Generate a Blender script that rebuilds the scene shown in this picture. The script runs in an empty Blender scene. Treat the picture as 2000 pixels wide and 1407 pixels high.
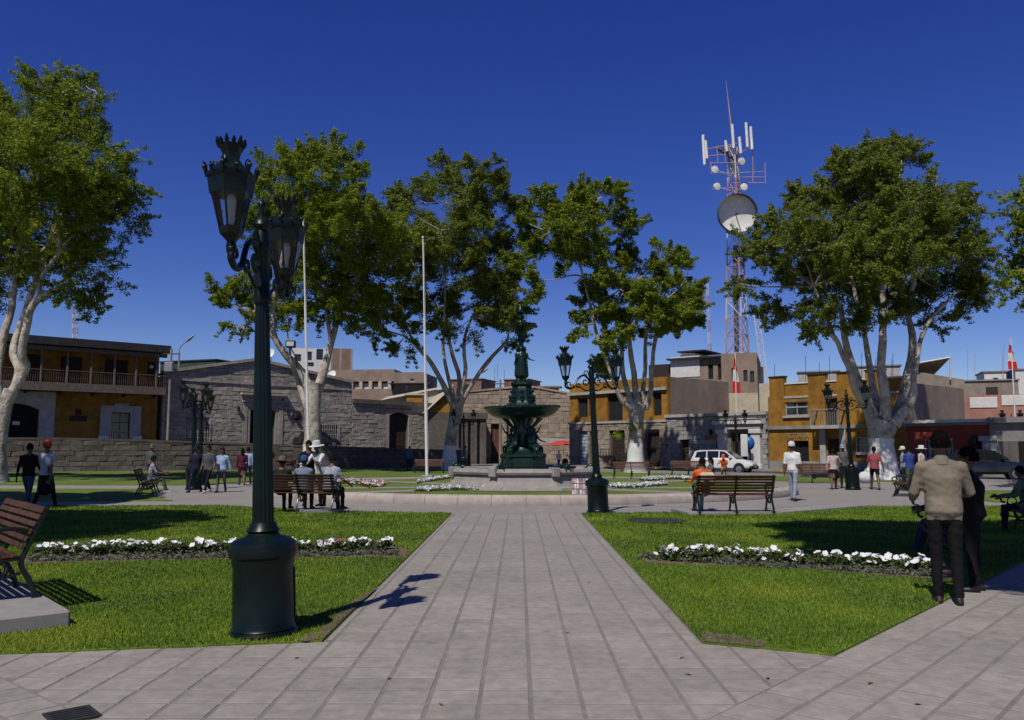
import bpy, bmesh, math, random
import numpy as np
from mathutils import Vector, Matrix, noise as mnoise
R = math.radians
SC = bpy.context.scene
COL = SC.collection
random.seed(7)
RNG = np.random.default_rng(11)

# ---------------------------------------------------------------- camera, sky, sun, exposure
FPX, CX, CY, EYE = 1650.0, 1000.0, 703.5, 1.6          # photograph 2000 x 1407
PITCH = math.atan(170.0 / FPX); YAW = 0.0079
cam_d = bpy.data.cameras.new('camera'); cam = bpy.data.objects.new('camera', cam_d); COL.objects.link(cam)
cam_d.sensor_width = 36.0; cam_d.lens = 36.0 * FPX / 2000.0
cam_d.clip_start = 0.1; cam_d.clip_end = 3000
cam.location = (0, 0, EYE); cam.rotation_euler = (math.pi / 2 + PITCH, 0, YAW)
SC.camera = cam
SUNDIR = Vector((-0.30, -0.65, 1.0)).normalized()       # towards the sun
SUN_EL = math.asin(SUNDIR.z); SUN_AZ = math.atan2(SUNDIR.x, SUNDIR.y)
world = bpy.data.worlds.new('World'); SC.world = world; world.use_nodes = True
wn = world.node_tree.nodes; bg = wn['Background']
sky = wn.new('ShaderNodeTexSky'); sky.sky_type = 'NISHITA'; sky.sun_disc = False
sky.sun_elevation = SUN_EL; sky.sun_rotation = SUN_AZ
sky.altitude = 1400; sky.air_density = 1.0; sky.dust_density = 0.35; sky.ozone_density = 4.0
whs = wn.new('ShaderNodeHueSaturation'); whs.inputs['Saturation'].default_value = 1.30; whs.inputs['Hue'].default_value = .530
world.node_tree.links.new(sky.outputs[0], whs.inputs['Color'])
world.node_tree.links.new(whs.outputs[0], bg.inputs[0]); bg.inputs[1].default_value = 0.096
sun_d = bpy.data.lights.new('sun', 'SUN'); sun_d.energy = 4.7; sun_d.angle = R(0.53); sun_d.color = (1.0, 0.95, 0.86)
sun = bpy.data.objects.new('sun', sun_d); COL.objects.link(sun); sun.location = (-20, -40, 60)
sun.rotation_euler = (-SUNDIR).to_track_quat('-Z', 'Y').to_euler()
SC.view_settings.view_transform = 'Standard'; SC.view_settings.look = 'None'
SC.view_settings.exposure = -0.2; SC.view_settings.gamma = 1.0; SC.view_settings.use_curve_mapping = False
SC.cycles.max_bounces = 5; SC.cycles.diffuse_bounces = 2; SC.cycles.transparent_max_bounces = 12; SC.cycles.use_denoising = True

# ---------------------------------------------------------------- measuring: a sight line of the photograph meets the ground or a plane
_cm = Matrix.Rotation(YAW, 3, 'Z') @ Matrix.Rotation(math.pi / 2 + PITCH, 3, 'X')
def ray(px, py): return _cm @ Vector(((px - CX) / FPX, -(py - CY) / FPX, -1.0))
def G(px, py, z=0.0):
    r = ray(px, py); t = (z - EYE) / r.z
    return Vector((r.x * t, r.y * t, z))
def P(px, py, d):
    r = ray(px, py); t = d / r.y
    return Vector((r.x * t, d, EYE + r.z * t))

# ---------------------------------------------------------------- materials
MATS = {}; KA = .80                                             # albedo scale: the photograph is exposed for the sky
def rgb(h):
    c = [int(h[i:i + 2], 16) / 255 for i in (0, 2, 4)]
    return tuple(((x / 12.92) if x < .04045 else ((x + .055) / 1.055) ** 2.4) for x in c)
def mat(name, col, rough=.8, var=.18, scale=3.0, bump=.15, bscale=None, metal=0., col2=None, cscale=None, spec=.4, rnd=0., detail=5, thr=(.35, .65), dist=.02, coat=0.):
    if name in MATS: return MATS[name]
    col = tuple(c * KA for c in col); col2 = tuple(c * KA for c in col2) if col2 else None
    m = bpy.data.materials.new(name); m.use_nodes = True; MATS[name] = m
    nt = m.node_tree; N = nt.nodes; L = nt.links; b = N['Principled BSDF']
    b.inputs['Roughness'].default_value = rough; b.inputs['Metallic'].default_value = metal
    b.inputs['Specular IOR Level'].default_value = spec
    if coat: b.inputs['Coat Weight'].default_value = coat; b.inputs['Coat Roughness'].default_value = .12
    geo = N.new('ShaderNodeNewGeometry')
    n1 = N.new('ShaderNodeTexNoise'); n1.inputs['Scale'].default_value = scale; n1.inputs['Detail'].default_value = detail
    n1.inputs['Roughness'].default_value = .65
    L.new(geo.outputs['Position'], n1.inputs['Vector'])
    rp = N.new('ShaderNodeValToRGB'); L.new(n1.outputs['Fac'], rp.inputs[0])
    lo = tuple(max(0, c * (1 - var)) for c in col); hi = tuple(min(1, c * (1 + var)) for c in (col2 or col))
    if col2: lo = col; hi = col2
    rp.color_ramp.elements[0].position = thr[0]; rp.color_ramp.elements[1].position = thr[1]
    rp.color_ramp.elements[0].color = (*lo, 1); rp.color_ramp.elements[1].color = (*hi, 1)
    out = rp.outputs[0]
    n2 = N.new('ShaderNodeTexNoise'); n2.inputs['Scale'].default_value = cscale or scale * .17; n2.inputs['Detail'].default_value = 3
    L.new(geo.outputs['Position'], n2.inputs['Vector'])
    hs = N.new('ShaderNodeHueSaturation'); L.new(out, hs.inputs['Color'])
    mr = N.new('ShaderNodeMapRange'); mr.inputs[1].default_value = .3; mr.inputs[2].default_value = .7
    mr.inputs[3].default_value = 1 - var * .7; mr.inputs[4].default_value = 1 + var * .7
    L.new(n2.outputs['Fac'], mr.inputs[0])
    if rnd:
        oi = N.new('ShaderNodeObjectInfo'); m2 = N.new('ShaderNodeMapRange')
        m2.inputs[3].default_value = 1 - rnd; m2.inputs[4].default_value = 1 + rnd
        L.new(oi.outputs['Random'], m2.inputs[0])
        mu = N.new('ShaderNodeMath'); mu.operation = 'MULTIPLY'; L.new(mr.outputs[0], mu.inputs[0]); L.new(m2.outputs[0], mu.inputs[1])
        L.new(mu.outputs[0], hs.inputs['Value'])
    else: L.new(mr.outputs[0], hs.inputs['Value'])
    L.new(hs.outputs[0], b.inputs['Base Color'])
    if bump:
        nb = N.new('ShaderNodeTexNoise'); nb.inputs['Scale'].default_value = bscale or scale * 4; nb.inputs['Detail'].default_value = 4
        L.new(geo.outputs['Position'], nb.inputs['Vector'])
        bp = N.new('ShaderNodeBump'); bp.inputs['Strength'].default_value = bump; bp.inputs['Distance'].default_value = dist
        L.new(nb.outputs['Fac'], bp.inputs['Height']); L.new(bp.outputs[0], b.inputs['Normal'])
    return m
def brickmat(name, c1, c2, mortar, sx=.24, sz=.09, ang=0.):
    if name in MATS: return MATS[name]
    m = bpy.data.materials.new(name); m.use_nodes = True; MATS[name] = m
    N = m.node_tree.nodes; L = m.node_tree.links; b = N['Principled BSDF']; b.inputs['Roughness'].default_value = .9
    tc = N.new('ShaderNodeTexCoord'); sp = N.new('ShaderNodeSeparateXYZ'); cb = N.new('ShaderNodeCombineXYZ')
    L.new(tc.outputs['Object'], sp.inputs[0])
    ad = N.new('ShaderNodeMath'); ad.operation = 'ADD'; L.new(sp.outputs[0], ad.inputs[0]); L.new(sp.outputs[1], ad.inputs[1])
    L.new(ad.outputs[0], cb.inputs[0]); L.new(sp.outputs[2], cb.inputs[1])
    c1, c2, mortar = [tuple(c * KA for c in k) for k in (c1, c2, mortar)]
    br = N.new('ShaderNodeTexBrick'); L.new(cb.outputs[0], br.inputs['Vector'])
    br.inputs['Color1'].default_value = (*c1, 1); br.inputs['Color2'].default_value = (*c2, 1); br.inputs['Mortar'].default_value = (*mortar, 1)
    br.inputs['Scale'].default_value = 1.0; br.inputs['Brick Width'].default_value = sx; br.inputs['Row Height'].default_value = sz
    br.inputs['Mortar Size'].default_value = .012
    ns = N.new('ShaderNodeTexNoise'); ns.inputs['Scale'].default_value = .7; ns.inputs['Detail'].default_value = 6; L.new(tc.outputs['Object'], ns.inputs['Vector'])
    hs = N.new('ShaderNodeHueSaturation'); mr = N.new('ShaderNodeMapRange'); mr.inputs[1].default_value = .3; mr.inputs[2].default_value = .7
    mr.inputs[3].default_value = .75; mr.inputs[4].default_value = 1.2
    L.new(ns.outputs['Fac'], mr.inputs[0]); L.new(mr.outputs[0], hs.inputs['Value']); L.new(br.outputs['Color'], hs.inputs['Color'])
    L.new(hs.outputs[0], b.inputs['Base Color'])
    bp = N.new('ShaderNodeBump'); bp.inputs['Strength'].default_value = .5; bp.inputs['Distance'].default_value = .02; bp.invert = True
    L.new(br.outputs['Fac'], bp.inputs['Height']); L.new(bp.outputs[0], b.inputs['Normal'])
    return m
def leafmat(name, dark, mid, light, transl=.35):
    if name in MATS: return MATS[name]
    m = bpy.data.materials.new(name); m.use_nodes = True; MATS[name] = m
    N = m.node_tree.nodes; L = m.node_tree.links; b = N['Principled BSDF']; b.inputs['Roughness'].default_value = .55
    b.inputs['Specular IOR Level'].default_value = .25
    at = N.new('ShaderNodeAttribute'); at.attribute_name = 'tone'
    rp = N.new('ShaderNodeValToRGB'); L.new(at.outputs['Fac'], rp.inputs[0])
    e = rp.color_ramp.elements; e[0].color = (*dark, 1); e[1].color = (*light, 1); k = e.new(.5); k.color = (*mid, 1)
    L.new(rp.outputs[0], b.inputs['Base Color'])
    t = N.new('ShaderNodeBsdfTranslucent'); mx = N.new('ShaderNodeMixShader'); mx.inputs[0].default_value = transl
    L.new(rp.outputs[0], t.inputs['Color']); L.new(b.outputs[0], mx.inputs[1]); L.new(t.outputs[0], mx.inputs[2])
    L.new(mx.outputs[0], N['Material Output'].inputs[0])
    return m
def glassmat(name, col=(.02, .025, .03), rough=.06):
    if name in MATS: return MATS[name]
    m = bpy.data.materials.new(name); m.use_nodes = True; MATS[name] = m
    b = m.node_tree.nodes['Principled BSDF']; b.inputs['Base Color'].default_value = (*col, 1)
    b.inputs['Roughness'].default_value = rough; b.inputs['Specular IOR Level'].default_value = .6
    return m
def clearglass(name):
    if name in MATS: return MATS[name]
    m = bpy.data.materials.new(name); m.use_nodes = True; MATS[name] = m
    N = m.node_tree.nodes; L = m.node_tree.links
    t = N.new('ShaderNodeBsdfTransparent'); t.inputs[0].default_value = (.86, .88, .89, 1)
    g = N.new('ShaderNodeBsdfGlossy'); g.inputs['Roughness'].default_value = .08
    mx = N.new('ShaderNodeMixShader'); fr = N.new('ShaderNodeFresnel'); fr.inputs[0].default_value = 1.45
    L.new(fr.outputs[0], mx.inputs[0]); L.new(t.outputs[0], mx.inputs[1]); L.new(g.outputs[0], mx.inputs[2])
    L.new(mx.outputs[0], N['Material Output'].inputs[0])
    return m

# ---------------------------------------------------------------- mesh building
class MB:
    def __init__(s): s.v = []; s.f = []
    def add(s, vs, fs):
        o = len(s.v); s.v += [tuple(v) for v in vs]; s.f += [tuple(i + o for i in f) for f in fs]; return s
    def box(s, x0, x1, y0, y1, z0, z1, M=None):
        vs = [Vector(p) for p in ((x0, y0, z0), (x1, y0, z0), (x1, y1, z0), (x0, y1, z0), (x0, y0, z1), (x1, y0, z1), (x1, y1, z1), (x0, y1, z1))]
        if M is not None: vs = [M @ v for v in vs]
        return s.add(vs, [(0, 3, 2, 1), (4, 5, 6, 7), (0, 1, 5, 4), (1, 2, 6, 5), (2, 3, 7, 6), (3, 0, 4, 7)])
    def bbox(s, x0, x1, y0, y1, z0, z1, b=.01, M=None):          # box with all edges chamfered
        b = min(b, (x1 - x0) * .45, (y1 - y0) * .45, (z1 - z0) * .45)
        X, Y, Z = (x0, x1), (y0, y1), (z0, z1); ids = {}; vs = []
        for i in (0, 1):
            for j in (0, 1):
                for k in (0, 1):
                    si, sj, sk = (1, -1)[i], (1, -1)[j], (1, -1)[k]
                    for a, p in enumerate(((X[i], Y[j] + sj * b, Z[k] + sk * b), (X[i] + si * b, Y[j], Z[k] + sk * b), (X[i] + si * b, Y[j] + sj * b, Z[k]))):
                        ids[i, j, k, a] = len(vs); vs.append(Vector(p))
        fs = []
        for i in (0, 1):
            f = [ids[i, j, k, 0] for j, k in ((0, 0), (1, 0), (1, 1), (0, 1))]; fs.append(f if i else f[::-1])
            f = [ids[j, i, k, 1] for j, k in ((0, 0), (1, 0), (1, 1), (0, 1))]; fs.append(f[::-1] if i else f)
            f = [ids[j, k, i, 2] for j, k in ((0, 0), (1, 0), (1, 1), (0, 1))]; fs.append(f if i else f[::-1])
        for i in (0, 1):
            for j in (0, 1):
                f = [ids[i, j, 0, 0], ids[i, j, 1, 0], ids[i, j, 1, 1], ids[i, j, 0, 1]]; fs.append(f if i != j else f[::-1])
                f = [ids[i, 0, j, 0], ids[i, 1, j, 0], ids[i, 1, j, 2], ids[i, 0, j, 2]]; fs.append(f[::-1] if i != j else f)
                f = [ids[0, i, j, 1], ids[1, i, j, 1], ids[1, i, j, 2], ids[0, i, j, 2]]; fs.append(f if i != j else f[::-1])
                for k in (0, 1):
                    f = [ids[i, j, k, 0], ids[i, j, k, 1], ids[i, j, k, 2]]; fs.append(f if (i + j + k) % 2 else f[::-1])
        if M is not None: vs = [M @ v for v in vs]
        return s.add(vs, fs)
    def prism(s, poly, z0, z1):
        n = len(poly); vs = [(p[0], p[1], z0) for p in poly] + [(p[0], p[1], z1) for p in poly]
        return s.add(vs, [tuple(range(n))[::-1], tuple(range(n, 2 * n))] + [(i, (i + 1) % n, n + (i + 1) % n, n + i) for i in range(n)])
    def vprism(s, poly, y0, y1):                                   # polygon in x,z pulled along y
        n = len(poly); vs = [(p[0], y0, p[1]) for p in poly] + [(p[0], y1, p[1]) for p in poly]
        return s.add(vs, [tuple(range(n)), tuple(range(n, 2 * n))[::-1]] + [(i, n + i, n + (i + 1) % n, (i + 1) % n) for i in range(n)])
    def lathe(s, prof, n=24, c=(0, 0, 0), ph=0., flute=0.):
        vs = []
        for r, z in prof:
            for i in range(n):
                a = 2 * math.pi * i / n + ph; rr = r * (1 - (flute if i % 2 else 0))
                vs.append((c[0] + rr * math.cos(a), c[1] + rr * math.sin(a), c[2] + z))
        fs = [(k * n + i, k * n + (i + 1) % n, (k + 1) * n + (i + 1) % n, (k + 1) * n + i) for k in range(len(prof) - 1) for i in range(n)]
        fs += [tuple(range(n))[::-1], tuple(range((len(prof) - 1) * n, len(prof) * n))]
        return s.add(vs, fs)
    def tube(s, pts, rad, n=8, cap=True, jit=0.):
        pts = [Vector(p) for p in pts]; m = len(pts)
        if not hasattr(rad, '__len__'): rad = [rad] * m
        vs = []; prev = None
        for k, p in enumerate(pts):
            t = (pts[min(k + 1, m - 1)] - pts[max(k - 1, 0)])
            t = t.normalized() if t.length > 1e-9 else Vector((0, 0, 1))
            if prev is None:
                a = t.orthogonal().normalized()
            else:
                a = prev - t * prev.dot(t); a = a.normalized() if a.length > 1e-6 else t.orthogonal().normalized()
            prev = a; b = t.cross(a)
            for i in range(n):
                an = 2 * math.pi * i / n; r = rad[k] * (1 + (random.uniform(-jit, jit) if jit else 0))
                vs.append(p + a * (r * math.cos(an)) + b * (r * math.sin(an)))
        fs = [(k * n + i, k * n + (i + 1) % n, (k + 1) * n + (i + 1) % n, (k + 1) * n + i) for k in range(m - 1) for i in range(n)]
        if cap: fs += [tuple(range(n))[::-1], tuple(range((m - 1) * n, m * n))]
        return s.add(vs, fs)
    def etube(s, pts, rads, side=(1, 0, 0), n=12):                 # elliptical sections (across side, across the other axis), round ends
        pts = [Vector(p) for p in pts]; m = len(pts); side = Vector(side); vs = []
        P2 = []; R2 = []
        t0 = (pts[1] - pts[0]).normalized(); t1 = (pts[-1] - pts[-2]).normalized()
        r0 = min(rads[0]); r1 = min(rads[-1])
        for q, w in ((.75, .35), (.45, .75)): P2.append(pts[0] - t0 * r0 * q); R2.append((rads[0][0] * w, rads[0][1] * w))
        P2 += pts; R2 += list(rads)
        for q, w in ((.45, .75), (.75, .35)): P2.append(pts[-1] + t1 * r1 * q); R2.append((rads[-1][0] * w, rads[-1][1] * w))
        m = len(P2)
        for k, p in enumerate(P2):
            t = (P2[min(k + 1, m - 1)] - P2[max(k - 1, 0)]).normalized()
            a = side - t * side.dot(t); a = a.normalized() if a.length > 1e-4 else t.orthogonal().normalized(); b = t.cross(a)
            for i in range(n):
                an = 2 * math.pi * i / n
                vs.append(p + a * (R2[k][0] * math.cos(an)) + b * (R2[k][1] * math.sin(an)))
        fs = [(k * n + i, k * n + (i + 1) % n, (k + 1) * n + (i + 1) % n, (k + 1) * n + i) for k in range(m - 1) for i in range(n)]
        fs += [tuple(range(n))[::-1], tuple(range((m - 1) * n, m * n))]
        return s.add(vs, fs)
    def ball(s, c, r, n=10, sq=(1, 1, 1)):
        pr = [(max(1e-3, math.sin(math.pi * k / 6)) * r, -math.cos(math.pi * k / 6) * r) for k in range(7)]
        o = len(s.v); s.lathe(pr, n)
        for i in range(o, len(s.v)):
            v = s.v[i]; s.v[i] = (c[0] + v[0] * sq[0], c[1] + v[1] * sq[1], c[2] + v[2] * sq[2])
        return s
    def mesh(s, name): 
        me = bpy.data.meshes.new(name); me.from_pydata(s.v, [], s.f); return me
    def build(s, name, m, parent=None, smooth=False, ang=None):
        me = s.mesh(name)
        me.materials.append(m)
        if smooth or ang:
            me.polygons.foreach_set('use_smooth', [True] * len(me.polygons))
            try: me.set_sharp_from_angle(angle=R(ang or 40))
            except Exception: pass
        return link(name, me, parent)
def link(name, me, parent=None):
    o = bpy.data.objects.new(name, me); COL.objects.link(o)
    if parent is not None: o.parent = parent
    return o
def tag(o, label=None, cat=None, group=None, kind=None):
    if label: o['label'] = label
    if cat: o['category'] = cat
    if group: o['group'] = group
    if kind: o['kind'] = kind
    return o
def rot(rz, tilt): return (Matrix.Rotation(tilt[1], 3, 'Y') @ Matrix.Rotation(rz, 3, 'Z')).to_euler() if tilt else (0, 0, rz)
def thing(name, label, cat, loc=(0, 0, 0), rz=0., group=None, tilt=None):
    o = bpy.data.objects.new(name, None); COL.objects.link(o); o.location = loc
    o.rotation_euler = rot(rz, tilt); o.empty_display_size = .2
    return tag(o, label, cat, group)
KIDS = {}
def kids(o): return [c for c in o.children]
def copy_tree(o, parent=None, cache=None):
    c = o.copy(); COL.objects.link(c); c.parent = parent
    for ch in cache[o.name] if cache else kids(o): copy_tree(ch, c, cache)
    return c
def kidcache(o, d=None):
    d = {} if d is None else d; ch = kids(o); d[o.name] = ch
    for c in ch: kidcache(c, d)
    return d
def place(o, loc, rz=0., tilt=None, label=None, group=None, scale=None):
    o.location = loc; o.rotation_euler = rot(rz, tilt)
    if label: o['label'] = label
    if group: o['group'] = group
    if scale: o.scale = (scale,) * 3
    return o
def npmesh(name, V, F, m, parent=None, tone=None, smooth=False):
    """V (n,3) float, F (k,3|4) int arrays -> one mesh object"""
    me = bpy.data.meshes.new(name); k, w = F.shape
    me.vertices.add(len(V)); me.vertices.foreach_set('co', np.ascontiguousarray(V, dtype=np.float32).ravel())
    me.loops.add(k * w); me.loops.foreach_set('vertex_index', F.astype(np.int32).ravel())
    me.polygons.add(k); me.polygons.foreach_set('loop_start', np.arange(0, k * w, w, dtype=np.int32))
    if tone is not None:
        a = me.attributes.new('tone', 'FLOAT', 'FACE'); a.data.foreach_set('value', tone.astype(np.float32))
    me.materials.append(m); me.update(calc_edges=True)
    if smooth: me.polygons.foreach_set('use_smooth', np.ones(k, dtype=bool))
    return link(name, me, parent)
def clip(poly, a, b):                                             # keep what lies left of the line a->b
    out = []; n = len(poly)
    def sd(p): return (b[0] - a[0]) * (p[1] - a[1]) - (b[1] - a[1]) * (p[0] - a[0])
    for i in range(n):
        p, q = poly[i], poly[(i + 1) % n]; sp, sq = sd(p), sd(q)
        if sp >= 0: out.append(p)
        if (sp > 0) != (sq > 0) and abs(sp - sq) > 1e-12:
            t = sp / (sp - sq); out.append((p[0] + (q[0] - p[0]) * t, p[1] + (q[1] - p[1]) * t))
    return out
def area(poly): return .5 * sum(poly[i][0] * poly[(i + 1) % len(poly)][1] - poly[(i + 1) % len(poly)][0] * poly[i][1] for i in range(len(poly)))
def inpoly(x, y, poly):
    r = np.zeros(len(x), bool); n = len(poly)
    for i in range(n):
        (x1, y1), (x2, y2) = poly[i][:2], poly[(i + 1) % n][:2]
        if y1 == y2: continue
        c = ((y1 > y) != (y2 > y)) & (x < (x2 - x1) * (y - y1) / (y2 - y1) + x1); r ^= c
    return r

# ================================================================ GROUND
M_earth = mat('dusty_earth', (.20, .16, .12), .95, .2, .6, .2)
M_mortar = mat('paving_joint', (.230, .209, .186), .95, .12, 6, .2)
M_tile = mat('paving_tile', (.318, .290, .256), .85, .14, 9, .3, bscale=90, rnd=.075, cscale=.8, dist=.004)
M_pave = mat('plaza_concrete', (.292, .266, .243), .88, .09, 3, .2, bscale=60, cscale=.35, dist=.004)
M_asphalt = mat('asphalt', (.062, .060, .060), .9, .15, 3, .3, bscale=60, dist=.01)
M_kerb = mat('kerb_concrete', (.30, .28, .26), .85, .12, 5, .25, bscale=50, dist=.005)
M_pink = mat('pink_stone', (.43, .365, .325), .8, .12, 4, .2, bscale=40, dist=.006, cscale=.9)
M_lawn = mat('lawn_green', (.082, .130, .010), .95, .3, 6, .5, bscale=45, col2=(.155, .215, .018), cscale=.5, dist=.03)
M_soil = mat('bare_soil', (.16, .115, .08), .98, .25, 9, .6, bscale=50, dist=.02)
M_grass = leafmat('grass_blade', (.052, .108, .007), (.135, .235, .014), (.29, .335, .036), .3)
def stains(m, sc, lo, hi, k):                                      # worn darker spots: gum, spills, damp
    N = m.node_tree.nodes; L = m.node_tree.links; b = N['Principled BSDF']; src = b.inputs['Base Color'].links[0].from_socket
    g = N.new('ShaderNodeNewGeometry'); n = N.new('ShaderNodeTexNoise'); n.inputs['Scale'].default_value = sc; n.inputs['Detail'].default_value = 9; n.inputs['Roughness'].default_value = .7
    r = N.new('ShaderNodeMapRange'); r.inputs[1].default_value = lo; r.inputs[2].default_value = hi; r.inputs[3].default_value = 1; r.inputs[4].default_value = k
    x = N.new('ShaderNodeMix'); x.data_type = 'RGBA'; x.blend_type = 'MULTIPLY'; x.inputs[0].default_value = 1
    L.new(g.outputs['Position'], n.inputs['Vector']); L.new(n.outputs['Fac'], r.inputs[0]); L.new(src, x.inputs[6]); L.new(r.outputs[0], x.inputs[7]); L.new(x.outputs[2], b.inputs['Base Color'])
stains(M_tile, 1.7, .56, .70, .80); stains(M_tile, 14, .66, .74, .72); stains(M_pave, .9, .55, .7, .85)
FC = Vector((0.2, 34.0, 0))                                        # centre of the round
def arc(r, a0, a1, n=14): return [(FC.x + r * math.cos(R(a0 + (a1 - a0) * i / n)), FC.y + r * math.sin(R(a0 + (a1 - a0) * i / n))) for i in range(n + 1)]
def sheet(name, poly, z, m, kind='structure', h=None, parent=None):
    b = MB()
    if h: b.prism(poly if area(poly) > 0 else poly[::-1], z - h, z)
    else: b.add([(p[0], p[1], z) for p in (poly if area(poly) > 0 else poly[::-1])], [tuple(range(len(poly)))])
    return tag(b.build(name, m, parent), kind=kind)
sheet('ground', [(-700, -60), (700, -60), (700, 900), (-700, 900)], -.06, M_earth)
sheet('plaza_pavement', [(-60, -25), (60, -25), (60, 30), (16, 46), (-3, 69), (-6, 69.5), (-36, 53), (-60, 40)], 0.0, M_pave)
g2 = lambda *a: tuple(G(*a))[:2]
xl = (G(880, 1007).x + G(628, 1258).x) / 2; xr = (G(1140, 1010).x + G(1375, 1262).x) / 2
LB, LC = g2(628, 1258), g2(0, 1283); RB, RCc = g2(1375, 1262), g2(1630, 1285)
LB = (xl, LB[1]); RB = (xr, RB[1])
ed = Vector(g2(1830, 1185)) - Vector(RCc); ed.normalize()
LCx = (LC[0] - 5, LC[1] - .9)
ARC_L = [p for p in arc(13.6, -97.5, -127, 10)]; ARC_R = [p for p in arc(13.6, -83.5, -55, 10)]
ARC_L[0] = (xl, ARC_L[0][1]); ARC_R[0] = (xr, ARC_R[0][1])
lawns = {
 'LN': [LB, ARC_L[0]] + ARC_L[1:] + [(-26, 22.2), (-26, 6.0), LCx, LC],
 'RN': ([RB, RCc, (RCc[0] + ed.x * 17, RCc[1] + ed.y * 17), (16.5, 23.2)] + ARC_R[::-1])[:],
 'LF': [(-10.4, 25.3), (-31, 24.6), (-31, 32.4)] + [p for p in arc(13.6, 187, 219.5, 6)],
 'LM': [(-13.4, 35.6)] + arc(13.6, 173, 103, 14)[1:] + [(-2.6, 64.5), (-5.6, 66.3), (-33.5, 52.4), (-33, 35.6)],
 'RM': [(13.8, 24.8), (30, 25.4), (30, 31.0), (14.6, 31.4)],
 'RF': arc(13.6, 22, 80, 10) + [(3.0, 58), (14.6, 45.6), (19.5, 39.6)],
}
LAWN = {}
for k, poly in lawns.items():
    LAWN[k] = sheet('lawn', poly, .028, M_lawn, h=.06)
DISC_IN = arc(9.95, 0, 360, 60)[:-1]
sheet('lawn', DISC_IN, .034, M_lawn, h=.05)
# small paths inside the round, the apron round the basin
b = MB()
for a in (38, 142, 218, 322, 190, -10):
    d = Vector((math.cos(R(a)), math.sin(R(a)))); n = Vector((-d.y, d.x)) * .55
    q = [Vector((FC.x, FC.y)) + d * r + n * s for r, s in ((3.2, -1), (9.9, -1), (9.9, 1), (3.2, 1))]
    b.add([(p.x, p.y, .039 + .0006 * (a % 7)) for p in q], [(0, 1, 2, 3)])
tag(b.build('garden_path', M_pave), kind='structure')
sheet('basin_apron', arc(3.75, 0, 360, 40)[:-1], .047, M_kerb)
# pink rounded kerb ring in blocks, open at the side paths
ring = tag(bpy.data.objects.new('ring_kerb', None), 'low rounded pink stone kerb ringing the fountain lawn', 'kerb'); COL.objects.link(ring)
ring.location = FC
prof = [(-.22, .0), (-.24, .10), (-.20, .21), (-.08, .28), (.08, .28), (.20, .21), (.24, .10), (.22, .0)]
def kerb_block(a0, a1, end=0):
    b = MB(); n = 4; vs = []
    for i in range(n + 1):
        a = R(a0 + (a1 - a0) * i / n); sc = 1.0
        if end and ((end < 0 and i == 0) or (end > 0 and i == n)): sc = .45
        for x, z in prof: vs.append(((10.35 + x * (.6 + .4 * sc)) * math.cos(a), (10.35 + x * (.6 + .4 * sc)) * math.sin(a), z * sc))
    m = len(prof); fs = [(k * m + i, (k + 1) * m + i, (k + 1) * m + i + 1, k * m + i + 1) for k in range(n) for i in range(m - 1)]
    fs += [tuple(range(m)), tuple(range(n * m, n * m + m))[::-1]]
    b.add(vs, fs); return b.build('kerb_stone', M_pink, ring, ang=35)
segs = [(-152, -28)]
for s0, s1 in segs:
    nb = 24; st = (s1 - s0) / nb
    for i in range(nb):
        kerb_block(s0 + st * i + .025, s0 + st * (i + 1) - .025, -1 if i == 0 else (1 if i == nb - 1 else 0))
# paving tiles: three grids meeting at the diagonal seams
tw = (G(1357, 1407).x - G(932, 1407).x) / 4; tx0 = G(932, 1407).x
td = (G(1000, 1239).y - G(1000, 1380).y) / 7; ty0 = G(1000, 1380).y
sL = [Vector(g2(0, 1325)), Vector(g2(118, 1382))]; sLd = (sL[1] - sL[0]).normalized()
sR = [Vector(RCc), Vector(g2(1390, 1407))]; sRd = (sR[1] - sR[0]).normalized()
bL = sL[0] + sLd * 3.2; bR = sR[0] + sRd * 3.4
_a, _b = Vector(LB), Vector(LC) - Vector(LB)                        # where the left seam meets the lawn front
_t = ((sL[0].x - _a.x) * sLd.y - (sL[0].y - _a.y) * sLd.x) / (_b.x * sLd.y - _b.y * sLd.x)
tl = _a + _b * _t
paving = tag(bpy.data.objects.new('tiled_path', None), kind='structure'); COL.objects.link(paving)
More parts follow.
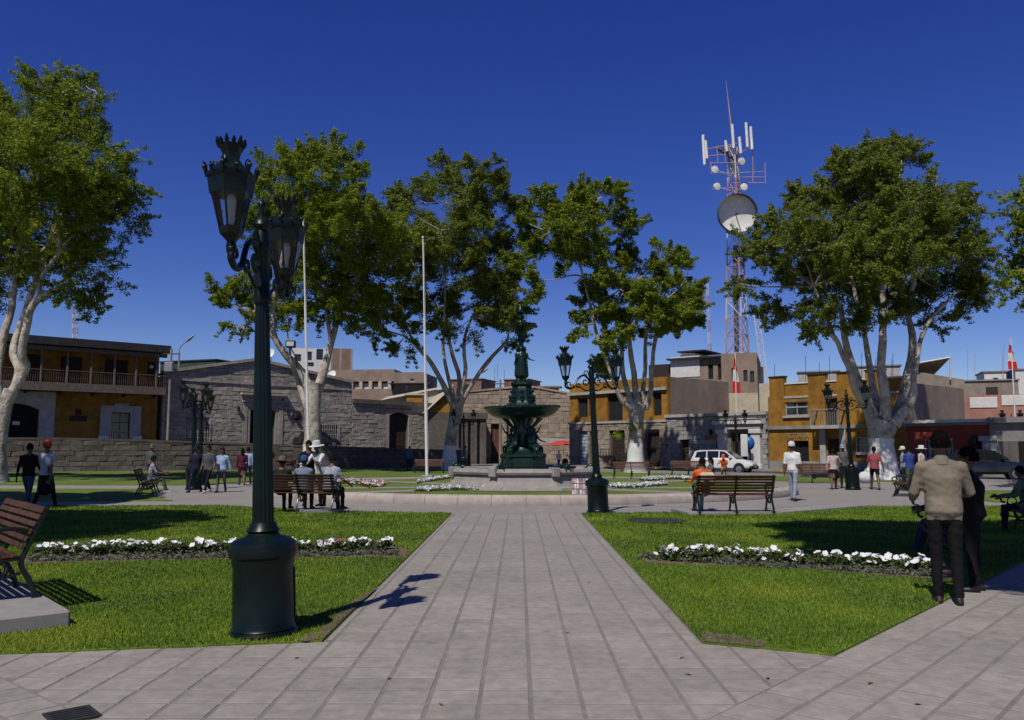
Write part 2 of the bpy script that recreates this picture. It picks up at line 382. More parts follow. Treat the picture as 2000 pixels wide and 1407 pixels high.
# setting-bed sheet under the tiles
front = [tuple(bL), tuple(bR), RCc, RB, LB, tuple(tl)]
def ccw(p): return p if area(p) > 0 else p[::-1]
regions = []                                                       # (polygon, origin, angle)
regions.append((ccw([(xl + .02, LB[1]), (xr - .02, RB[1]), (xr - .02, ARC_R[0][1] + .1), (xl + .02, ARC_L[0][1] + .1)]), (tx0, ty0), 0))
regions.append((ccw(front), (tx0, ty0), 0))
E = (RCc[0] + ed.x * 13, RCc[1] + ed.y * 13)
angR = math.atan2(ed.y, ed.x)
regions.append((ccw([RCc, tuple(bR), (bR.x + 6.5, bR.y - 2.0), (E[0] + 5.5, E[1] - 5), E]), RCc, angR))
regions.append((ccw([tuple(tl), tuple(bL), (-5.5, 3.4), LCx]), tuple(tl), math.atan2(sLd.y, sLd.x)))
tiles = []
for poly, o, ang in regions:
    ca, sa = math.cos(ang), math.sin(ang)
    W, D = (tw, td) if ang == 0 else (td * 1.08, tw)
    pl = [((p[0] - o[0]) * ca + (p[1] - o[1]) * sa, -(p[0] - o[0]) * sa + (p[1] - o[1]) * ca) for p in poly]
    i0, i1 = math.floor(min(p[0] for p in pl) / W), math.ceil(max(p[0] for p in pl) / W)
    j0, j1 = math.floor(min(p[1] for p in pl) / D), math.ceil(max(p[1] for p in pl) / D)
    gx, gy = (.014, .013) if ang == 0 else (.013, .014)
    for i in range(i0, i1):
        for j in range(j0, j1):
            q = [(i * W + gx, j * D + gy), ((i + 1) * W - gx, j * D + gy), ((i + 1) * W - gx, (j + 1) * D - gy), (i * W + gx, (j + 1) * D - gy)]
            for k in range(len(pl)):
                a, c = pl[k], pl[(k + 1) % len(pl)]
                if len(q) < 3: break
                nx, ny = -(c[1] - a[1]), c[0] - a[0]; ln = math.hypot(nx, ny); s = .005
                q = clip(q, (a[0] + nx / ln * s, a[1] + ny / ln * s), (c[0] + nx / ln * s, c[1] + ny / ln * s))
            if len(q) < 3: continue
            # drop doubled corners and slivers
            q2 = [p for n_, p in enumerate(q) if math.hypot(p[0] - q[n_ - 1][0], p[1] - q[n_ - 1][1]) > .004]
            if len(q2) < 3 or area(q2) < .004: continue
            w_ = [(o[0] + p[0] * ca - p[1] * sa, o[1] + p[0] * sa + p[1] * ca) for p in q2]
            cx, cy = sum(p[0] for p in w_) / len(w_), sum(p[1] for p in w_) / len(w_)
            seen = abs(cx - .0) / max(cy, .1) < .66 and cy > 4.9
            tiles.append(((0 if seen else 1000) + cy, w_, cx, cy))
tiles.sort(key=lambda t: t[0])
sheet('paving_bed', [(-9.5, 2.0), (12, 2.0), (E[0] + 6, E[1] - 5), E, RCc, RB, (xr, 20.6), (xl, 20.6), LB, LC, LCx], .0110, M_mortar)
rest = MB()
for n_, (_, w_, cx, cy) in enumerate(tiles):
    z1 = .0150 + random.uniform(-.0010, .0010)
    sl = (random.uniform(-.004, .004), random.uniform(-.004, .004))
    k = len(w_); tp = [(cx + (p[0] - cx) * .985, cy + (p[1] - cy) * .985) for p in w_]
    o0 = (cx, cy) if n_ < 300 else (0, 0)
    vs = [(p[0] - o0[0], p[1] - o0[1], .002) for p in w_] + [(p[0] - o0[0], p[1] - o0[1], z1 - .003) for p in w_] + \
         [(p[0] - o0[0], p[1] - o0[1], z1 + (p[0] - cx) * sl[0] + (p[1] - cy) * sl[1]) for p in tp]
    fs = [tuple(range(2 * k, 3 * k))]
    for r_ in (0, 1): fs += [(r_ * k + i, r_ * k + (i + 1) % k, (r_ + 1) * k + (i + 1) % k, (r_ + 1) * k + i) for i in range(k)]
    if n_ < 300:
        t = MB().add(vs, fs).build('tile', M_tile, paving); t.location = (cx, cy, 0)
    else: rest.add(vs, fs)
tag(rest.build('tiles', M_tile, paving), kind='stuff')
# lawn edging strips beside the path
def strip(name, a, c, w, h, m, kind='structure', z0=0.):
    a, c = Vector(a), Vector(c); d = (c - a).normalized(); n = Vector((-d.y, d.x)) * w
    return sheet(name, [tuple(a), tuple(c), tuple(c + n), tuple(a + n)], h, m, kind, h=h - z0)
# low step walls behind the near lawns (bench terraces)
def step(pa, pb, w, h, label):
    a, c = Vector(pa), Vector(pb); d = (c - a).normalized(); n = Vector((-d.y, d.x)) * w
    b = MB(); q = [tuple(a), tuple(c), tuple(c + n), tuple(a + n)]; b.prism(ccw(q), 0.0, h)
    return tag(b.build('bench_step', M_kerb), label, 'step')
step(g2(596, 1006), g2(672, 1003), .9, .10, 'low concrete step under the end of the crowded bench')
step(g2(1345, 1009), g2(1524, 1007), 1.3, .085, 'low concrete step under the empty-backed slatted bench')
step(g2(1524, 1007), g2(1700, 992), .8, .07, 'low concrete edging step running past the white-capped walker')
# street on the right with kerb, sidewalk; raised street on the left
RU = Vector((-.669, .743)); RNn = Vector((-.743, -.669)); R0 = Vector((23.4, 51.0))
def rp(t, off): p = R0 + RU * t + RNn * off; return (p.x, p.y)
sheet('street', [rp(-24, 1.7), rp(-24, 9.2), rp(29, 9.2), rp(29, 1.7)], .012, M_asphalt)
sheet('street', [(-5, 69), (6, 62), (14, 80), (12, 140), (-6, 140), (-4.5, 96)], .010, mat('grey_street', (.20, .19, .18), .9, .12, 2, .2))
sheet('sidewalk', [rp(-24, 0), rp(-24, 1.7), rp(28, 1.7), rp(28, 0)], .13, M_kerb, h=.14)
b = MB(); q = [rp(-24, 9.2), rp(-24, 9.5), rp(29, 9.5), rp(29, 9.2)]
tag(sheet('kerb', q, .14, M_kerb, h=.14), kind='structure')
M_ykerb = mat('yellow_kerb_paint', (.45, .27, .04), .8, .25, 6, .1)
for t in (5.6, 7.0, 13.6, 15.0, 17.2): sheet('kerb_marking', [rp(t, 1.66), rp(t, 1.76), rp(t + 1.0, 1.76), rp(t + 1.0, 1.66)], .134, M_ykerb, h=.15)
# left raised street
WA, WB = Vector((-38.0, 50.0)), Vector((-4.2, 68.5))              # face of the retaining wall
LU = Vector((.743, .669)); L0 = Vector((-39.3, 64.0))
def lp(t, off=0.): p = L0 + LU * t + Vector((.669, -.743)) * off; return Vector((p.x, p.y))
def lz(t): return 1.95 - .85 * max(0, min(1, (t - 8) / 36))         # the raised street falls to the right
b = MB(); n = 8; vs = []
for i in range(n + 1):
    s = i / n; w = WA.lerp(WB, s); f = lp(-8 + 54 * s, -1); z = lz(-8 + 54 * s)
    vs += [(w.x, w.y + .25, z), (f.x, f.y, z)]
b.add(vs, [(2 * i, 2 * i + 2, 2 * i + 3, 2 * i + 1) for i in range(n)])
tag(b.build('raised_street', M_asphalt), kind='structure')

# ---------------------------------------------------------------- grass blades on the near lawns
BED_L = [g2(*p) for p in ((40, 1106), (400, 1097), (700, 1093), (790, 1089), (796, 1078), (768, 1068), (400, 1076), (60, 1086))]
BED_R = [g2(*p) for p in ((1262, 1105), (1500, 1113), (1860, 1138), (1860, 1112), (1500, 1096), (1240, 1088))]
SOILS = [[g2(*p) for p in q] for q in (
    ((742, 1150), (700, 1186), (632, 1254), (596, 1261), (575, 1258), (620, 1240), (662, 1205), (690, 1176)),
    ((1377, 1261), (1490, 1272), (1502, 1262), (1470, 1254), (1410, 1245), (1366, 1240)),
    ((700, 1092), (790, 1096), (800, 1080), (772, 1074)))]
sheet('flower_bed_soil', BED_L, .034, M_soil, h=.03); sheet('flower_bed_soil', BED_R, .034, M_soil, h=.03)
for i, q in enumerate(SOILS): sheet('bare_soil', q, .0325 + .0004 * i, M_soil)
def grass(poly, n, h, w, xlim, near=0, far=99):
    xs = [p[0] for p in poly]; ys = [p[1] for p in poly]
    x0, x1, y0, y1 = max(min(xs), xlim[0]), min(max(xs), xlim[1]), max(min(ys), near), min(max(ys), far)
    # denser close to the eye
    u = RNG.random(n * 2); y = 1 / (1 / y0 + u * (1 / y1 - 1 / y0)); x = x0 + (x1 - x0) * RNG.random(n * 2)
    k = inpoly(x, y, poly) & (np.abs(x) < y * .68)
    for q in (BED_L, BED_R): k &= ~inpoly(x, y, q)
    for q in SOILS: k &= ~(inpoly(x, y, q) & (RNG.random(len(x)) < .5))
    x, y = x[k], y[k]
    pat = np.array([mnoise.noise(Vector((a * .9, c * .9, 0))) for a, c in zip(x[::1], y[::1])]) if len(x) < 400000 else np.zeros(len(x))
    k = RNG.random(len(x)) < (.72 + .5 * pat); x, y, pat = x[k], y[k], pat[k]; n = len(x)
    sc = np.clip(y / 8, 1, 2.6)
    hh = h * (.6 + .8 * RNG.random(n)) * sc ** .3; a = RNG.random(n) * 2 * np.pi; ww = w * (.7 + .6 * RNG.random(n)) * sc
    lean = .5 * RNG.random(n) * hh * 1.6; la = RNG.random(n) * 2 * np.pi
    V = np.zeros((n, 3, 3)); z0 = .024
    V[:, 0] = np.stack([x - np.cos(a) * ww, y - np.sin(a) * ww, np.full(n, z0)], 1)
    V[:, 1] = np.stack([x + np.cos(a) * ww, y + np.sin(a) * ww, np.full(n, z0)], 1)
    V[:, 2] = np.stack([x + np.cos(la) * lean, y + np.sin(la) * lean, z0 + hh], 1)
    tone = np.clip(.42 + .75 * pat + .22 * RNG.standard_normal(n), 0, 1)
    return V.reshape(-1, 3), np.arange(n * 3).reshape(-1, 3), tone
for k, n in (('LN', 260000), ('RN', 200000)):
    V, F, t = grass(lawns[k], n, .029, .0052, (-14, 14), 5, 25)
    tag(npmesh('grass', V, F, M_grass, None, t), 'short mown grass of the ' + ('near lawn beside the tall lamp' if k == 'LN' else 'near lawn beside the diagonal path'), 'grass', kind='stuff')

# ================================================================ BUILDINGS
M_yel = mat('ochre_plaster', (.32, .155, .018), .85, .30, 1.2, .2, bscale=20, cscale=.25)
M_white = mat('white_paint', (.72, .70, .66), .7, .1, 3, .1)
M_offwhite = mat('limewash', (.42, .41, .39), .85, .15, 2, .15)
M_greyst = mat('grey_plaster', (.27, .26, .25), .85, .15, 2, .2)
M_stone = mat('tuff_stone', (.365, .325, .27), .95, .22, 3.5, .5, bscale=16, rnd=.16, dist=.04)
M_stone2 = mat('pale_stone', (.36, .345, .32), .95, .22, 3.5, .5, bscale=16, rnd=.18, dist=.04)
M_stone3 = mat('brown_stone', (.33, .265, .20), .95, .2, 3, .5, bscale=14, rnd=.13, dist=.04)
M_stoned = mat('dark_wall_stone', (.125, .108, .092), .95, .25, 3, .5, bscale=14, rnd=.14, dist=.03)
M_mort = mat('mortar', (.22, .185, .15), .97, .2, 5, .3)
M_wood = mat('balcony_wood', (.115, .07, .045), .7, .25, 8, .2)
M_dwood = mat('dark_wood', (.035, .022, .015), .7, .3, 5, .2)
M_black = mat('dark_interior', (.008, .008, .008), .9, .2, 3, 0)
M_roof = mat('roof_sheet', (.03, .03, .032), .7, .3, 3, .1)
M_red = mat('red_plaster', (.36, .065, .040), .85, .2, 1.3, .2, cscale=.3)
M_pinkp = mat('pink_plaster', (.42, .20, .15), .85, .15, 1.3, .2)
M_stucco = mat('bare_stucco', (.30, .25, .20), .95, .18, 1.5, .4, bscale=12, dist=.03)
M_cream = mat('cream_plaster', (.55, .47, .34), .85, .12, 1.5, .15)
M_brick = brickmat('red_brick', (.25, .115, .075), (.32, .16, .105), (.26, .21, .17))
M_brick2 = brickmat('pale_brick', (.30, .20, .14), (.36, .25, .18), (.28, .24, .20))
M_glass = glassmat('window_glass')
M_iron = mat('grille_iron', (.62, .60, .55), .6, .12, 6, 0)
M_dgreen = mat('green_door', (.03, .07, .03), .7, .2, 4, .1)
M_metal = mat('grey_metal', (.35, .35, .36), .5, .12, 4, 0, metal=.6)
class Fac:
    """a facade: origin at its left foot, x along the wall, z up, the wall faces local -y"""
    def __init__(s, o2, ang, z): s.o = Vector((o2[0], o2[1], z)); s.a = ang; s.x = Vector((math.cos(ang), math.sin(ang))); s.n = Vector((math.sin(ang), -math.cos(ang)))
    def uv(s, px, py, off=0.):                                     # where the sight line meets the plane 'off' metres in front of the wall
        r = ray(px, py); q = Vector((s.o.x, s.o.y)) + s.n * off
        t = (q.x * s.n.x + q.y * s.n.y) / (r.x * s.n.x + r.y * s.n.y)
        p = Vector((r.x * t, r.y * t)) - Vector((s.o.x, s.o.y))
        return p.dot(s.x), EYE + r.z * t - s.o.z
    def rect(s, x0, y0, x1, y1, off=0.):
        ym = (y0 + y1) / 2; xm = (x0 + x1) / 2
        return s.uv(x0, ym, off)[0], s.uv(x1, ym, off)[0], s.uv(xm, y1, off)[1], s.uv(xm, y0, off)[1]
    def root(s, name, label, cat='building', group=None): return thing(name, label, cat, s.o, s.a, group)
LANG = math.atan2(.669, .743); RANG = math.atan2(-.743, .669)
def wallgrid(b, u0, u1, z0, z1, holes, y0=0., y1=.4):
    us = sorted({u0, u1} | {max(u0, min(u1, h[k])) for h in holes for k in (0, 1)})
    zs = sorted({z0, z1} | {max(z0, min(z1, h[k])) for h in holes for k in (2, 3)})
    for i in range(len(us) - 1):
        run = None
        for j in range(len(zs) - 1):
            cu, cz = (us[i] + us[i + 1]) / 2, (zs[j] + zs[j + 1]) / 2
            solid = not any(h[0] < cu < h[1] and h[2] < cz < h[3] for h in holes) and us[i + 1] - us[i] > 1e-4
            if solid: run = run if run is not None else zs[j]
            if run is not None and (not solid or j == len(zs) - 2):
                top = zs[j + 1] if solid else zs[j]
                if top - run > 1e-4: b.box(us[i], us[i + 1], y0, y1, run, top)
                run = None
    return b
STONEMESH = {}
def stone_variants(key):
    if key in STONEMESH: return STONEMESH[key]
    out = []; rg = random.Random(5)
    for k in range(8):
        b = MB()
        b.bbox(-.5, .5, -.5, .5, -.5, .5, .05)
        b.v = [(x + rg.uniform(-.025, .025), y + (rg.uniform(-.20, .10) if y < 0 else 0), z + rg.uniform(-.045, .045)) for x, y, z in b.v]
        me = b.mesh('stone'); me.materials.append(MATS[key]); out.append(me)
    STONEMESH[key] = out; return out
def stonework(root, key, u0, u1, z0, top, ch, lw, holes=(), cap=300, seed=1, depth=.16, name='stone', seen=None):
    """courses of separate blocks on the face of a wall; top is a height or a function of x"""
    rg = random.Random(seed); vs = stone_variants(key); items = []
    ft = top if callable(top) else (lambda u: top)
    z = z0; zmax = max(ft(u0 + (u1 - u0) * i / 40) for i in range(41))
    while z < zmax - .05:
        h = ch * rg.uniform(.88, 1.12); u = u0 - rg.uniform(0, lw)
        while u < u1:
            w = lw * rg.uniform(.65, 1.35); a, c = max(u, u0), min(u + w, u1); u += w
            if c - a < .12: continue
            zt = min(z + h, ft((a + c) / 2), max(ft(a), ft(c)))
            if zt - z < .12: continue
            spans = [(a, c)]
            for hh in holes:
                if hh[2] < zt - .05 and hh[3] > z + .05:
                    ns = []
                    for p, q in spans:
                        if hh[1] <= p or hh[0] >= q: ns.append((p, q)); continue
                        if hh[0] - p > .1: ns.append((p, hh[0]))
                        if q - hh[1] > .1: ns.append((hh[1], q))
                    spans = ns
            for p, q in spans: items.append((p, q, z, zt))
        z += h
    items.sort(key=lambda t: -(t[1] - t[0]) * (t[3] - t[2]))
    ind = items[:cap]; rest_ = items[cap:]
    for p, q, za, zb in ind:
        o = link(name, rg.choice(vs), root)
        o.location = ((p + q) / 2, -.01 - rg.uniform(0, .03), (za + zb) / 2); o.scale = (q - p - .012, depth, zb - za - .014)
        if rg.random() < .5: o.rotation_euler = (0, math.pi, 0)
    if rest_:
        b = MB()
        for p, q, za, zb in rest_: b.bbox(p + .01, q - .01, -.09 - rg.uniform(0, .03), .07, za + .01, zb - .01, .03)
        tag(b.build('stones', MATS[key], root), kind='stuff')
def window(root, r, frame=M_white, glass=M_glass, nx=2, nz=2, y=.12, fw=.07, name='window', sill=None, grille=None, gy=-.12):
    u0, u1, z0, z1 = r; b = MB()
    b.box(u0, u1, y, y + .06, z0, z0 + fw); b.box(u0, u1, y, y + .06, z1 - fw, z1)
    b.box(u0, u0 + fw, y, y + .06, z0 + fw, z1 - fw); b.box(u1 - fw, u1, y, y + .06, z0 + fw, z1 - fw)
    for i in range(1, nx): x = u0 + (u1 - u0) * i / nx; b.box(x - .025, x + .025, y + .005, y + .055, z0 + fw, z1 - fw)
    for j in range(1, nz): z = z0 + (z1 - z0) * j / nz; b.box(u0 + fw, u1 - fw, y + .01, y + .05, z - .025, z + .025)
    w = b.build(name, frame, root)
    for i in range(nx):
        p, q = u0 + (u1 - u0) * i / nx, u0 + (u1 - u0) * (i + 1) / nx
        MB().box(p + .01, q - .01, y + .03, y + .04, z0 + .02, z1 - .02).build('pane', glass, w)
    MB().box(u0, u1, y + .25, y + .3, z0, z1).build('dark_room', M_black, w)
    if sill: MB().box(u0 - .12, u1 + .12, -.14, y, z0 - .14, z0).build('sill', sill, w)
    if grille:
        g = MB(); n = max(3, int((u1 - u0) / .2)); m = max(2, int((z1 - z0) / .45))
        for i in range(n + 1): x = u0 - .05 + (u1 - u0 + .1) * i / n; g.box(x - .014, x + .014, gy - .014, gy + .014, z0 - .05, z1 + .05)
        for j in range(m + 1): z = z0 + (z1 - z0) * j / m; g.box(u0 - .07, u1 + .07, gy - .012, gy + .016, z - .015, z + .015)
        for x in (u0 - .05, u1 + .05):
            for z in (z0, z1): g.box(x - .012, x + .012, gy, .1, z - .012, z + .012)
        g.build('grille', grille, w)
    return w
def door(root, r, m=M_dwood, frame=None, y=.22, name='door', leaves=2):
    u0, u1, z0, z1 = r; d = None
    for i in range(leaves):
        p, q = u0 + (u1 - u0) * i / leaves, u0 + (u1 - u0) * (i + 1) / leaves
        b = MB().box(p + .01, q - .01, y, y + .06, z0, z1)
        for a, c in ((.08, .45), (.52, .92)):
            b.bbox(p + .1, q - .1, y - .025, y + .005, z0 + (z1 - z0) * a, z0 + (z1 - z0) * c, .02)
        d = b.build(name, m, root)
        MB().ball((q - .12 if i == 0 else p + .12, y - .04, z0 + 1.0), .03, 6).build('handle', M_metal, d)
    if frame:
        b = MB().box(u0 - .16, u0, -.04, .2, z0, z1 + .16); b.box(u1, u1 + .16, -.04, .2, z0, z1 + .16); b.box(u0, u1, -.04, .2, z1, z1 + .16)
        b.build('door_frame', frame, root)
    return d
def shell(root, w, h, dp, m, z0=-1.5, y0=.4, name='wall', roof=M_roof, u0=0.):
    """side walls, back and flat roof behind a facade"""
    b = MB(); b.box(u0, u0 + .3, y0, dp, z0, h); b.box(w - .3, w, y0, dp, z0, h); b.box(u0 + .3, w - .3, dp - .3, dp, z0, h)
    b.build(name, m, root)
    if roof: MB().box(u0 + .3, w - .3, y0, dp - .3, h - .25, h - .12).build('roof', roof, root)

# ---- ochre house with the long balcony, far left
t0 = -9.0
F1 = Fac(lp(t0), LANG, lz(0))
h1 = F1.root('balcony_house', 'ochre house with long wooden upper balcony and white door surround, far left')
uR = F1.uv(308, 780)[0]; zfl = F1.uv(200, 752, 1.5)[1]; zroof = F1.uv(200, 684)[1]
dr = F1.rect(-18, 788, 75, 869); wr = F1.rect(216, 806, 253, 866)
dr = (dr[0], dr[1], 0, dr[3]); wr = (wr[0], wr[1], .05, wr[3])
up = [F1.rect(118, 694, 161, 742), F1.rect(204, 702, 250, 750), F1.rect(288, 706, 303, 755), F1.rect(50, 686, 84, 736)]
up = [(a, c, zfl + .05, zfl + 2.25) for a, c, _, _ in up]
b = MB(); wallgrid(b, 0, uR, -2.2, zroof, [dr, wr] + up); b.build('wall', M_yel, h1)
shell(h1, uR, zroof, 11, M_yel)
MB().box(0, uR, -.05, 0, -.2, .38).build('plinth', mat('sunlit_strip_orange', (.46, .17, .05), .85, .2, 2, .1), h1)  # sunlit strip below the balcony shade, its light put into the orange
MB().box(0, uR, -.09, -.052, .0, .13).build('base_moulding', M_offwhite, h1)
def surround(u0, u1, z0, z1, w, top, arch=0.):
    b = MB(); b.box(u0 - w, u0, -.12, .3, z0, z1 + top); b.box(u1, u1 + w, -.12, .3, z0, z1 + top); b.box(u0, u1, -.12, .3, z1, z1 + top)
    if arch:
        n = 10
        for i in range(n):
            a0, a1 = u0 + (u1 - u0) * i / n, u0 + (u1 - u0) * (i + 1) / n
            f = lambda u: z1 - arch * ((2 * (u - u0) / (u1 - u0) - 1) ** 2)
            b.vprism([(a0, f(a0)), (a1, f(a1)), (a1, z1 + .001), (a0, z1 + .001)], -.11, .3)
    return b
surround(dr[0], dr[1], 0, dr[3], 1.1, .95, .45).build('door_surround', M_offwhite, h1, ang=20)
MB().box(dr[0], dr[1], .5, .56, 0, dr[3]).build('door', M_black, h1)
MB().box(F1.uv(27, 826)[0], F1.uv(41, 826)[0], .46, .49, F1.uv(34, 830)[1], F1.uv(34, 823)[1]).build('notice', M_white, h1)
b = surround(wr[0], wr[1], .05, wr[3], .85, .55); b.box(wr[0] + .2, wr[1] - .2, -.16, -.12, wr[3] + .3, wr[3] + .75)
b.build('window_surround', M_offwhite, h1)
window(h1, wr, M_dwood, nx=2, nz=3)
g = MB(); n = 9
for i in range(n + 1):
    x = wr[0] - .1 + (wr[1] - wr[0] + .2) * i / n; g.tube([(x, -.34, .02), (x, -.40, .45), (x, -.34, .98)], .02, 5)
g.tube([(wr[0] - .1, -.34, .95), (wr[1] + .1, -.34, .95)], .02, 5); g.tube([(wr[0] - .1, -.34, .05), (wr[1] + .1, -.34, .05)], .02, 5)
g.build('window_grille', M_iron, h1)
for x in (wr[0] - .55, wr[1] + .55): MB().bbox(x - .42, x + .42, -.32, -.13, .0, .6, .08).build('pedestal_block', M_white, h1)
pl = F1.rect(135, 812, 169, 823); MB().bbox(pl[0], pl[1], -.05, -.005, pl[2], pl[3], .01).build('plaque', M_dwood, h1)
em = F1.rect(146, 799, 159, 811); MB().bbox(em[0], em[1], -.06, -.005, em[2], em[3], .06).build('emblem', M_dwood, h1)
# balcony
bd = 1.55
MB().box(0, uR + .1, -bd, -.002, zfl - .22, zfl).build('balcony_floor', M_wood, h1)
MB().box(0, uR + .1, -bd - .04, -bd + .02, zfl - .62, zfl + .03).build('balcony_fascia', mat('grey_wood', (.16, .125, .10), .8, .25, 6, .2), h1)
MB().box(-.2, uR + .25, -bd - .45, .4, zroof - .06, zroof + .55).build('roof_fascia', M_roof, h1)
zb = zroof - .45
MB().box(0, uR + .1, -bd - .05, -bd + .12, zb, zb + .3).build('balcony_beam', mat('grey_wood', (.16, .125, .10)), h1)
for px in (30, 80, 131, 178, 224, 266, 306):
    u = F1.uv(px, 735, bd)[0]
    MB().bbox(u - .07, u + .07, -bd - .02, -bd + .12, zfl, zb, .02).build('balcony_post', mat('grey_wood', (.16, .125, .10)), h1)
MB().box(0, uR, -bd + .02, -bd + .1, zfl + .95, zfl + 1.03).build('handrail', M_wood, h1)
b = MB(); n = int(uR / .16)
for i in range(n):
    x = uR * (i + .5) / n; b.tube([(x, -bd + .06, zfl), (x, -bd + .06, zfl + .3), (x, -bd + .06, zfl + .6), (x, -bd + .06, zfl + .95)], [.02, .035, .02, .022], 4)
b.build('balusters', M_wood, h1)
for i in range(9):
    x = .8 + (uR - 1.2) * i / 8; MB().vprism([(x - .08, 0), (x + .08, 0), (x + .08, -.01), (x - .08, -.01)], 0, 0)
    b = MB(); b.add([(x - .09, 0, zfl - .22), (x + .09, 0, zfl - .22), (x + .09, -bd + .1, zfl - .22), (x - .09, -bd + .1, zfl - .22), (x - .09, 0, zfl - .85), (x + .09, 0, zfl - .85), (x + .09, -bd + .3, zfl - .45), (x - .09, -bd + .3, zfl - .45)],
        [(3, 2, 1, 0), (4, 5, 6, 7), (0, 1, 5, 4), (1, 2, 6, 5), (2, 3, 7, 6), (3, 0, 4, 7)]); b.build('bracket', M_dwood, h1)
for r_ in up: door(h1, r_, M_dwood, y=.2)
q = F1.rect(292, 710, 300, 718); MB().ball((q[0], -.5, q[2]), .18, 8).build('balcony_light', M_white, h1)

# ---- tuff gable hall
tg0, tg1 = 11.9, 30.4
F2 = Fac(lp(tg0), LANG, lz(20)); W2 = tg1 - tg0
h2 = F2.root('stone_gable_hall', 'grey tuff stone hall with low gable, corniced door and white window grilles')
e0 = F2.uv(318, 728)[1]; ap = F2.uv(500, 704); e1 = F2.uv(682, 748)[1]
def gtop(u): return e0 + (ap[1] - e0) * u / ap[0] if u < ap[0] else ap[1] + (e1 - ap[1]) * (u - ap[0]) / (W2 - ap[0])
dd = F2.rect(487, 797, 537, 871); wl = F2.rect(362, 822, 407, 868); wR_ = F2.rect(625, 830, 660, 868)
dd = (dd[0], dd[1], 0, dd[3]); wl = (wl[0], wl[1], .25, wl[3]); wR_ = (wR_[0], wR_[1], .25, wR_[3])
b = MB(); zm = min(e0, e1) - .3; wallgrid(b, 0, W2, -2.5, zm, [dd, wl, wR_], .05, .5)
b.vprism([(0, zm), (W2, zm), (W2, gtop(W2)), (ap[0], ap[1]), (0, gtop(0))], .05, .5)
b.build('wall', M_mort, h2); shell(h2, W2, zm, 14, M_stucco, y0=.5)
b = MB(); b.add([(0, .5, gtop(0)), (ap[0], .5, ap[1]), (ap[0], 14, ap[1]), (0, 14, gtop(0)), (W2, .5, gtop(W2)), (W2, 14, gtop(W2))], [(0, 1, 2, 3), (1, 4, 5, 2)]); b.build('roof', M_roof, h2)
sur = (dd[0] - .75, dd[1] + .75, -1, dd[3] + 1.3)
stonework(h2, 'tuff_stone', 0, W2, -.2, gtop, .40, .86, [sur, wl, wR_], 300, 3)
b = MB()
for (ua, ub) in ((0, ap[0]), (ap[0], W2)):
    b.vprism([(ua - .0, gtop(ua) - .05), (ub, gtop(ub) - .05), (ub, gtop(ub) + .22), (ua, gtop(ua) + .22)], -.32, .6)
b.build('gable_coping', M_stone, h2)
zc = F2.uv(345, 741)[1]; zc2 = F2.uv(680, 761)[1]
b = MB(); b.vprism([(.3, zc - .1), (W2, zc2 - .1), (W2, zc2 + .08), (.3, zc + .08)], -.2, .04); b.build('string_course', M_stone, h2)
b = surround(dd[0], dd[1], 0, dd[3], .72, .5, .3); b.box(dd[0] - .8, dd[1] + .8, -.3, .2, dd[3] + .5, dd[3] + .66)
b.box(dd[0] - .72, dd[0] - .3, -.17, -.12, 0, dd[3] + .5); b.box(dd[1] + .3, dd[1] + .72, -.17, -.12, 0, dd[3] + .5)
b.build('door_surround', M_stone, h2)
b = MB(); b.box(dd[0] - 1.0, dd[1] + 1.0, -.55, .2, dd[3] + 1.15, dd[3] + 1.32); b.box(dd[0] - .8, dd[1] + .8, -.38, .2, dd[3] + .98, dd[3] + 1.15); b.box(dd[0] - .6, dd[1] + .6, -.1, .2, dd[3] + .66, dd[3] + .98)
b.build('door_cornice', M_stone, h2)
MB().box(dd[0], dd[1] - .45, .42, .5, 0, dd[3]).build('door', M_black, h2)
MB().box(dd[1] - .45, dd[1] - .05, .3, .36, 0, dd[3] - .3).build('door_leaf', M_dgreen, h2)
for r_ in (wl, wR_): window(h2, r_, M_dwood, nx=2, nz=2, y=.25, grille=M_iron, gy=-.2)
for px, py in ((463, 797), (558, 800), (575, 812), (598, 806)):
    u, z = F2.uv(px, py); b = MB(); b.tube([(u, 0, z), (u, -.3, z + .1)], .03, 5); b.bbox(u - .13, u + .13, -.45, -.2, z - .28, z + .12, .05)
    b.build('wall_lantern', M_dwood, h2)
u, z = F2.uv(578, 812); MB().lathe([(.02, 0), (.45, .02), (.5, .06), (.3, .1), (.02, .12)], 14).build('iron_emblem', M_dwood, h2).matrix_local = Matrix.Translation((u, -.12, z)) @ Matrix.Rotation(R(90), 4, 'X')

# ---- low stone wall house with the arched door
F3 = Fac(lp(tg1 + .02), LANG, lz(33)); u3 = F3.uv(872, 830)[0]
h3 = F3.root('low_stone_house', 'low flat-topped tuff stone house with dark arched doorway, beside the gable hall')
zt3 = F3.uv(700, 782)[1]; zt3b = F3.uv(828, 790)[1]
d3 = F3.rect(759, 806, 797, 878); d3 = (d3[0], d3[1], 0, d3[3])
b = MB(); wallgrid(b, 0, u3, -2.5, zt3 - .4, [d3], .05, .5); b.vprism([(0, zt3 - .4), (u3, zt3 - .4), (u3, zt3b), (0, zt3)], .05, .5); b.build('wall', M_mort, h3)
shell(h3, u3, zt3b - .2, 9, M_stucco, y0=.5)
stonework(h3, 'tuff_stone', 0, u3, -.2, lambda u: zt3 + (zt3b - zt3) * u / u3 - .25, .42, .9, [(d3[0] - .35, d3[1] + .35, -1, d3[3] + .3)], 280, 9)
b = MB(); b.vprism([(0, zt3 - .3), (u3, zt3b - .3), (u3, zt3b + .12), (0, zt3 + .12)], -.38, .55); b.build('cornice', M_stoned, h3)
surround(d3[0], d3[1], 0, d3[3], .35, .3, .35).build('door_surround', M_stone, h3)
door(h3, d3, M_dwood, y=.4)
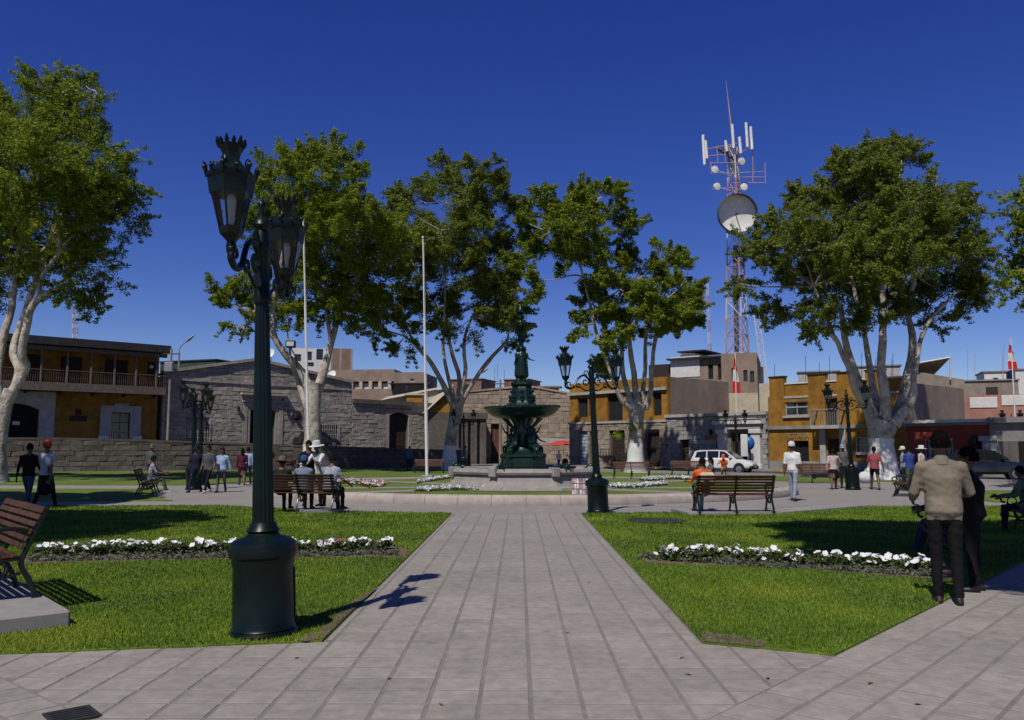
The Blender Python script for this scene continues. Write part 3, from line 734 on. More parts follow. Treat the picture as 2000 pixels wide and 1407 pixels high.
# small ochre chapel-like gable house and shaded porch at the corner
F4 = Fac((-8.2, 88.5), R(14), .8)
h4 = F4.root('ochre_gable_house', 'small ochre gabled house with cream roof behind the forked tree')
a0, a1, am = F4.uv(838, 800)[0], F4.uv(905, 800)[0], F4.uv(878, 764)
zy = F4.uv(875, 806)[1]; b = MB(); b.vprism([(a0, F4.uv(845, 802)[1]), (a0, zy), (a1, zy), (a1, F4.uv(900, 806)[1]), (am[0], am[1])][1:] + [(a0, F4.uv(845, 802)[1] + .01)], 0, .4); b.build('gable_wall', M_yel, h4); MB().box(a0, a1, .02, .38, -2, zy).build('wall', M_stoned, h4)
b = MB(); zl, zr_ = F4.uv(845, 802)[1], F4.uv(900, 806)[1]
b.add([(a0 - .5, -.5, zl - .25), (am[0], -.5, am[1] + .15), (am[0], 12, am[1] + .15), (a0 - .5, 12, zl - .25), (a1 + .5, -.5, zr_ - .25), (a1 + .5, 12, zr_ - .25)], [(0, 1, 2, 3), (1, 4, 5, 2)])
b.build('roof', M_cream, h4); window(h4, (am[0] - .5, am[0] + .5, am[1] - 2.4, am[1] - 1.2), M_dwood)
F5 = Fac((-12.5, 98), R(4), .5)
h5 = F5.root('long_cream_roof_house', 'long low house with pale cream sloping roof between the flagpole and forked tree')
p0, p1 = F5.uv(742, 778), F5.uv(868, 757)
b = MB(); b.vprism([(p0[0], -2), (p1[0] + 1, -2), (p1[0] + 1, p1[1]), (p0[0], p0[1] - .2)], 0, .4); b.build('wall', M_cream, h5)
b = MB(); b.add([(p0[0], -.4, p0[1] - .3), (p1[0] + 1, -.4, p1[1] + .1), (p1[0] + 1, 9, p1[1] + 1.0), (p0[0], 9, p0[1] + .7)], [(0, 1, 2, 3)]); b.build('roof', M_cream, h5)
c = F5.rect(795, 773, 826, 787); MB().box(c[0], c[1], -.9, -.45, c[2] - 2, c[3]).build('dormer', M_yel, h5); MB().box(c[0] - .3, c[1] + .3, -1.1, -.3, c[3], c[3] + .18).build('dormer_roof', M_cream, h5)
# ---- far stone house closing the street
F6 = Fac((-5.6, 84), R(-5), .15); h6 = F6.root('far_stone_house', 'brown coursed-stone house closing the street behind the fountain')
w6 = F6.uv(1116, 820)[0]; z60 = F6.uv(915, 768)[1]; z6a = F6.uv(988, 756)[1]; z61 = F6.uv(1110, 771)[1]; um = F6.uv(1030, 762)[0]
dr6 = F6.rect(959, 828, 980, 884); dr6 = (dr6[0], dr6[1], 0, dr6[3])
def top6(u): return z60 + (z6a - z60) * u / um if u < um else z6a + (z61 - z6a) * (u - um) / (w6 - um)
b = MB(); wallgrid(b, 0, w6, -1, z61 - .4, [dr6], .05, .5); b.vprism([(0, z61 - .4), (w6, z61 - .4), (w6, z61), (um, z6a), (0, z60)], .05, .5); b.build('wall', M_mort, h6)
shell(h6, w6, z61 - .4, 12, M_stucco, y0=.5, z0=-.4)
stonework(h6, 'brown_stone', 0, w6, -.1, lambda u: top6(u) - .05, .42, .95, [dr6], 300, 21)
b = MB()
for a_, c_ in ((0, um), (um, w6)): b.vprism([(a_, top6(a_)), (c_, top6(c_)), (c_, top6(c_) + .18), (a_, top6(a_) + .18)], -.2, .55)
b.build('coping', M_stone3, h6)
door(h6, dr6, mat('red_door', (.12, .045, .03), .7, .2, 4, .1), y=.3)
c = F6.rect(1054, 756, 1090, 772); ch = MB().box(c[0], c[1], .8, 2.2, c[2] - .5, c[3]).build('chimney', M_offwhite, h6)
MB().box(c[0] - .3, c[1] + .3, .5, 2.5, c[3], c[3] + .15).build('chimney_cap', M_stone3, ch)

# ---- dark corner gallery in the tree shade
F7 = Fac((-5.9, 79.5), R(10), .2); h7 = F7.root('corner_gallery', 'dark stone corner gallery with square piers behind the forked tree')
w7 = F7.uv(944, 850)[0]; z7 = F7.uv(905, 806)[1]
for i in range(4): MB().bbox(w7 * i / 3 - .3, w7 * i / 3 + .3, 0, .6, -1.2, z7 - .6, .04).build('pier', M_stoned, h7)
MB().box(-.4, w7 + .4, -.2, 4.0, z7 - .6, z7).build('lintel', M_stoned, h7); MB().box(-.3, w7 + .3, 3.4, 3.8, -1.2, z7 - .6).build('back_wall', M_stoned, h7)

# ---- retaining wall along the raised street
wd = (WB - WA); F8 = Fac(WA, math.atan2(wd.y, wd.x), 0); W8 = wd.length
h8 = F8.root('retaining_wall', 'long dark coursed-stone retaining wall below the left-hand houses', 'wall')
def wtop(u): s = u / W8; return lz(-8 + 54 * s) + .12
b = MB(); b.vprism([(0, -.3), (W8, -.3), (W8, wtop(W8)), (W8 * .33, wtop(W8 * .33)), (0, wtop(0))], .05, .45); b.build('backing', M_mort, h8)
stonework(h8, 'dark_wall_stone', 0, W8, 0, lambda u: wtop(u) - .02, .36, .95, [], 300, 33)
b = MB(); k = 8
for i in range(k): a_, c_ = W8 * i / k, W8 * (i + 1) / k; b.vprism([(a_, wtop(a_)), (c_, wtop(c_)), (c_, wtop(c_) + .14), (a_, wtop(a_) + .14)], -.12, .5)
b.build('coping', M_stoned, h8)

# ---- brick flats behind the gable hall
F9 = Fac(P(588, 700, 118).xy, R(12), 2.0)
h9 = F9.root('brick_flats', 'unfinished brick flats with white-framed rooftop rooms above the stone hall')
r1 = F9.rect(588, 683, 646, 742); r2 = F9.rect(646, 681, 689, 716); r3 = F9.rect(646, 716, 692, 770)
b = MB(); wn_ = [F9.rect(575, 692, 588, 706), F9.rect(598, 687, 609, 704), F9.rect(618, 682, 631, 703), F9.rect(598, 708, 613, 716)]
u90 = F9.uv(570, 700)[0]
wallgrid(b, u90, r1[1], -2, F9.uv(620, 681)[1], wn_); b.build('wall', M_white, h9)
for r_ in wn_: window(h9, r_, M_dwood, nx=1, nz=1)
MB().box(r2[0], r2[1], .1, 9, -2, r2[3]).build('brick_block', M_brick, h9)
for x in (r2[0], (r2[0] * .6 + r2[1] * .4), r2[1] - .3): MB().box(x, x + .3, .06, .1, -2, r2[3]).build('concrete_column', M_greyst, h9)
MB().box(u90, r1[1], .4, 8, -2, F9.uv(620, 683)[1]).build('rear_block', M_brick, h9)
F10 = Fac(P(640, 720, 112).xy, R(-6), 2.0); h10 = F10.root('long_brick_tenement', 'long pale brick tenement with open upper gallery behind the low stone house')
q0, q1 = F10.uv(640, 715), F10.uv(770, 728); zgal0, zgal1 = F10.uv(730, 760)[1], F10.uv(730, 745)[1]
b = MB(); b.box(q0[0], q1[0], .1, 8, zgal1, F10.uv(700, 722)[1]); b.box(q0[0], q1[0], 0, 8, -2, zgal0); b.build('wall', M_brick2, h10)
b = MB().box(q0[0], q1[0], 2.2, 2.5, zgal0, zgal1); b.build('gallery_back', M_brick2, h10)
for i in range(7): x = q0[0] + (q1[0] - q0[0]) * (i + .5) / 7; MB().box(x - .22, x + .22, .1, .5, zgal0, zgal1).build('gallery_pier', M_cream, h10)
for i in range(6): x = q0[0] + (q1[0] - q0[0]) * (i + 1) / 7; MB().box(x - .5, x + .3, .6, .7, zgal0, zgal0 + .8).build('laundry', M_white if i % 2 else M_cream, h10)
qa, qb = F10.uv(770, 730), F10.uv(830, 727)
hs_ = [F10.rect(801, 740, 809, 746), F10.rect(790, 754, 797, 764)]
b = MB(); wallgrid(b, qa[0], qb[0], -2, qb[1], hs_); b.box(qa[0], qb[0], .4, 8, -2, qb[1] - .1); b.build('end_block', M_brick2, h10)
for r_ in hs_: window(h10, r_, M_white, nx=1, nz=1)
MB().box(qa[0] - .5, qb[0] + 1, -1.0, .1, F10.uv(800, 751)[1], F10.uv(800, 749)[1]).build('canopy', M_roof, h10)

# ---- right row --------------------------------------------------------------------------------
def rt(px, py=850):                                               # distance along the right-hand row
    r = ray(px, py); q = R0; n = RNn; t = (q.x * n.x + q.y * n.y) / (r.x * n.x + r.y * n.y); p = Vector((r.x * t, r.y * t)) - R0
    return p.dot(RU)
def RF(px): t = rt(px); p = R0 + RU * t; return Fac(p, RANG, .12)
# ochre corner house
F11 = RF(1113); h11 = F11.root('ochre_corner_house', 'two-storey ochre house on stone ground floor, behind the whitewashed fan-limbed tree')
w11 = F11.uv(1304, 800)[0]; z11 = F11.uv(1120, 750)[1]; zs = F11.uv(1150, 826)[1]; zcn = F11.uv(1150, 769)[1]
ops = [F11.rect(1128, 778, 1148, 815), F11.rect(1150, 776, 1164, 813), F11.rect(1186, 768, 1216, 822), F11.rect(1275, 756, 1292, 812)]
gops = [F11.rect(1131, 846, 1149, 896), F11.rect(1153, 848, 1168, 900), F11.rect(1192, 842, 1222, 904), F11.rect(1262, 845, 1290, 900)]
gops = [(a, c, 0, d) for a, c, _, d in gops]
b = MB(); wallgrid(b, 0, w11, zs, z11, ops); b.build('upper_wall', M_yel, h11)
b = MB(); wallgrid(b, 0, w11, -.3, zs, gops, .05, .4); b.build('ground_wall', M_mort, h11)
shell(h11, w11, z11, 9, M_brick2, z0=-.3)
stonework(h11, 'brown_stone', 0, w11, 0, zs - .02, .36, .7, gops, 260, 44)
MB().box(-.1, w11, -.22, 0, zcn - .1, zcn + .12).build('cornice', M_offwhite, h11); MB().box(-.1, w11, -.18, .0, zs - .1, zs + .06).build('belt_course', M_offwhite, h11)
for r_ in ops: window(h11, r_, M_dwood, nx=2, nz=1, y=.2)
for r_ in gops[1:]: door(h11, r_, M_dwood, y=.25)
r_ = gops[0]
b = MB()
for i in range(4):
    for j in range(9): b.box(r_[0] + (r_[1] - r_[0]) * i / 4 + .01, r_[0] + (r_[1] - r_[0]) * (i + 1) / 4 - .02, .12, .16, r_[3] * j / 9 + .01, r_[3] * (j + 1) / 9 - .03)
b.build('glazed_door', mat('pale_glass', (.42, .50, .52), .2, .15, 3, 0), h11)
# brick house behind with white penthouse
F12 = Fac(P(1262, 770, 78).xy, RANG + R(12), .2)
h12 = F12.root('brick_penthouse_house', 'bare brick house with white penthouse and row of tall dark windows beneath the mast')
a = F12.uv; rr = F12.rect
wb = [rr(1383, 712, 1393, 741), rr(1402, 711, 1411, 742)]; pw = rr(1310, 704, 1367, 737); zbk = a(1380, 700)[1]
b = MB(); wallgrid(b, pw[1], a(1412, 720)[0], -.3, zbk, wb); b.box(a(1266, 740)[0], pw[1], 0, .4, -.3, pw[2] + .1); b.build('wall', M_brick2, h12)
MB().box(pw[0], pw[1], -.05, .3, pw[2], pw[3] + .35).build('white_wall', M_white, h12)
b = MB(); b.box(pw[0] - .2, a(1412, 700)[0], -.5, 6, zbk + .0, zbk + .14); b.build('flat_roof', M_roof, h12)
MB().box(a(1264, 720)[0], pw[0], .3, 4, pw[2], pw[3] - .2).build('roof_shed', M_dwood, h12)
b = MB(); s_ = rr(1316, 690, 1352, 705); b.vprism([(s_[0], s_[2]), (s_[1], s_[2]), (s_[1], s_[3]), (s_[1] - 1.2, s_[3] + .1), (s_[0], s_[2] + .2)], .6, 4); b.build('stair_head', M_white, h12)
MB().box(s_[1] - 1.6, s_[1] + 1.0, .3, 4.2, s_[3] + .12, s_[3] + .24).build('stair_head_roof', M_roof, h12)
for r_ in wb: window(h12, r_, M_dwood, nx=1, nz=1)
b = MB().box(a(1412, 720)[0] - 3, a(1412, 720)[0], .4, 10, -.3, zbk - .1); b.build('core', M_brick2, h12)
F13 = Fac(P(1410, 770, 70).xy, RANG + R(30), .2); h13 = F13.root('brick_annex', 'taller brick annex with cream lower wall and small windows directly below the tall mast')
a = F13.uv; rr = F13.rect; wb = [rr(1429, 719, 1440, 744), rr(1452, 723, 1460, 745), rr(1465, 725, 1473, 747)]
u13 = a(1479, 720)[0]; zt = a(1445, 690)[1]; zcr = a(1445, 768)[1]
b = MB(); wallgrid(b, 0, u13, zcr, zt, wb); b.build('wall', M_brick2, h13); MB().box(0, u13, .0, .4, -.3, zcr).build('lower_wall', M_cream, h13)
shell(h13, u13, zt - .1, 8, M_brick2, z0=-.3); MB().box(u13, a(1505, 740)[0], .6, 6, -.3, a(1495, 748)[1]).build('cream_block', M_cream, h13)
for r_ in wb: window(h13, r_, M_dwood, nx=1, nz=1)
# stone gateway house
F14 = RF(1304); h14 = F14.root('stone_gateway_house', 'low pale stone house with white columned gateway, behind the white wagon')
w14 = F14.uv(1500, 850)[0]; zt0 = F14.uv(1320, 816)[1]; zt1 = F14.uv(1490, 803)[1]
gd = F14.rect(1427, 846, 1468, 905); gd = (gd[0], gd[1], 0, gd[3]); sd = F14.rect(1330, 858, 1347, 900); sd = (sd[0], sd[1], 0, sd[3])
b = MB(); zz = (zt0 + zt1) / 2; wallgrid(b, 0, w14, -.3, zz, [gd, sd], .05, .5); b.build('wall', M_mort, h14); shell(h14, w14, zz - .3, 9, M_stucco, z0=-.3, y0=.5)
stonework(h14, 'pale_stone', 0, w14, 0, zz - .15, .34, .75, [(gd[0] - 1.1, gd[1] + .9, -1, gd[3] + .9), sd], 300, 55)
MB().box(-.1, w14 + .0, -.25, .5, zz - .12, zz + .1).build('coping', M_offwhite, h14)
for x in (gd[0] - .9, gd[1] + .1):
    c_ = MB().bbox(x, x + .72, -.3, .2, 0, gd[3] - .05, .03); c_.bbox(x - .1, x + .82, -.4, .2, gd[3] - .05, gd[3] + .25, .03); c_.bbox(x - .06, x + .78, -.36, .2, 0, .3, .03); c_.build('gate_column', M_white, h14)
MB().box(gd[0] - 1.0, gd[1] + .9, -.35, .2, gd[3] + .26, gd[3] + .62).build('gate_lintel', M_offwhite, h14)
MB().box(gd[0] - 1.2, gd[1] + 1.1, -.5, .2, gd[3] + .62, gd[3] + .86).build('gate_cornice', M_white, h14)
MB().box(gd[0], gd[1], 3.2, 3.3, 0, gd[3]).build('yard_wall', M_greyst, h14)
MB().box(gd[0] + .05, gd[0] + .9, .2, .27, 0, gd[3]).build('gate_leaf', M_dwood, h14)
door(h14, sd, M_dwood, y=.3, leaves=1)
s_ = F14.rect(1379, 851, 1404, 860); MB().bbox(s_[0], s_[1], -.16, -.1, s_[2], s_[3], .02).build('wooden_sign', mat('orange_wood', (.40, .15, .04), .7, .3, 5, .1), h14)
u, z = F14.uv(1391, 845); MB().bbox(u - .1, u + .1, -.3, -.08, z - .2, z + .25, .05).build('wall_lantern', M_dwood, h14)
# NOTARIA house
F15 = RF(1502); h15 = F15.root('notary_house', 'two-storey ochre house with stepped parapet, small balcony and NOTARIA lettering')
w15 = F15.uv(1771, 840)[0]; a = F15.uv; rr = F15.rect
zp = a(1515, 738)[1]; zl = a(1550, 750)[1]; zbelt = a(1530, 836)[1]
uw = rr(1533, 785, 1578, 812); fd = rr(1612, 778, 1636, 824); up2 = rr(1690, 772, 1716, 818)
dn = rr(1538, 861, 1580, 912); dn = (dn[0], dn[1], 0, dn[3]); d2 = rr(1617, 857, 1644, 905); d2 = (d2[0], d2[1], 0, d2[3]); gw = rr(1676, 855, 1699, 884)
fd = (fd[0], fd[1], zbelt + .05, fd[3])
b = MB(); wallgrid(b, 0, w15, -.3, zl - .8, [uw, fd, dn, d2, gw, up2])
cuts = [a(px, 740)[0] for px in (1502, 1530, 1577, 1611, 1634, 1668, 1690, 1725)] + [w15]
for i in range(8):
    if i % 2 == 0: b.box(cuts[i], cuts[i + 1], 0, .4, zl - .8, zp)
    else: b.box(cuts[i], cuts[i + 1], .18, .4, zl - .8, zl)
b.build('wall', M_yel, h15); shell(h15, w15, zl - .3, 9, M_brick2, z0=-.3)
for i in range(8): MB().box(cuts[i] - .04, cuts[i + 1] + .04 * (i % 2 == 0) - .05 * (i % 2), -.06 if i % 2 == 0 else .12, .46, (zp if i % 2 == 0 else zl) + .001, (zp if i % 2 == 0 else zl) + .1).build('parapet_cap', M_dwood if i % 2 == 0 else M_white, h15)
for i in (1, 3, 5, 7): MB().box(cuts[i], cuts[i + 1], -.04, .17, zl - .95, zl - .82).build('parapet_sill', M_offwhite, h15)
MB().box(0, w15, -.16, -.002, zbelt - .1, zbelt + .12).build('belt_course', M_greyst, h15)
MB().box(0, w15, -.06, -.002, -.1, .55).build('plinth', M_greyst, h15)
w_ = window(h15, uw, M_offwhite, nx=2, nz=1, y=.1, sill=M_offwhite); zz = uw[2] + (uw[3] - uw[2]) * .62
MB().box(uw[0] + .07, uw[1] - .07, .09, .17, zz - .04, zz + .04).build('transom', M_offwhite, w_)
door(h15, fd, M_dwood, y=.2); door(h15, dn, M_black, y=.3); door(h15, d2, M_dwood, y=.3)
window(h15, up2, M_dwood, nx=2, nz=1, y=.15); window(h15, gw, M_offwhite, nx=2, nz=2, y=.15, grille=M_iron, sill=M_offwhite)
bu0, bu1 = a(1596, 820)[0], a(1652, 820)[0]
MB().box(bu0, bu1, -.9, -.162, zbelt - .12, zbelt + .1).build('balcony_slab', M_offwhite, h15)
b = MB()
for x in (bu0 + .05, (bu0 + bu1) / 2, bu1 - .05): b.box(x - .05, x + .05, -.88, -.78, zbelt + .1, zbelt + 1.05)
b.box(bu0, bu1, -.9, -.76, zbelt + 1.05, zbelt + 1.15); b.box(bu0, bu0 + .1, -.76, -.002, zbelt + 1.05, zbelt + 1.15); b.box(bu1 - .1, bu1, -.76, -.002, zbelt + 1.05, zbelt + 1.15)
n = 12
for i in range(n): x = bu0 + .1 + (bu1 - bu0 - .2) * (i + .5) / n; b.box(x - .012, x + .012, -.84, -.81, zbelt + .1, zbelt + 1.05)
b.build('balcony_railing', M_greyst, h15)
for px in (1610, 1649):
    u = a(px, 880)[0]; MB().bbox(u - .2, u + .2, -.22, -.062, 0, zbelt - .12, .02).build('pilaster', M_offwhite, h15)
cu = bpy.data.curves.new('t', 'FONT'); cu.body = 'NOTARIA'; cu.size = 1.0; cu.extrude = .02
to = bpy.data.objects.new('t', cu); COL.objects.link(to); dg = bpy.context.evaluated_depsgraph_get(); me = bpy.data.meshes.new_from_object(to.evaluated_get(dg)); bpy.data.objects.remove(to)
lt = rr(1536, 846, 1580, 857); xs = [v.co.x for v in me.vertices]; ys = [v.co.y for v in me.vertices]
for v in me.vertices: v.co = ((v.co.x - min(xs)) / (max(xs) - min(xs)) * (lt[1] - lt[0]) + lt[0], -.03 - v.co.z, (v.co.y - min(ys)) / (max(ys) - min(ys)) * (lt[3] - lt[2]) + lt[2])
me.materials.clear(); me.materials.append(mat('letter_grey', (.30, .24, .13), .7, .1, 3, 0)); link('lettering', me, h15)
# red house and portal on the far right
F16 = RF(1771); h16 = F16.root('red_house', 'single-storey deep red house with white cornice behind the beige-jacketed man')
w16 = F16.uv(1934, 870)[0]; a = F16.uv; rr = F16.rect; z16 = a(1850, 826)[1]; wn1 = rr(1812, 858, 1860, 896)
b = MB(); wallgrid(b, 0, w16, -.3, z16, [wn1]); b.build('wall', M_red, h16); shell(h16, w16, z16 - .1, 8, M_stucco, z0=-.3)
MB().box(0, w16, -.35, .4, z16, z16 + .18).build('cornice', M_white, h16); MB().box(0, w16, -.18, -.002, z16 - .16, z16 - .001).build('cornice_moulding', M_greyst, h16)
window(h16, wn1, M_white, nx=3, nz=2, y=.1, sill=M_white, grille=M_iron)
u, z = a(1906, 855); b = MB(); b.tube([(u, 0, z), (u, -.35, z + .15)], .03, 5); b.bbox(u - .15, u + .15, -.5, -.2, z - .4, z + .1, .05); b.build('wall_lantern', M_dwood, h16)
MB().ball((a(1905, 868)[0], -.15, a(1905, 868)[1]), .35, 8, (1, .4, 1.2)).build('wall_wreath', M_dwood, h16)
F17 = RF(1936); h17 = F17.root('grey_portal', 'grey plastered arched portal at the right-hand edge beside the red house')
a = F17.uv; w17 = 8.0; z17 = a(1960, 826)[1]; op = (a(1952, 880)[0], 7.0, 0, a(1970, 862)[1])
b = MB(); wallgrid(b, 0, w17, -.3, z17, [op], -.2, .6); b.build('wall', M_greyst, h17)
MB().bbox(op[0] - .75, op[0] - .06, -.4, -.202, 0, op[3], .03).build('pillar', M_offwhite, h17); MB().bbox(op[0] - .9, op[0] + .0, -.5, -.205, op[3], op[3] + .3, .03).build('pillar_capital', M_offwhite, h17)
MB().box(0, w17, -.5, .6, z17, z17 + .3).build('cornice', M_greyst, h17); MB().box(op[0], op[1], 3, 3.2, 0, op[3]).build('dark_room', M_black, h17)
# stucco party wall, pink house, roofs behind
F18 = Fac(P(1783, 780, 58).xy, RANG + R(38), .2); h18 = F18.root('stucco_party_house', 'tall bare stucco house with sheet-roofed terrace above the red house')
a = F18.uv; u18 = a(1886, 780)[0]; za, zb_ = a(1795, 724)[1], a(1880, 742)[1]
b = MB(); b.vprism([(0, -.2), (u18, -.2), (u18, zb_), (0, za)], 0, .4); b.build('wall', M_stucco, h18); shell(h18, u18, zb_ - .3, 7, M_stucco, z0=-.2)
q0, q1 = a(1790, 712), a(1852, 701); b = MB(); b.add([(q0[0], -.4, q0[1]), (q1[0], -.4, q1[1]), (q1[0], 5, q1[1] - 1.2), (q0[0], 5, q0[1] - 1.0)], [(0, 1, 2, 3)]); b.build('terrace_roof', M_stucco, h18)
b = MB(); b.tube([(q0[0], -.4, q0[1] + .05), (q1[0], -.4, q1[1] + .05)], .06, 5); b.tube([(q1[0], -.4, q1[1]), (q1[0], -.2, zb_)], .06, 5); b.tube([(q0[0], -.4, q0[1]), (q0[0], .1, za - .2)], .08, 5); b.build('terrace_frame', M_white, h18)
F19 = Fac(P(1880, 790, 62).xy, RANG + R(25), .2); h19 = F19.root('pink_house', 'pink plastered upper storey with white wall panels at right edge')
a = F19.uv; rr = F19.rect; z19 = a(1930, 772)[1]; MB().box(0, 11, 0, .4, -.2, z19).build('wall', M_pinkp, h19); shell(h19, 11, z19 - .1, 6, M_pinkp, z0=-.2)
for x0, x1, y0, y1 in ((1894, 1948, 776, 797), (1956, 2012, 772, 792)):
    r_ = rr(x0, y0, x1, y1); MB().bbox(r_[0], r_[1], -.06, -.005, r_[2], r_[3], .02).build('white_panel', M_white, h19)
def hut(px0, py0, px1, py1, d, m, label, cat='building', ang=-20, deep=5.0, cap_=None, base=0.):
    f = Fac(P(px0, py1, d).xy, R(ang), base); r_ = f.rect(px0, py0, px1, py1); rt_ = f.root('rooftop_block', label, cat)
    MB().box(r_[0], r_[1], 0, deep, 0 if cat == 'building' else r_[2], r_[3]).build('wall', m, rt_)
    MB().box(r_[0] - .15, r_[1] + .15, -.15, deep + .15, r_[3], r_[3] + .12).build('roof_slab', cap_ or M_greyst, rt_)
    w0 = r_[0] + (r_[1] - r_[0]) * .4; zz = max(r_[2], 0) + (r_[3] - max(r_[2], 0)) * .55 if cat != 'building' else r_[3] - 1.3
    MB().bbox(w0, w0 + (r_[1] - r_[0]) * .22, -.05, -.004, zz, zz + .7, .02).build('window', M_dwood, rt_)
    return rt_
hut(1884, 744, 1990, 790, 82, M_stucco, 'dusty stucco house behind the pink wall panels')
hut(1923, 727, 1966, 768, 90, M_white, 'white rooftop water-tank house above the dusty stucco house')
hut(1984, 722, 2030, 770, 88, M_white, 'white rooftop room cut by right picture edge')
hut(1560, 727, 1640, 800, 84, M_offwhite, 'pale house top showing above the notary parapet')
hut(1660, 716, 1760, 800, 82, M_offwhite, 'pale house top behind the right-hand multi-limbed tree')
hut(880, 742, 940, 800, 112, M_brick, 'red brick rooftop behind the right limb of the forked tree', cap_=M_brick)
hut(985, 742, 1030, 790, 105, M_brick, 'red brick house top hidden behind the fountain figures', cap_=M_stucco)
hut(196, 672, 236, 720, 98, M_cream, 'cream water tank house above the balcony house roof', base=2)
hut(8, 655, 36, 720, 95, M_cream, 'cream rooftop block behind the leftmost tree trunk', base=2)
hut(312, 706, 420, 760, 92, M_dgreen, 'dark green sheet roof between balcony house and stone hall', cap_=M_roof, base=2)

# ================================================================ TREES
M_bark = mat('pale_bark', (.27, .22, .165), .85, .22, 2.6, .7, bscale=9, col2=(.56, .50, .43), dist=.08, thr=(.36, .56), detail=8)
M_barkd = mat('grey_bark', (.22, .18, .14), .9, .22, 2.6, .7, bscale=9, col2=(.50, .44, .375), dist=.08, thr=(.36, .58), detail=8)
M_lime = mat('whitewash', (.74, .73, .71), .85, .06, 3, .4, bscale=7, dist=.05)
M_leafA = leafmat('ficus_leaf', (.040, .085, .009), (.150, .215, .016), (.36, .385, .030), .48)
M_leafB = leafmat('olive_leaf', (.038, .075, .012), (.135, .182, .022), (.30, .325, .044), .48)
def smoothpath(pts, n=4):
    pts = [Vector(p) for p in pts]
    if len(pts) < 3: return [pts[0].lerp(pts[-1], i / n) for i in range(n + 1)]
    out = []
    for i in range(len(pts) - 1):
        p0, p1, p2, p3 = pts[max(i - 1, 0)], pts[i], pts[i + 1], pts[min(i + 2, len(pts) - 1)]
        for k in range(n):
            t = k / n
            out.append(.5 * ((2 * p1) + (p2 - p0) * t + (2 * p0 - 5 * p1 + 4 * p2 - p3) * t * t + (3 * p1 - p0 - 3 * p2 + p3) * t ** 3))
    out.append(pts[-1]); return out
def leaves(clumps, per, size, rg, spread=.5):
    """clumps (k,4): centre + radius -> quads"""
    k = len(clumps); n = k * per
    c = np.repeat(clumps[:, :3], per, 0); r = np.repeat(clumps[:, 3], per)
    d = rg.standard_normal((n, 3)); d /= np.linalg.norm(d, axis=1)[:, None] + 1e-9
    rad = r * (rg.random(n) ** .45); pos = c + d * rad[:, None] * np.array([1.25, 1.25, .95])
    nrm = d * .6 + rg.standard_normal((n, 3)) * .6 + np.array([0, 0, .55]); nrm /= np.linalg.norm(nrm, axis=1)[:, None]
    u = np.cross(nrm, rg.standard_normal((n, 3))); u /= np.linalg.norm(u, axis=1)[:, None] + 1e-9
    v = np.cross(nrm, u); s = size * (.65 + .7 * rg.random(n)); 
    a = u * s[:, None]; w = v * (s * .42)[:, None]
    V = np.stack([pos - a, pos + w - a * .1, pos + a, pos - w - a * .1], 1).reshape(-1, 3)
    F = np.arange(n * 4).reshape(-1, 4)
    tc = np.repeat(rg.random(k), per)
    tone = np.clip(.15 + .45 * tc + .4 * rg.random(n), 0, 1)
    return V, F, tone
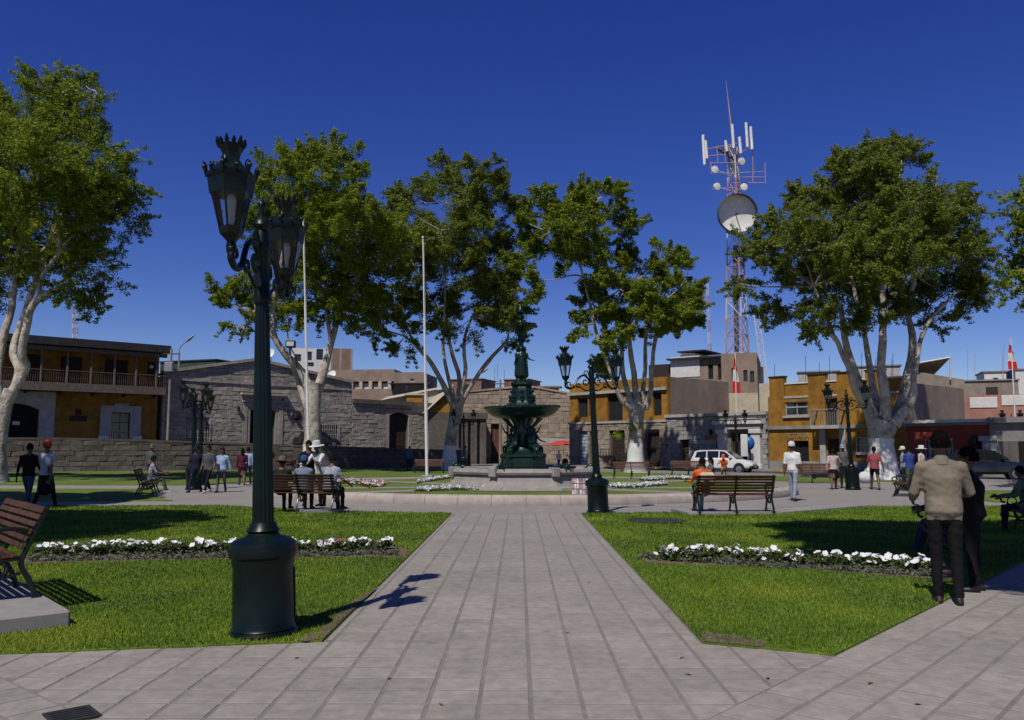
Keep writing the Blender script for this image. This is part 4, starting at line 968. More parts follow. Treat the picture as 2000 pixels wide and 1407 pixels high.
def tree(label, d, base, trunk, limbs, blobs, n_leaf, seed, wash=None, leafm=None, barkm=None, size=.13, group=None, cden=1.0, sprouts=(), sag=.6):
    rg = np.random.default_rng(seed); random.seed(seed); leafm = leafm or M_leafA; barkm = barkm or M_bark
    B = G(*base); d = d or B.y; B = Vector((P(base[0], base[1], d).x, d, 0)); sc = d / FPX
    t = thing('plaza_tree', label, 'tree', B, group=group)
    loc = lambda px, py, dd=0: P(px, py, d + dd) - B
    pts = [loc(px, py, dd) for px, py, r, dd in trunk]; rad = [r * sc * .80 for *_, r, dd in [(0, 0, q[2], q[3]) for q in trunk]]
    pts[0].z = -.1
    tp = smoothpath(pts, 5); tr = [rad[0] + (rad[-1] - rad[0]) * 0 for _ in tp]
    m = len(pts) - 1
    for i in range(len(tp)):
        s = i / (len(tp) - 1) * m; j = min(int(s), m - 1); tr[i] = rad[j] + (rad[j + 1] - rad[j]) * (s - j)
    def bark(b, pp, rr, n=12, amp=.10):
        o = len(b.v); b.tube(pp, rr, n)
        for i in range(o, len(b.v)):
            v = Vector(b.v[i]); c_ = pp[min((i - o) // n, len(pp) - 1)]; q = v - c_
            f = 1 + amp * mnoise.noise(v * 1.6 + Vector((seed, 0, 0))) + amp * .8 * mnoise.noise(v * 4.0); b.v[i] = tuple(c_ + q * f)
    zw = None
    if wash is not None:
        zw = loc(base[0], wash).z
        lo = [(p, r) for p, r in zip(tp, tr) if p.z <= zw + .3]
        b = MB(); pl = [p for p, r in lo]; rl = [r * 1.035 for p, r in lo]
        if len(pl) < 2: pl, rl = tp[:3], [r * 1.035 for r in tr[:3]]
        dz = pl[-1].z - zw
        bark(b, pl, rl, 16, .10); tt = b.build('whitewashed_base', M_lime, t, smooth=True, ang=60)
    b = MB(); bark(b, tp, tr, 16, .13); b.build('trunk', barkm, t, smooth=True, ang=60)
    tw = MB(); lends = []
    for L_ in limbs:
        pp = smoothpath([loc(q[0], q[1], q[3]) for q in L_], 4); m = len(L_) - 1; rr = []
        for i in range(len(pp)):
            s = i / (len(pp) - 1) * m; j = min(int(s), m - 1); rr.append((L_[j][2] + (L_[j + 1][2] - L_[j][2]) * (s - j)) * sc * .55)
        pp = [p + Vector((mnoise.noise(p * .7), mnoise.noise(p * .7 + Vector((9, 0, 0))), 0)) * .12 for p in pp]
        b = MB(); bark(b, pp, rr, 10, .12); b.build('limb', barkm, t, smooth=True, ang=60); lends += [(pp[q_], rr[q_]) for q_ in range(len(pp) // 2, len(pp))]
    tot = sum(q[2] * q[3] for q in blobs); allc = []
    bx_ = [q[0] for q in blobs]; mx_, hw = (min(bx_) + max(bx_)) / 2, (max(bx_) - min(bx_)) / 2 * sc
    for (px, py, rx, ry, dd) in blobs:
        rim_ = math.sqrt(max(.05, 1 - min(1, abs(px - mx_) * sc / (hw + .1)) ** 2)); dd = dd * 1.4 + rg.uniform(-.75, .75) * hw * rim_ * .8
        c = loc(px, py, dd); ax, az = rx * sc, ry * sc; ay = (ax + az) / 2 * 1.05
        near = min(lends, key=lambda e: (e[0] - c).length)
        gap = (c - near[0]).length; bend = Vector((rg.uniform(-.12, .12), rg.uniform(-.12, .12), rg.uniform(-.05, .16))) * gap
        tw.tube(smoothpath([near[0], near[0].lerp(c, .35) + bend, near[0].lerp(c, .7) + bend * .6, c + Vector((0, 0, az * .25))], 3), [min(near[1], .09) * (1 - .08 * q_) for q_ in range(10)], 5)
        k = max(9, int(cden * 34 * (rx * ry / 4900.) ** .85))
        for i in range(k):
            v = rg.standard_normal(3); v /= np.linalg.norm(v); rho = .25 + .80 * rg.random() ** .55
            p = c + Vector((v[0] * ax * rho, v[1] * ay * rho, v[2] * az * rho))
            g_ = mnoise.noise((p + B) * .42)
            if g_ < -.22: continue
            rr_ = (.42 + .5 * rg.random()) * min(ax, az, 2.4) * .34 + .16
            allc.append((p.x, p.y, p.z, rr_))
            if i % 4 == 0: tw.tube([c.lerp(p, .05), c.lerp(p, .55) + Vector((0, 0, -.1)), p], [.04, .025, .01], 3, cap=False)
            # feathery sprays running outward and upward from the clump
            out = (p - c); out = out.normalized() if out.length > .01 else Vector((0, 0, 1))
            for q in range(3):
                v2 = rg.standard_normal(3); v2 /= np.linalg.norm(v2); dv = (out * .8 + Vector(v2) * .75 + Vector((0, 0, .35))).normalized(); ln = rr_ * (1.0 + 1.3 * rg.random())
                for w in (.55, .85, 1.15):
                    p2 = p + dv * (ln * w) + Vector((0, 0, -.12 * w * w * ln)); allc.append((p2.x, p2.y, p2.z, rr_ * (.46 - .24 * w) + .05))
    tag(tw.build('branches', M_barkd, t), kind='stuff')
    C = np.array(allc); vol = C[:, 3] ** 1.7; reps = np.maximum(1, np.round(vol / vol.sum() * n_leaf / 20)).astype(int)
    V, F, tone = leaves(np.repeat(C, reps, 0), 20, size, rg)
    npmesh('crown', V, F, leafm, t, tone)
    for px, py, r in sprouts:
        c = loc(px, py, -.3); V, F, tone = leaves(np.array([[c.x, c.y, c.z, r]] * 3), 40, .1, rg); npmesh('sprout', V, F, leafm, t, tone)
    return t
GT = None
tree('big leaning multi-trunk tree at the left edge, in front of the balcony house', 38, (-8, 938),
     [(-8, 938, 30, 0), (-6, 880, 21, 0), (6, 810, 17, 0), (22, 762, 16, 0)],
     [[(22, 770, 17, 0), (36, 725, 13, 0), (24, 690, 13, 0.5), (40, 640, 13, 1), (75, 540, 11, 1), (112, 430, 8, 1)],
      [(20, 768, 17, 0), (50, 720, 15, 0), (44, 690, 14, -.3), (48, 640, 13, -.5), (75, 585, 12, -.5), (130, 560, 9, -1)],
      [(-6, 800, 18, .5), (0, 690, 15, 1), (22, 600, 13, 1.2), (36, 500, 11, 1.5), (48, 400, 8, 1.5)],
      [(-20, 780, 15, 1), (-40, 650, 12, 2), (-60, 500, 9, 2)], [(75, 590, 9, -.5), (82, 540, 8, -.5), (120, 490, 5, -.5)]],
     [(110, 190, 75, 55, 0), (190, 180, 45, 35, .5), (50, 240, 75, 70, 1), (140, 290, 75, 70, 0), (20, 330, 80, 80, -1.5), (95, 380, 90, 75, -1), (200, 340, 55, 60, 0), (235, 370, 42, 50, .5), (180, 430, 70, 60, .5), (240, 420, 40, 40, 1), (90, 480, 90, 60, 1), (170, 520, 60, 50, .5), (20, 470, 70, 70, 2), (200, 495, 40, 35, 0), (30, 580, 60, 35, 1.5), (130, 560, 45, 28, 0), (190, 590, 26, 20, -.5), (-60, 300, 90, 120, 0), (-60, 480, 90, 90, 1)],
     165000, 101, leafm=M_leafA, size=.078)
tree('tree with two wide-forked pale limbs behind the crowded bench', 52, (607, 925),
     [(607, 925, 30, 0), (609, 880, 21, 0), (611, 820, 19, 0), (612, 765, 21, 0), (614, 748, 23, 0)],
     [[(606, 765, 17, 0), (590, 728, 15, 0), (562, 697, 13, -.5), (540, 662, 11, -.8), (532, 600, 8, -1), (545, 535, 6, -1)],
      [(620, 765, 18, 0), (634, 715, 14, .3), (650, 665, 11, .5), (664, 600, 9, .6), (680, 515, 6, .6)],
      [(648, 670, 8, .4), (640, 620, 7, .2), (632, 560, 5, 0)], [(600, 800, 12, .3), (588, 760, 11, .5), (580, 735, 10, .6), (570, 712, 5, .6)], [(540, 665, 7, -.8), (520, 640, 6, -1.2), (500, 610, 4, -1.5)]],
     [(640, 305, 55, 38, 0), (560, 335, 60, 45, .5), (610, 355, 75, 55, -1), (690, 365, 55, 50, 0), (525, 400, 62, 60, 1), (600, 430, 85, 60, -1.5), (690, 440, 80, 65, -1), (750, 450, 40, 55, 0), (560, 500, 85, 55, 1), (660, 520, 95, 60, 1), (740, 530, 55, 50, .5), (460, 575, 52, 38, 0), (430, 590, 28, 25, 0), (520, 590, 60, 45, -.5), (610, 585, 75, 45, 1), (700, 590, 65, 42, 1), (480, 635, 40, 22, 0), (560, 640, 50, 24, 0), (640, 640, 40, 22, .5)],
     185000, 202, wash=868, size=.088)
tree('forked tree with four spreading dark limbs, left of the fountain', 59, (878, 917),
     [(878, 917, 21, 0), (878, 880, 15, 0), (886, 830, 14, 0), (892, 795, 17, 0), (894, 775, 19, 0)],
     [[(886, 795, 12, 0), (868, 755, 10, -.3), (842, 710, 8, -.6), (812, 672, 6, -1)], [(888, 785, 9, 0), (874, 735, 6.5, .4), (866, 680, 6, .5), (868, 610, 4, .5)],
      [(896, 785, 10, 0), (896, 740, 8, .3), (884, 690, 7, .3), (872, 640, 5, .3)], [(900, 785, 9, 0), (908, 720, 7, -.3), (906, 670, 6, -.4), (920, 620, 4, -.4)],
      [(900, 790, 10, 0), (928, 740, 8, .2), (962, 695, 7, .4), (992, 662, 5, .6)], [(868, 640, 4, .5), (870, 520, 3, .5), (885, 400, 2, .5)]],
     [(940, 325, 42, 32, 0), (860, 345, 45, 38, .5), (900, 375, 65, 50, -1), (965, 400, 50, 50, 0), (815, 400, 50, 50, 1), (860, 450, 75, 55, -1.2), (940, 470, 75, 55, -.6), (1000, 400, 26, 35, 1), (800, 500, 58, 50, .6), (880, 540, 80, 55, 1), (965, 550, 60, 50, .6), (760, 580, 55, 42, 0), (830, 610, 70, 45, .5), (925, 620, 75, 40, .5), (730, 640, 42, 30, 0), (790, 660, 55, 30, -.5), (985, 600, 40, 40, .5), (995, 645, 35, 26, 0), (700, 600, 26, 30, .5)],
     180000, 303, wash=873, barkm=M_barkd, leafm=M_leafB, size=.092)
tree('whitewashed tree with fan of pale limbs and twin crowns, right of the central lamp', 54, (1241, 922),
     [(1241, 922, 31, 0), (1241, 905, 21, 0), (1242, 866, 17, 0), (1243, 820, 18, 0), (1244, 790, 23, 0)],
     [[(1232, 800, 12, 0), (1208, 770, 9, -.3), (1194, 725, 8, -.6), (1176, 680, 7, -.8), (1156, 615, 5.5, -1), (1140, 540, 4, -1), (1110, 460, 3, -1)],
      [(1236, 795, 13, 0), (1222, 750, 10, 0), (1214, 710, 8, .2), (1216, 650, 6, .4)], [(1244, 790, 14, 0), (1238, 740, 11, .2), (1232, 690, 9, .2), (1229, 630, 7, .2), (1235, 560, 4, 0)],
      [(1252, 790, 12, .2), (1258, 740, 8, .5), (1262, 680, 7, .6), (1264, 610, 5, .6)], [(1258, 800, 13, 0), (1272, 765, 9, -.2), (1272, 720, 8, -.3), (1280, 660, 7, -.4), (1290, 600, 5, -.4)]],
     [(1180, 385, 48, 32, 0), (1110, 400, 50, 38, .4), (1060, 425, 42, 40, .6), (1150, 440, 70, 50, -1), (1215, 440, 36, 50, .5), (1030, 485, 35, 42, 1), (1090, 500, 65, 50, .5), (1180, 510, 60, 42, .3), (1055, 555, 35, 30, .5), (1120, 560, 45, 35, 0), (1300, 510, 50, 40, 0), (1250, 530, 50, 40, .5), (1340, 555, 38, 45, 0), (1220, 570, 65, 45, -1.2), (1300, 585, 65, 48, -1), (1165, 605, 55, 42, -.5), (1240, 625, 80, 36, 0), (1320, 620, 45, 36, .4), (1130, 640, 38, 26, 0), (1190, 665, 55, 26, .3), (1180, 715, 24, 26, .6), (1290, 650, 45, 22, 0), (1010, 430, 24, 30, 1)],
     185000, 404, wash=868, size=.088, sprouts=((1240, 832, .5), (1208, 850, .35)))
tree('large whitewashed tree with many swollen limbs and feathery crown, right of the lamp posts', 42, (1725, 938),
     [(1725, 938, 47, 0), (1724, 915, 34, 0), (1722, 868, 27, 0), (1722, 845, 30, 0), (1726, 825, 33, 0)],
     [[(1706, 835, 20, 0), (1690, 795, 17, -.2), (1672, 765, 12, -.5), (1655, 715, 9, -.8), (1632, 660, 8, -1), (1580, 640, 6, -1.5)], [(1632, 665, 7, -1), (1612, 610, 5, -1), (1590, 560, 4, -1)],
      [(1712, 830, 22, 0), (1692, 780, 17, .1), (1672, 730, 13, .2), (1650, 660, 11, .3), (1640, 590, 8, .3)],
      [(1720, 825, 20, .3), (1706, 770, 14, .6), (1694, 690, 10, .8), (1682, 620, 8, .8), (1660, 540, 5, .8)],
      [(1730, 820, 24, 0), (1728, 770, 18, -.3), (1722, 710, 15, -.4), (1726, 620, 12, -.4), (1722, 520, 8, -.4), (1730, 420, 4, 0)],
      [(1740, 825, 22, .2), (1760, 785, 17, .4), (1775, 730, 17, .6), (1784, 670, 13, .7), (1776, 600, 10, .7), (1790, 520, 6, .7)],
      [(1745, 830, 22, -.2), (1780, 780, 15, -.4), (1786, 740, 9, -.5), (1794, 670, 8, -.6), (1830, 610, 6, -.8), (1870, 570, 4, -1)]],
     [(1760, 310, 48, 38, 0), (1700, 325, 50, 40, .5), (1650, 345, 42, 38, .5), (1830, 340, 32, 48, .3), (1590, 400, 55, 42, .5), (1680, 410, 80, 50, -1), (1780, 400, 70, 55, 0), (1865, 410, 45, 40, .3), (1540, 450, 42, 42, .5), (1620, 480, 75, 48, -.8), (1720, 500, 80, 50, -1), (1820, 490, 75, 55, 0), (1890, 500, 40, 50, .4), (1560, 540, 55, 40, .2), (1650, 560, 70, 42, .5), (1750, 570, 75, 42, .3), (1850, 570, 65, 45, .2), (1905, 570, 28, 32, .4), (1540, 600, 38, 28, .3), (1620, 620, 50, 26, .2), (1700, 615, 45, 26, .5), (1810, 625, 50, 26, .4), (1460, 480, 24, 45, 1), (1450, 560, 30, 22, 1), (1500, 610, 26, 20, .6), (1590, 650, 28, 14, .3), (1500, 500, 20, 34, .8)],
     270000, 505, wash=868, leafm=M_leafB, size=.072, cden=1.6)
tree('dark tree cut off by the right picture edge', 30, (2150, 960),
     [(2150, 960, 40, 0), (2150, 880, 26, 0), (2145, 780, 24, 0)], [[(2145, 790, 20, 0), (2110, 690, 14, 0), (2080, 590, 10, 0)], [(2150, 790, 20, 0), (2180, 690, 14, 0), (2200, 590, 10, 0)]],
     [(2040, 440, 45, 60, 0), (2030, 540, 55, 60, 0), (2110, 400, 90, 90, 0), (2120, 540, 90, 80, 0), (2200, 470, 90, 110, 0)], 40000, 606, size=.09)
# two plaza trees beside the camera whose shade lies on the near lawns
def side_tree(label, x, y, blobs, n, seed):
    rg = np.random.default_rng(seed); random.seed(seed); t = thing('plaza_tree', label, 'tree', (x, y, 0))
    b = MB(); b.tube([(0, 0, -.1), (.05, 0, 1.5), (.0, .1, 3.2), (.1, 0, 4.6)], [.55, .38, .34, .3], 14); b.build('trunk', M_bark, t, smooth=True)
    C = []
    for (bx, by, bz, r) in blobs:
        l = MB(); l.tube([(.1, 0, 4.2), (bx * .5, by * .5, (bz + 4.4) / 2 + .3), (bx, by, bz)], [.2, .13, .05], 7); l.build('limb', M_bark, t, smooth=True)
        for i in range(26):
            v = rg.standard_normal(3); v /= np.linalg.norm(v); p = np.array([bx, by, bz]) + v * r * (.3 + .7 * rg.random() ** .6) * np.array([1, 1, .75])
            C.append((*p, .35 + .4 * rg.random()))
    C = np.array(C); V, F, tone = leaves(C, max(8, n // len(C)), .19, rg); npmesh('crown', V, F, M_leafA, t, tone); return t
side_tree('shade tree standing left of the view, its shadow on the lawn', -14.2, 10.2, [(0, 0, 10, 2.6), (-2, 1, 9.2, 2.3), (2.2, .6, 9.4, 2.2), (.2, 2.2, 9.6, 2.3), (-.5, -2, 9.2, 2.2), (1.6, -1.6, 10.6, 1.8), (2.6, 2.6, 9.6, 2.0), (-2, 3, 9.6, 2.2)], 50000, 71)
side_tree('shade tree standing right of the view, its shadow on the diagonal path', 7.6, 4.2, [(-2.4, 1.4, 11.2, 2.6), (-4.2, 2.4, 11.0, 2.0), (-.2, .8, 10.6, 2.6), (-2.2, 4.0, 11.2, 2.2), (-3.6, 5.0, 11.0, 1.8), (.4, 3.4, 10.8, 2.5), (2.4, 1.2, 10.2, 2.5), (-1.8, -1.0, 10.8, 2.2), (1.6, -1.6, 10.2, 2.3), (-.6, 5.4, 10.9, 1.8), (3.4, 3.6, 10.2, 2.3), (4.6, .2, 9.8, 2.2), (-3.7, -1.4, 11.0, 1.5), (-4.6, -.4, 11.4, 1.2), (-2.2, -3.0, 10.6, 1.8), (-.4, -3.4, 10.2, 2.2), (-5.0, 2.9, 11.8, 1.9), (-3.0, 3.0, 11.2, 2.2), (-.8, 2.2, 10.6, 2.4), (-4.2, 4.4, 11.4, 1.9), (1.6, 4.6, 10.6, 2.2), (-2.6, -1.4, 10.9, 1.7)], 90000, 72)
side_tree('unseen tree added outside the view to shade the retaining wall', -33.5, 40.5, [(0, 0, 11, 3), (2.5, .5, 10, 2.6), (3.5, 2, 9, 2.4), (-2.5, 1, 10, 2.8), (.5, 3, 10, 2.8), (1.5, -2.5, 10.5, 2.5), (0, 1, 13, 2.5), (2, 2, 7.6, 2.2), (-1, -1, 8, 2.5)], 24000, 73)  # added out of view so its crown darkens the retaining wall
side_tree('unseen tree added left of the view to shade the strolling pair', -19.8, 16.8, [(0, 0, 11, 2.6), (2.6, 0, 10.6, 2.2), (3.2, 2.2, 10.2, 2.1), (-2, 1, 10.2, 2.4), (.8, 2.6, 10.8, 2.4), (1.2, -2.2, 10.4, 2.2), (-.6, 4.4, 10.4, 2.2), (2.4, 4.2, 10.4, 2.0)], 50000, 74)  # another unseen crown, added to cast shade on the left lawn and pair

# ================================================================ LAMPS, FLAGPOLES, FOUNTAIN, BENCHES
M_green = mat('dark_green_enamel', (.0026, .0088, .0068), .36, .3, 5, .12, bscale=40, spec=.28, dist=.004)
M_bronze = mat('green_bronze_paint', (.0055, .024, .0155), .30, .35, 5, .25, bscale=18, spec=.4, coat=.15, dist=.02)
M_cg = clearglass('lantern_glass')
M_pole = mat('white_pole_paint', (.78, .77, .74), .5, .06, 3, .03)
def spiral(c, r0, r1, a0, a1, n=14, plane='xz'):
    out = []
    for i in range(n + 1):
        t = i / n; r = r0 + (r1 - r0) * t; a = R(a0 + (a1 - a0) * t); out.append((c[0] + r * math.cos(a), 0, c[1] + r * math.sin(a)))
    return out
def lamp_post(label, loc, rz=0., tilt=None, group='green two-lantern lamp posts', H=3.2):
    t = thing('lamp_post', label, 'lamp post', loc, rz, group, tilt)
    b = MB(); b.lathe([(.285, -.05), (.285, .05), (.262, .07), (.268, .08), (.255, .10), (.252, .60), (.262, .62), (.262, .66), (.283, .68), (.290, .73), (.275, .79), (.22, .825), (.15, .845), (.125, .87), (.14, .89), (.12, .92), (.105, .96)], 40)
    b.build('base', M_green, t, ang=35)
    MB().bbox(.04, .052, -.262, -.245, .14, .57, .004).build('hatch_seam', M_green, t)
    b = MB(); b.lathe([(.092, .94), (.078, 1.9), (.060, H - .38), (.058, H - .3)], 32, flute=.10); b.build('pole', M_green, t, ang=25)
    b = MB(); b.lathe([(.075, H - .34), (.085, H - .3), (.07, H - .26), (.065, H + .12), (.08, H + .15), (.07, H + .2), (.06, H + .28), (.05, H + .32), (.085, H + .36), (.075, H + .40), (.03, H + .44), (.022, H + .50), (.038, H + .54), (.03, H + .58), (.005, H + .60)], 16); b.build('finial', M_green, t, ang=40)
    AL = .80
    for s in (-1, 1):
        b = MB(); z = H
        b.tube(smoothpath([(.05, 0, z + .02), (.22, 0, z + .16), (.42, 0, z + .08), (.56, 0, z - .12), (.70, 0, z - .17), (.82, 0, z - .12), (AL, 0, z - .04)], 4), .026, 7)
        b.tube(spiral((.20, z - .0), .12, .03, 100, 520), .018, 6); b.tube(spiral((.42, z - .08), .09, .02, 60, -360), .015, 6)
        b.tube(spiral((.17, z + .2), .09, .02, 200, -200), .014, 6); b.tube(spiral((.70, z - .06), .08, .02, 270, 620), .014, 6)
        b.tube([(.05, 0, z - .2), (.2, 0, z - .22), (.36, 0, z - .14), (.5, 0, z - .1)], .016, 6)
        b.ball((AL, 0, z - .04), .045, 8); b.ball((.56, 0, z - .12), .035, 8)
        b.v = [(x * s, y, zz) for x, y, zz in b.v]
        if s < 0: b.f = [f[::-1] for f in b.f]
        b.build('arm', M_green, t, ang=50)
        z0 = H - .02; cx = s * AL; b = MB()
        b.lathe([(.035, z0 - .03), (.05, z0), (.04, z0 + .04), (.06, z0 + .06), (.105, z0 + .10), (.118, z0 + .15), (.105, z0 + .16)], 6, (cx, 0, 0))
        zt = z0 + .56; rb, rt_ = .105, .205
        for i in range(6):
            a = 2 * math.pi * i / 6; b.tube([(cx + rb * math.cos(a), rb * math.sin(a), z0 + .15), (cx + rt_ * math.cos(a), rt_ * math.sin(a), zt)], .011, 5)
        b.lathe([(.198, zt - .14), (.215, zt - .02), (.235, zt), (.235, zt + .025), (.2, zt + .04), (.17, zt + .07), (.10, zt + .13), (.075, zt + .16), (.085, zt + .2), (.115, zt + .25), (.12, zt + .27), (.105, zt + .27), (.02, zt + .24)], 6, (cx, 0, 0))
        b.v = [(cx + (x - cx) * .86, y * .86, z) for x, y, z in b.v]
        ln = b.build('lantern', M_green, t)
        k = MB()
        for i in range(12):
            a = 2 * math.pi * i / 12; big = i % 2 == 0; h_ = .10 if big else .07
            p = Vector((cx + .225 * math.cos(a), .225 * math.sin(a), zt + .02)); o = Vector((math.cos(a), math.sin(a), 0))
            k.tube([p, p + o * .010 + Vector((0, 0, h_ * .55)), p + o * .02 + Vector((0, 0, h_ * .9))], [.018, .024 if big else .016, .006], 5); k.ball(p + o * .016 + Vector((0, 0, h_ * .5)), .024 if big else .017, 5)
            k.tube([Vector((cx + .112 * math.cos(a), .112 * math.sin(a), zt + .26)), Vector((cx + .122 * math.cos(a), .122 * math.sin(a), zt + .31)), Vector((cx + .132 * math.cos(a), .132 * math.sin(a), zt + .335 + .015 * big))], [.018, .022, .006], 5)
            if i % 3 == 0: k.tube(spiral((0, 0), .05, .015, 0, 400, 10) and [(cx + (.15 + q[0] * .6) * math.cos(a), (.15 + q[0] * .6) * math.sin(a), zt + .11 + q[2]) for q in spiral((0, 0), .045, .015, 0, 400, 10)], .008, 4)
        k.v = [(cx + (x - cx) * .86, y * .86, z - .02 * (z > zt + .28)) for x, y, z in k.v]
        k.build('crown', M_green, ln)
        for i in range(6):
            a0, a1 = 2 * math.pi * i / 6, 2 * math.pi * (i + 1) / 6
            MB().add([(cx + rb * .86 * math.cos(a0), rb * .86 * math.sin(a0), z0 + .16), (cx + rb * .86 * math.cos(a1), rb * .86 * math.sin(a1), z0 + .16), (cx + rt_ * .81 * math.cos(a1), rt_ * .81 * math.sin(a1), zt - .12), (cx + rt_ * .81 * math.cos(a0), rt_ * .81 * math.sin(a0), zt - .12)], [(0, 1, 2, 3)]).build('pane', M_cg, ln)
        MB().lathe([(.02, z0 + .16), (.02, z0 + .24), (.035, z0 + .3), (.04, z0 + .38), (.02, z0 + .44)], 8, (cx, 0, 0)).build('bulb', mat('milky_bulb', (.55, .55, .53), .4, .05, 3, 0), ln)
    return t
lp0 = lamp_post('tall green two-lantern lamp post at the near corner of the flowered lawn', G(515, 1244), R(90), tilt=(0, -.035))
LC_ = kidcache(lp0)
for px, py, rz, lab, tl in ((1169, 1003, 34, 'green two-lantern lamp post beside the central path, right of the fountain', -.042),
                        (377, 957, 80, 'green lamp post behind the three walkers, nearer of a pair', -.02), (391, 948, 84, 'green lamp post behind the three walkers, farther of a pair', -.02),
                        (1666, 957, -55, 'green lamp post beside the couple holding hands', -.03), (1441, 921, 25, 'green lamp post standing before the white wagon', -.02),
                        (906, 922, 40, 'green lamp post in the shade right of the forked tree', -.01), (1984, 921, 20, 'dark lamp post before the grey portal at right edge', -.02)):
    o = copy_tree(lp0, None, LC_); place(o, G(px, py), R(rz), (0, tl), lab)
def flagpole(label, base, top, lean=0, z0=0.):
    B = G(*base, z0); d = B.y; T = P(*top, d); t = thing('flagpole', label, 'flagpole', B, group='white flagpoles on the lawn')
    v = T - B; b = MB(); n = [0, .33, .331, .66, .661, 1]; rr = [.085, .078, .062, .056, .042, .034]
    b.tube([v * k for k in n], rr, 12); b.build('pole', M_pole, t, smooth=True, ang=40)
    for k, r_ in ((.20, .092), (.33, .075), (.66, .055)): MB().tube([v * (k - .004), v * (k + .004)], r_, 12).build('collar', M_pole, t)
    MB().ball(v * 1.0, .07, 8).build('finial', M_pole, t); MB().bbox(-.3, .3, -.3, .3, -.05, .12, .03).build('footing', M_kerb, t)
    b = MB(); b.tube([v * .1 + Vector((.1, -.05, 0)), v * .98 + Vector((.05, -.03, 0))], .006, 4); b.build('halyard', M_pole, t); return t
flagpole('bare white flagpole in front of the two-forked tree', (604, 934), (592, 430)); flagpole('bare white flagpole left of the fountain, before the forked tree', (834, 933), (826, 464))
M_fr = mat('flag_red', (.60, .015, .02), .8, .1, 3, 0); M_fw = mat('flag_white', (.75, .74, .72), .8, .05, 3, 0)
def flag(label, base, top, d, z0, zspan):
    B = P(*base, d); T = P(*top, d); t = thing('flagpole_with_flag', label, 'flag', (B.x, B.y, z0)); o = Vector((B.x, B.y, z0))
    b = MB(); b.tube([(0, 0, 0), T - o], [.06, .03], 8); b.build('pole', M_pole, t)
    za, zb = zspan; zs = P(base[0], za, d).z - z0, P(base[0], zb, d).z - z0; top_, bot = zs
    for k, (m_, n_) in enumerate(((M_fr, 'red_band'), (M_fw, 'white_band'), (M_fr, 'red_band'))):
        b = MB(); N_ = 7; vs = []
        for i in range(N_ + 1):
            s = (k + i / N_) / 3; w = .10 + .42 * s
            for j in range(5):
                u = j / 4; vs.append((T.x - B.x + (-.05 + (u - .35) * w * 1.1), .12 * math.sin(u * 9 + s * 3) + .05, top_ + (bot - top_) * (s + .10 * u * (1 - s))))
        b.add(vs, [(i * 5 + j, i * 5 + j + 1, (i + 1) * 5 + j + 1, (i + 1) * 5 + j) for i in range(N_) for j in range(4)]); b.build(n_, m_, t, smooth=True)
    return t
flag('drooping red and white flag on a pole over the stone gateway', (1440, 900), (1436, 690), 60, 0, (698, 768))
flag('drooping red and white flag on a pole above the grey portal', (1984, 850), (1974, 658), 56, 0, (672, 722))

# ---------------------------------------------------------------- fountain (figures come from the body builder below)
fr = thing('fountain', 'dark green two-bowl sculpted fountain with figures in the octagonal stone basin', 'fountain', (FC.x, FC.y, 0), tilt=(0, -.018))
M_bas = mat('basin_stone', (.30, .275, .25), .85, .14, 3, .3, bscale=20, dist=.015)
bas = thing('fountain_basin', 'octagonal grey stone basin with rounded rim around the green fountain', 'basin', (FC.x, FC.y, 0), R(22.5))
def octa(b, prof, n=8, ph=0): return b.lathe(prof, n, ph=ph)
MB().lathe([(3.55, 0), (3.5, .12), (3.3, .16)], 8).build('step', M_bas, bas)
b = MB(); b.lathe([(3.28, .1), (3.15, .14), (3.02, .34), (2.96, .52), (2.9, .56), (2.6, .56), (2.6, .2), (.3, .2)], 8); b.build('basin_wall', M_bas, bas)
b = MB(); b.lathe([(2.94, .55), (3.06, .58), (3.1, .66), (3.04, .76), (2.9, .80), (2.72, .79), (2.64, .72), (2.62, .56)], 8); b.build('rim', M_bas, bas, ang=30)
for i in range(8):
    a = 2 * math.pi * i / 8; c = (2.92 * math.cos(a), 2.92 * math.sin(a)); M_ = Matrix.Translation((c[0], c[1], 0)) @ Matrix.Rotation(a, 4, 'Z')
    MB().bbox(-.24, .19, -.15, .15, .5, .85, .03, M_).build('rim_block', M_bas, bas)
MB().lathe([(2.58, .56), (.3, .565)], 8).build('water', glassmat('basin_water', (.012, .03, .028), .04), bas)
b = MB(); b.lathe([(1.08, .3), (1.08, .62), (1.0, .66), (.95, .72), (.95, 1.18), (1.0, 1.22), (1.0, 1.3), (.86, 1.36), (.6, 1.45)], 8, ph=R(22.5)); b.build('pedestal', M_bronze, fr, ang=30)
for i in range(8):
    a = 2 * math.pi * i / 8; M_ = Matrix.Rotation(a, 4, 'Z'); MB().bbox(.86, .895, -.26, .26, .8, 1.12, .02, M_).build('relief_panel', M_bronze, fr)
b = MB(); b.lathe([(.6, 1.42), (.42, 1.6), (.34, 1.9), (.38, 2.3), (.34, 2.6), (.5, 2.78), (.75, 2.9), (.5, 2.95)], 20); b.build('lower_shaft', M_bronze, fr, ang=40)
b = MB(); pr = [(.5, 2.72), (.95, 2.76), (1.25, 2.88), (1.40, 3.02), (1.47, 3.12), (1.52, 3.14), (1.52, 3.19), (1.46, 3.22), (1.36, 3.18), (.6, 3.10)]
b.lathe(pr, 64, flute=.0); b.build('great_bowl', M_bronze, fr, ang=40)
for i in range(40):
    a = 2 * math.pi * i / 40; 
    if i == 0: bead = MB().ball((0, 0, 0), .05, 6).mesh('bead'); bead.materials.append(M_bronze)
    o = link('rim_bead', bead, fr); o.location = (1.50 * math.cos(a), 1.50 * math.sin(a), 3.19)
